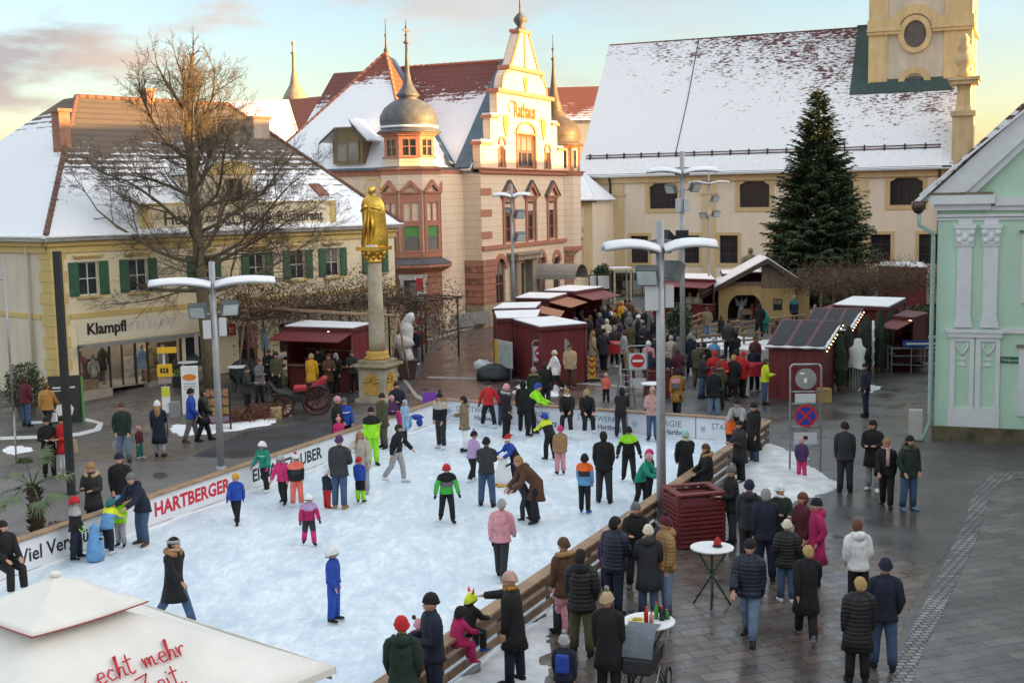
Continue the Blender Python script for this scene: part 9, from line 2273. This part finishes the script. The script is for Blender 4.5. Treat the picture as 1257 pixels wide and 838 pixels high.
crowd('''
f 682 481 1.68 -70 walk wht .16 blk b:crm wht|woman in white jacket walking in front of the red booth
f 701 477 1.8 -20 stand beige* .12 brn r:brn brn|man in beige jacket and brown trousers by the round sign
h 655 451 1.7 175 stand dgrn .2 blk b:greyh blk fur=khaki|person in dark green parka with fur hood seen from behind
h 669 445 1.72 170 stand blk .15 char r:hair blk|person in black jacket beside the fur hooded parka
h 642 468 1.65 185 stand blk .3 blk u:blk blk|person in black hood at the barrier left of the green parka
f 744 493 1.05 170 stand sal .08 navy b:rose blk|little girl in salmon jacket standing alone behind the barrier
f 831 510 1.68 160 walk must .35 blk r:dkhair blk pack=grey/pink|woman in mustard coat with a pink and grey backpack
h 773 422 1.72 180 stand khaki .2 wine l:brn blk|woman in khaki jacket beside the no entry sign
h 795 419 1.7 175 stand pink .2 blk b:wht blk|woman in pink jacket with white hat in the market
h 797 431 1.7 180 stand navy .15 blk r:brn blk|person in navy jacket in front of the pink jacket
f 745 435 1.7 -20 hold crm .5 blk u:crm brn|woman in long cream coat left of the red clothed table
f 728 452 1.68 100 stand beige .4 blk l:tan blk|person in beige coat at the side of the nearest red booth
f 784 427 1.7 170 stand lgrey .5 char b:lgrey blk|person in long pale grey coat right of the red clothed table
h 824 412 1.7 180 stand tsh .15 jean b:lgrey blk|person in pale stone jacket with jeans behind the lamp post
h 824 403 1.75 160 stand blk .1 blk r:dkhair blk|person in black behind the pale stone jacket
h 833 414 1.7 190 stand grey .2 blk b:grey blk|person in grey jacket at the tall lamp post
h 803 411 1.72 60 stand navy .1 blk b:navy blk|person in navy between the two lamp posts
h 818 432 1.68 20 hold blk .2 blk r:greyh blk|grey haired person in black right of the lamp post
h 832 427 1.68 -160 stand wine .3 blk r:brn blk|person in wine red coat at the tall lamp post
f 848 459 1.75 170 stand navy .3 blk r:greyh blk|white haired person in navy coat with a pram
f 868 418 1.78 180 stand khaki .12 ljean r:brn blk|man in khaki jacket and pale jeans at the log fence
f 847 393 1.72 180 stand tsh* .2 dgrn r:blond blk|person in cream jacket at the church booth, left of a pair
f 857 393 1.7 170 stand crm .4 crm u:crm blk|person in cream coat with hood up at the church booth
h 857 421 1.74 170 stand olv .2 olv b:blk blk|person in olive coat beside the pram
h 864 420 1.75 190 stand blk .2 blk r:dkhair blk fur=khaki|person in black with fur hood next to the olive coat
h 876 415 1.7 150 stand grey/lbl .1 blk b:lgrey blk|person in grey and light blue jacket in the red jacket group
f 894 442 1.85 -10 stand char* .12 blk r:dkhair blk|burly man in dark jacket standing at the red clothed tables
h 902 407 1.78 -160 stand blk .2 blk u:blk blk|person in black hood right of the burly man
h 927 413 1.68 -40 stand wine .2 blk r:brn blk|person in maroon jacket behind the front felt hut table
f 862 489 1.78 80 cup char .12 jean r:dkhair blk|man in dark jacket and jeans facing the red jacket group
h 876 431 1.72 180 stand red .2 blk b:red blk|person in red jacket with red hat, left one of the red jackets
h 887 436 1.68 0 hold red .15 blk b:blk blk|person in red jacket with black beanie drinking
h 882 444 1.7 190 stand olv .2 blk r:auburn blk fur=khaki|auburn haired person in olive parka with fur hood
f 900 491 1.7 170 stand blk .35 blk r:blond tan|blond person in long black coat and tan boots in the red jacket group
h 905 429 1.74 -150 stand red .3 red r:hair blk|person in red santa coat at the red clothed table
h 912 432 1.72 120 stand red .2 blk b:red blk|person in red santa coat beside the felt hut table
f 876 516 1.82 180 stand blk .15 ljean b:wine blk|man in black jacket with wine red beanie and pale jeans behind the far banner
f 926 479 1.74 175 stand navy .2 blk r:hair blk|person in navy jacket standing at the front felt hut
h 939 440 1.68 90 hold yell .05 jean r:brn blk|person in yellow vest at the left side of the front felt hut
f 885 416 1.2 180 stand blk .2 blk r:hair blk|child in black before the nativity hut
f 932 413 1.78 170 stand blk .3 blk r:dkhair blk|person in black in front of the nativity arch
f 940 409 1.2 170 stand tgrn .1 teal u:tgrn blk|child in turquoise jacket in front of the nativity hut
f 975 400 1.75 175 stand navy/teal .2 blk b:greyh blk|person with turquoise and navy jacket below the hut window
h 953 393 1.7 160 stand brn .2 blk r:hair blk|person in brown jacket between the hut and the felt roofs
h 957 398 1.6 20 stand rose .2 blk r:greyh blk|person with pale hat below the nativity window
h 1001 374 1.72 170 stand tsh .2 blk r:lgrey blk|person in pale jacket at the flap of the wide red booth
h 1019 378 1.75 -30 stand dgrn .2 blk r:hair blk|person in dark green selling trees beside the wide red booth
''', 'visitors in the market')
q_ = random.Random(12)
far_ = '''714 381 blk r:dkhair|731 377 blk b:blk|737 374 char r:brn|742 376 navy r:greyh|747 373 wine r:hair|750 377 blk/wht r:brn|758 373 red b:red|763 370 yel u:yel|768 367 brn r:hair|773 368 brn b:char|781 378 blk r:greyh|791 379 blk u:blk|798 379 grey r:greyh|736 384 navy r:greyh|725 387 char r:brn|754 400 char b:greyh|760 393 navy b:char|772 383 grey r:greyh|773 397 olv b:navy|783 387 blk b:wht|701 391 blk r:brn|707 390 char b:grey|745 391 blk r:brn|718 399 navy b:blk|733 396 blk r:hair|766 405 lgrey r:brn|790 396 char b:blk|805 389 blk r:hair|811 396 navy b:grey|720 373 wine b:blk|768 378 dgrn r:greyh|755 384 blk l:blond|741 404 char b:blk'''
cw_ = dict(blk='black', char='charcoal', navy='navy', wine='wine red', red='red', yel='yellow', brn='brown', grey='grey', olv='olive', lgrey='pale grey', dgrn='dark green')
hw_ = dict(r='hair', b='beanie', u='hood', l='long hair')
hc_ = dict(dkhair='black', blk='black', brn='brown', greyh='grey', hair='dark brown', red='red', yel='yellow', char='charcoal', navy='navy', wht='white', grey='grey', blond='blond')
wh_ = ['near the phone booth', 'beside the last red booth', 'under the brown flap', 'in the back row of the crowd', 'in the thick of the market crowd', 'left of the two lamp posts']
seen_ = set()
for i, it in enumerate(far_.split('|')):
 x, y, c, hd = it.split(); kd, hcol = hd.split(':')
 x, y = int(x), int(y)
 place = 'near the van and phone booth' if y < 372 else ('at the last red booth' if x < 745 and y < 385 else ('beside the brown flapped booth' if x < 735 else ('behind the long cream coat' if x < 762 else ('left of the lamp posts' if x > 788 else 'in the thick of the market crowd'))))
 lb = 'person in %s coat with %s %s %s' % ((' and '.join(cw_.get(k, 'white') for k in c.split('/'))), hc_.get(hcol, hcol), hw_[kd], place)
 if lb in seen_: lb = lb.replace('person in', 'second person in')
 seen_.add(lb)
 crowd('h %d %d %.2f %d %s %s .%d blk %s blk|%s' % (x, y, q_.uniform(1.66, 1.82), q_.choice((0, 180, 170, -160, 90, -90, 30, 150)), q_.choice(('stand', 'cup', 'hold', 'pockets')), c, q_.choice((10, 20, 30, 40)), hd, lb), 'visitors in the market')
crowd('''
f 1062 511 1.84 -95 pockets navy .08 navy r:dkhair blk|man all in navy standing alone beside the netted firs
f 1037 604 1.8 170 stand char .1 char b:blk blk|man in dark grey jacket and black beanie seen from behind on the right
f 1071 602 1.84 -30 hold blk .3 lgrey r:dkhair wht|tall man in long black coat with pale trousers in a group of three
f 1088 622 1.7 -20 step blk .08 blk r:tan blk scarf=rose+ strap=blk|woman in black with a long pale pink scarf
f 1115 626 1.82 20 pockets dgrn .12 jean r:dkhair ljean fur=olv|man in dark green parka and jeans right of the pink scarf
f 984 588 1.1 175 stand purp .1 hot b:rose blk|small child in purple jacket and pink trousers in front of the sign frame
f 925 570 1.76 -60 stand blk .48 jean b:blk blk hood|tall person in long black coat with black beanie on the snow heap
f 908 592 1.68 -70 hold blk* .34 blk r:dkhair blk belt=char|woman in shiny black quilted coat with belt at the fence corner
h 909 485 1.72 -30 lean blk/lgrey .1 blk bp:blk:blk blk|person in black and white hoodie with a big black bobble hat
h 896 512 1.1 150 stand org .05 navy b:lime blk skate|small child in orange vest with neon green hat at the fence corner
f 869 612 1.7 -80 sit blk .3 blk r:brn blk z=.12 fur=tan|woman in black with a brown fur collar sitting on the plank fence
h 899 572 1.75 -80 hold blk .15 char b:grey blk|man in black with grey striped beanie behind the slatted box
h 920 590 1.84 165 stand char .12 char b:navy blk hood|man in dark grey hoodie with navy beanie beside the slatted box
h 940 600 1.84 175 stand navy .12 navy r:greyh blk|grey haired man in navy jacket seen from behind in the standing group
h 957 595 1.68 5 hold dgrn .2 blk b:wht blk scarf=wht|woman with white hat and white scarf in a dark green jacket
h 986 604 1.76 -70 cup wine .15 blk r:auburn blk|auburn haired person in wine red jacket in the standing group
h 1003 612 1.72 -80 pockets mag .45 blk b:blk blk hood|woman in magenta coat with black beanie in the standing group
f 965 738 1.55 165 stand blk* .15 jean b:crm wht|youth in shiny black jacket with cream beanie and jeans
f 989 784 1.68 165 walk blk .36 blk r:blond grey|blond woman in black coat and grey boots walking away
f 920 787 1.8 -20 step navy* .1 ljean b:blk blk|man in navy quilted jacket holding a cup, in front of the group
f 818 752 1.8 -85 cup tan* .1 ljean bp:wine:char brn hood|man in puffy tan jacket with wine red bobble hat
f 796 756 1.68 170 hold char .38 jean b:crm blk hood|woman in grey coat with cream beanie seen from behind
f 754 753 1.82 140 stand navy* .12 navy r:dkhair blk|man in dark navy quilted jacket by the plank fence
h 780 617 1.7 -5 hold blk .2 char b:grey grey scarf=char|woman with grey beanie and scarf facing the camera by the fence
h 713 674 1.8 170 stand blk* .15 olv r:dkhair blk hood|man in black padded jacket and olive trousers, back to the camera
h 693 661 1.7 -150 stand brn .2 char b:brn blk fur=tan|woman with brown hat and fur collar at the plank fence
f 689 778 1.0 170 stand pink .0 pink b:rose lgrey|small child in dusty pink snowsuit beside the man in black
f 748 862 1.7 170 stand blk .34 blk bp:beige:greyh blk|woman in black coat with beige bobble hat pushing the pram
h 692 782 1.2 170 stand navy .1 navy bp:lgrey:lgrey blk pack=blu|child with bright blue backpack and grey bobble hat at the bottom edge
f 633 838 1.78 -110 reach blk .34 navy b:rose blk scarf=must|person in long black coat with mustard hood reaching over the fence
h 493 758 1.8 175 stand dgrn .12 char b:red blk hood|man in dark green jacket with red knitted hat at the bottom edge
h 530 728 1.84 -70 hold navy .12 navy b:blk blk|man in navy jacket with black beanie lifting a child over the fence
h 509 752 1.0 150 sitturn hot .03 hot b:pink,ears:brn pink z=.35|small child with pink hat with ears sitting on the fence
h 573 718 1.15 140 sitturn blk .05 blk h:yell,horns:org blu z=.3 glove=blu|child with yellow horned helmet sitting on the plank fence
h 558 733 1.1 120 sitturn mag .05 mag h:blk mag z=.3 glove=teal|child with black helmet and magenta jacket sitting on the plank fence
f 1053 748 1.68 180 stand wht .12 blk r:auburn blk hood|auburn haired woman in white jacket seen from behind
f 1084 821 1.8 170 stand navy .12 jean b:navy blk|man in navy jacket and jeans beside the woman in long black
f 1052 837 1.68 178 stand blk* .36 blk r:blond blk|blond woman in long black quilted coat at the lower right
''', 'visitors along the rink fence and on the paving')
finish_people()
def penguin(p):
 t = thing('penguin_skating_aid', 'white and grey penguin skating aid in front of the child in the santa hat', 'skating aid', p, R(-60))
 mb = MB(); mb.lathe([(.16, .04), (.2, .15), (.19, .4), (.12, .62), (.13, .72), (.1, .84), (.02, .9)], 14); mb.build('body', WHITEP, t)
 mb = MB(); mb.blob((0, -.17, .74), (.04, .07, .03)); mb.blob((-.1, -.1, .03), (.1, .14, .03)); mb.blob((.1, -.1, .03), (.1, .14, .03)); mb.build('beak_and_feet', cloth('yel'), t)
 for s in (-1, 1): mb = MB(); mb.tube([(s * .17, 0, .55), (s * .28, .05, .62), (s * .3, .08, .66)], [.03, .03, .025], 6); mb.build('handle', cloth('char'), t)
p = G(618, 597); p.z = ICE_Z; penguin(p)
p = G(118, 690); p.z = ICE_Z; t = thing('skating_aid', 'blue seal shaped skating aid at the left banner', 'skating aid', p, R(160)); mb = MB(); mb.lathe([(.17, .03), (.2, .12), (.16, .4), (.1, .62), (.11, .72), (.02, .82)], 14); mb.build('body', cloth('lbl'), t); mb = MB(); mb.tube([(-.2, 0, .5), (.2, 0, .5)], .025, 6); mb.build('handle', cloth('char'), t)
p = G(528, 512); t = thing('plastic_crate', 'purple plastic crate standing behind the barrier corner', 'crate', p, R(8)); PUR = mat('crate_purple', (.22, .06, .45), .45, .1, 4, .05)
part(t, 'wall', PUR, (-.24, .24, -.24, -.21, .3, .85), (-.24, .24, .21, .24, .3, .85), (-.24, -.21, -.21, .21, .3, .85), (.21, .24, -.21, .21, .3, .85), (-.21, .21, -.21, .21, .3, .34)); part(t, 'stand', GREY_S, (-.22, .22, -.22, .22, 0, .298))
for px, py, c, lb in ((499, 516, 'lbl', 'light blue jacket thrown over the barrier top'), (512, 514, 'blu', 'dark blue jacket lying over the barrier corner')):
 p = G(px, py, .8); mb = MB(); mb.blob((0, 0, .06), (.2, .15, .08), 12, 8, 0, .18, px); mb.blob((.08, -.13, -.08), (.1, .04, .14), 8, 6, 0, .1, px + 1); tag(mb.build('thrown_jacket', cloth(c), None, p), lb, 'jacket')
p = G(788, 858); t = thing('pram', 'dark pram with grey hood beside the snack table', 'pram', p, R(70)); PH = mat('pram_hood', (.13, .15, .18), .8, .15, 5, .3)
mb = MB(); n = 8
for k in range(n): a0_, a1_ = PI * .02 + PI * .62 * k / n, PI * .02 + PI * .62 * (k + 1) / n; mb.slab([(.12 - .4 * math.cos(a0_), -.23, .72 + .4 * math.sin(a0_)), (.12 - .4 * math.cos(a1_), -.23, .72 + .4 * math.sin(a1_)), (.12 - .4 * math.cos(a1_), .23, .72 + .4 * math.sin(a1_)), (.12 - .4 * math.cos(a0_), .23, .72 + .4 * math.sin(a0_))], (0, 0, 1), .012)
mb.build('hood', PH, t); mb = MB(); mb.slab([(-.35, -.22, .5), (.5, -.22, .5), (.58, -.22, .72), (-.32, -.22, .74)], (0, 1, 0), .44); mb.build('carrycot', HORN, t, bevel=.04)
for s in (-.25, .25):
 mb = MB(); mb.tube([(-.4, s, .12), (.1, s, .5), (.5, s, .1)], .016, 6); mb.build('frame', ZINC, t); mb = MB(); mb.tube([(.4, s, .5), (.75, s, .98), (.8, s, 1.0)], .014, 6); mb.build('handle', ZINC, t)
 for x, r in ((-.45, .12), (.5, .17)):
  mb = MB(); mb.tube([(x + r * math.cos(a), s * 1.15, r + r * math.sin(a)) for a in np.linspace(0, 2 * PI, 17)], .025, 6, cap=False); w = mb.build('wheel', CTYRE, t); mb = MB(); mb.tube([(x, s * 1.1, r), (x, s * 1.2, r)], r * .7, 10); mb.build('rim', GREY_S, w)
mb = MB(); mb.tube([(.8, -.26, 1.0), (.8, .26, 1.0)], .02, 6); mb.build('push_bar', HORN, t)
p = G(848, 463); t = thing('pram', 'small black pram among the market visitors', 'pram', p, R(-90)); mb = MB(); mb.slab([(-.3, -.2, .45), (.4, -.2, .45), (.45, -.2, .85), (.1, -.2, .7), (-.3, -.2, .65)], (0, 1, 0), .4); mb.build('seat', HORN, t, bevel=.03)
for s in (-.22, .22):
 for x in (-.3, .35): mb = MB(); mb.tube([(x, s - .02, .12), (x, s + .02, .12)], .12, 10); mb.build('wheel', CTYRE, t)
 mb = MB(); mb.tube([(-.3, s, .12), (.6, s, 1.0)], .014, 5); mb.build('frame', ZINC, t)
def bag(label, px, z, c, sz=.3):
 p = G(*px); t = thing('hand_bag', label, 'bag', (p.x, p.y, p.z + z)); mb = MB(); mb.slab([(-sz / 2, -.05, -sz), (sz / 2, -.05, -sz), (sz * .42, -.05, 0), (-sz * .42, -.05, 0)], (0, 1, 0), .1); mb.build('bag_body', cloth(c), t, bevel=.02); mb = MB(); mb.tube([(sz * .25 * math.cos(a), 0, .16 * math.sin(a)) for a in np.linspace(0, PI, 9)], .01, 4); mb.build('strap', cloth(c), t)
bag('white carrier bag in the hand of the man in mustard', (66, 529), .62, 'wht'); bag('patterned bag in the hand of the man in dark green by the road', (144, 566), .6, 'lgrey', .25); bag('beige paper bag hanging beside the black pole', (88, 566), .65, 'beige', .4); bag('small black handbag of the woman with the pink scarf', (1078, 622), .98, 'blk', .22)
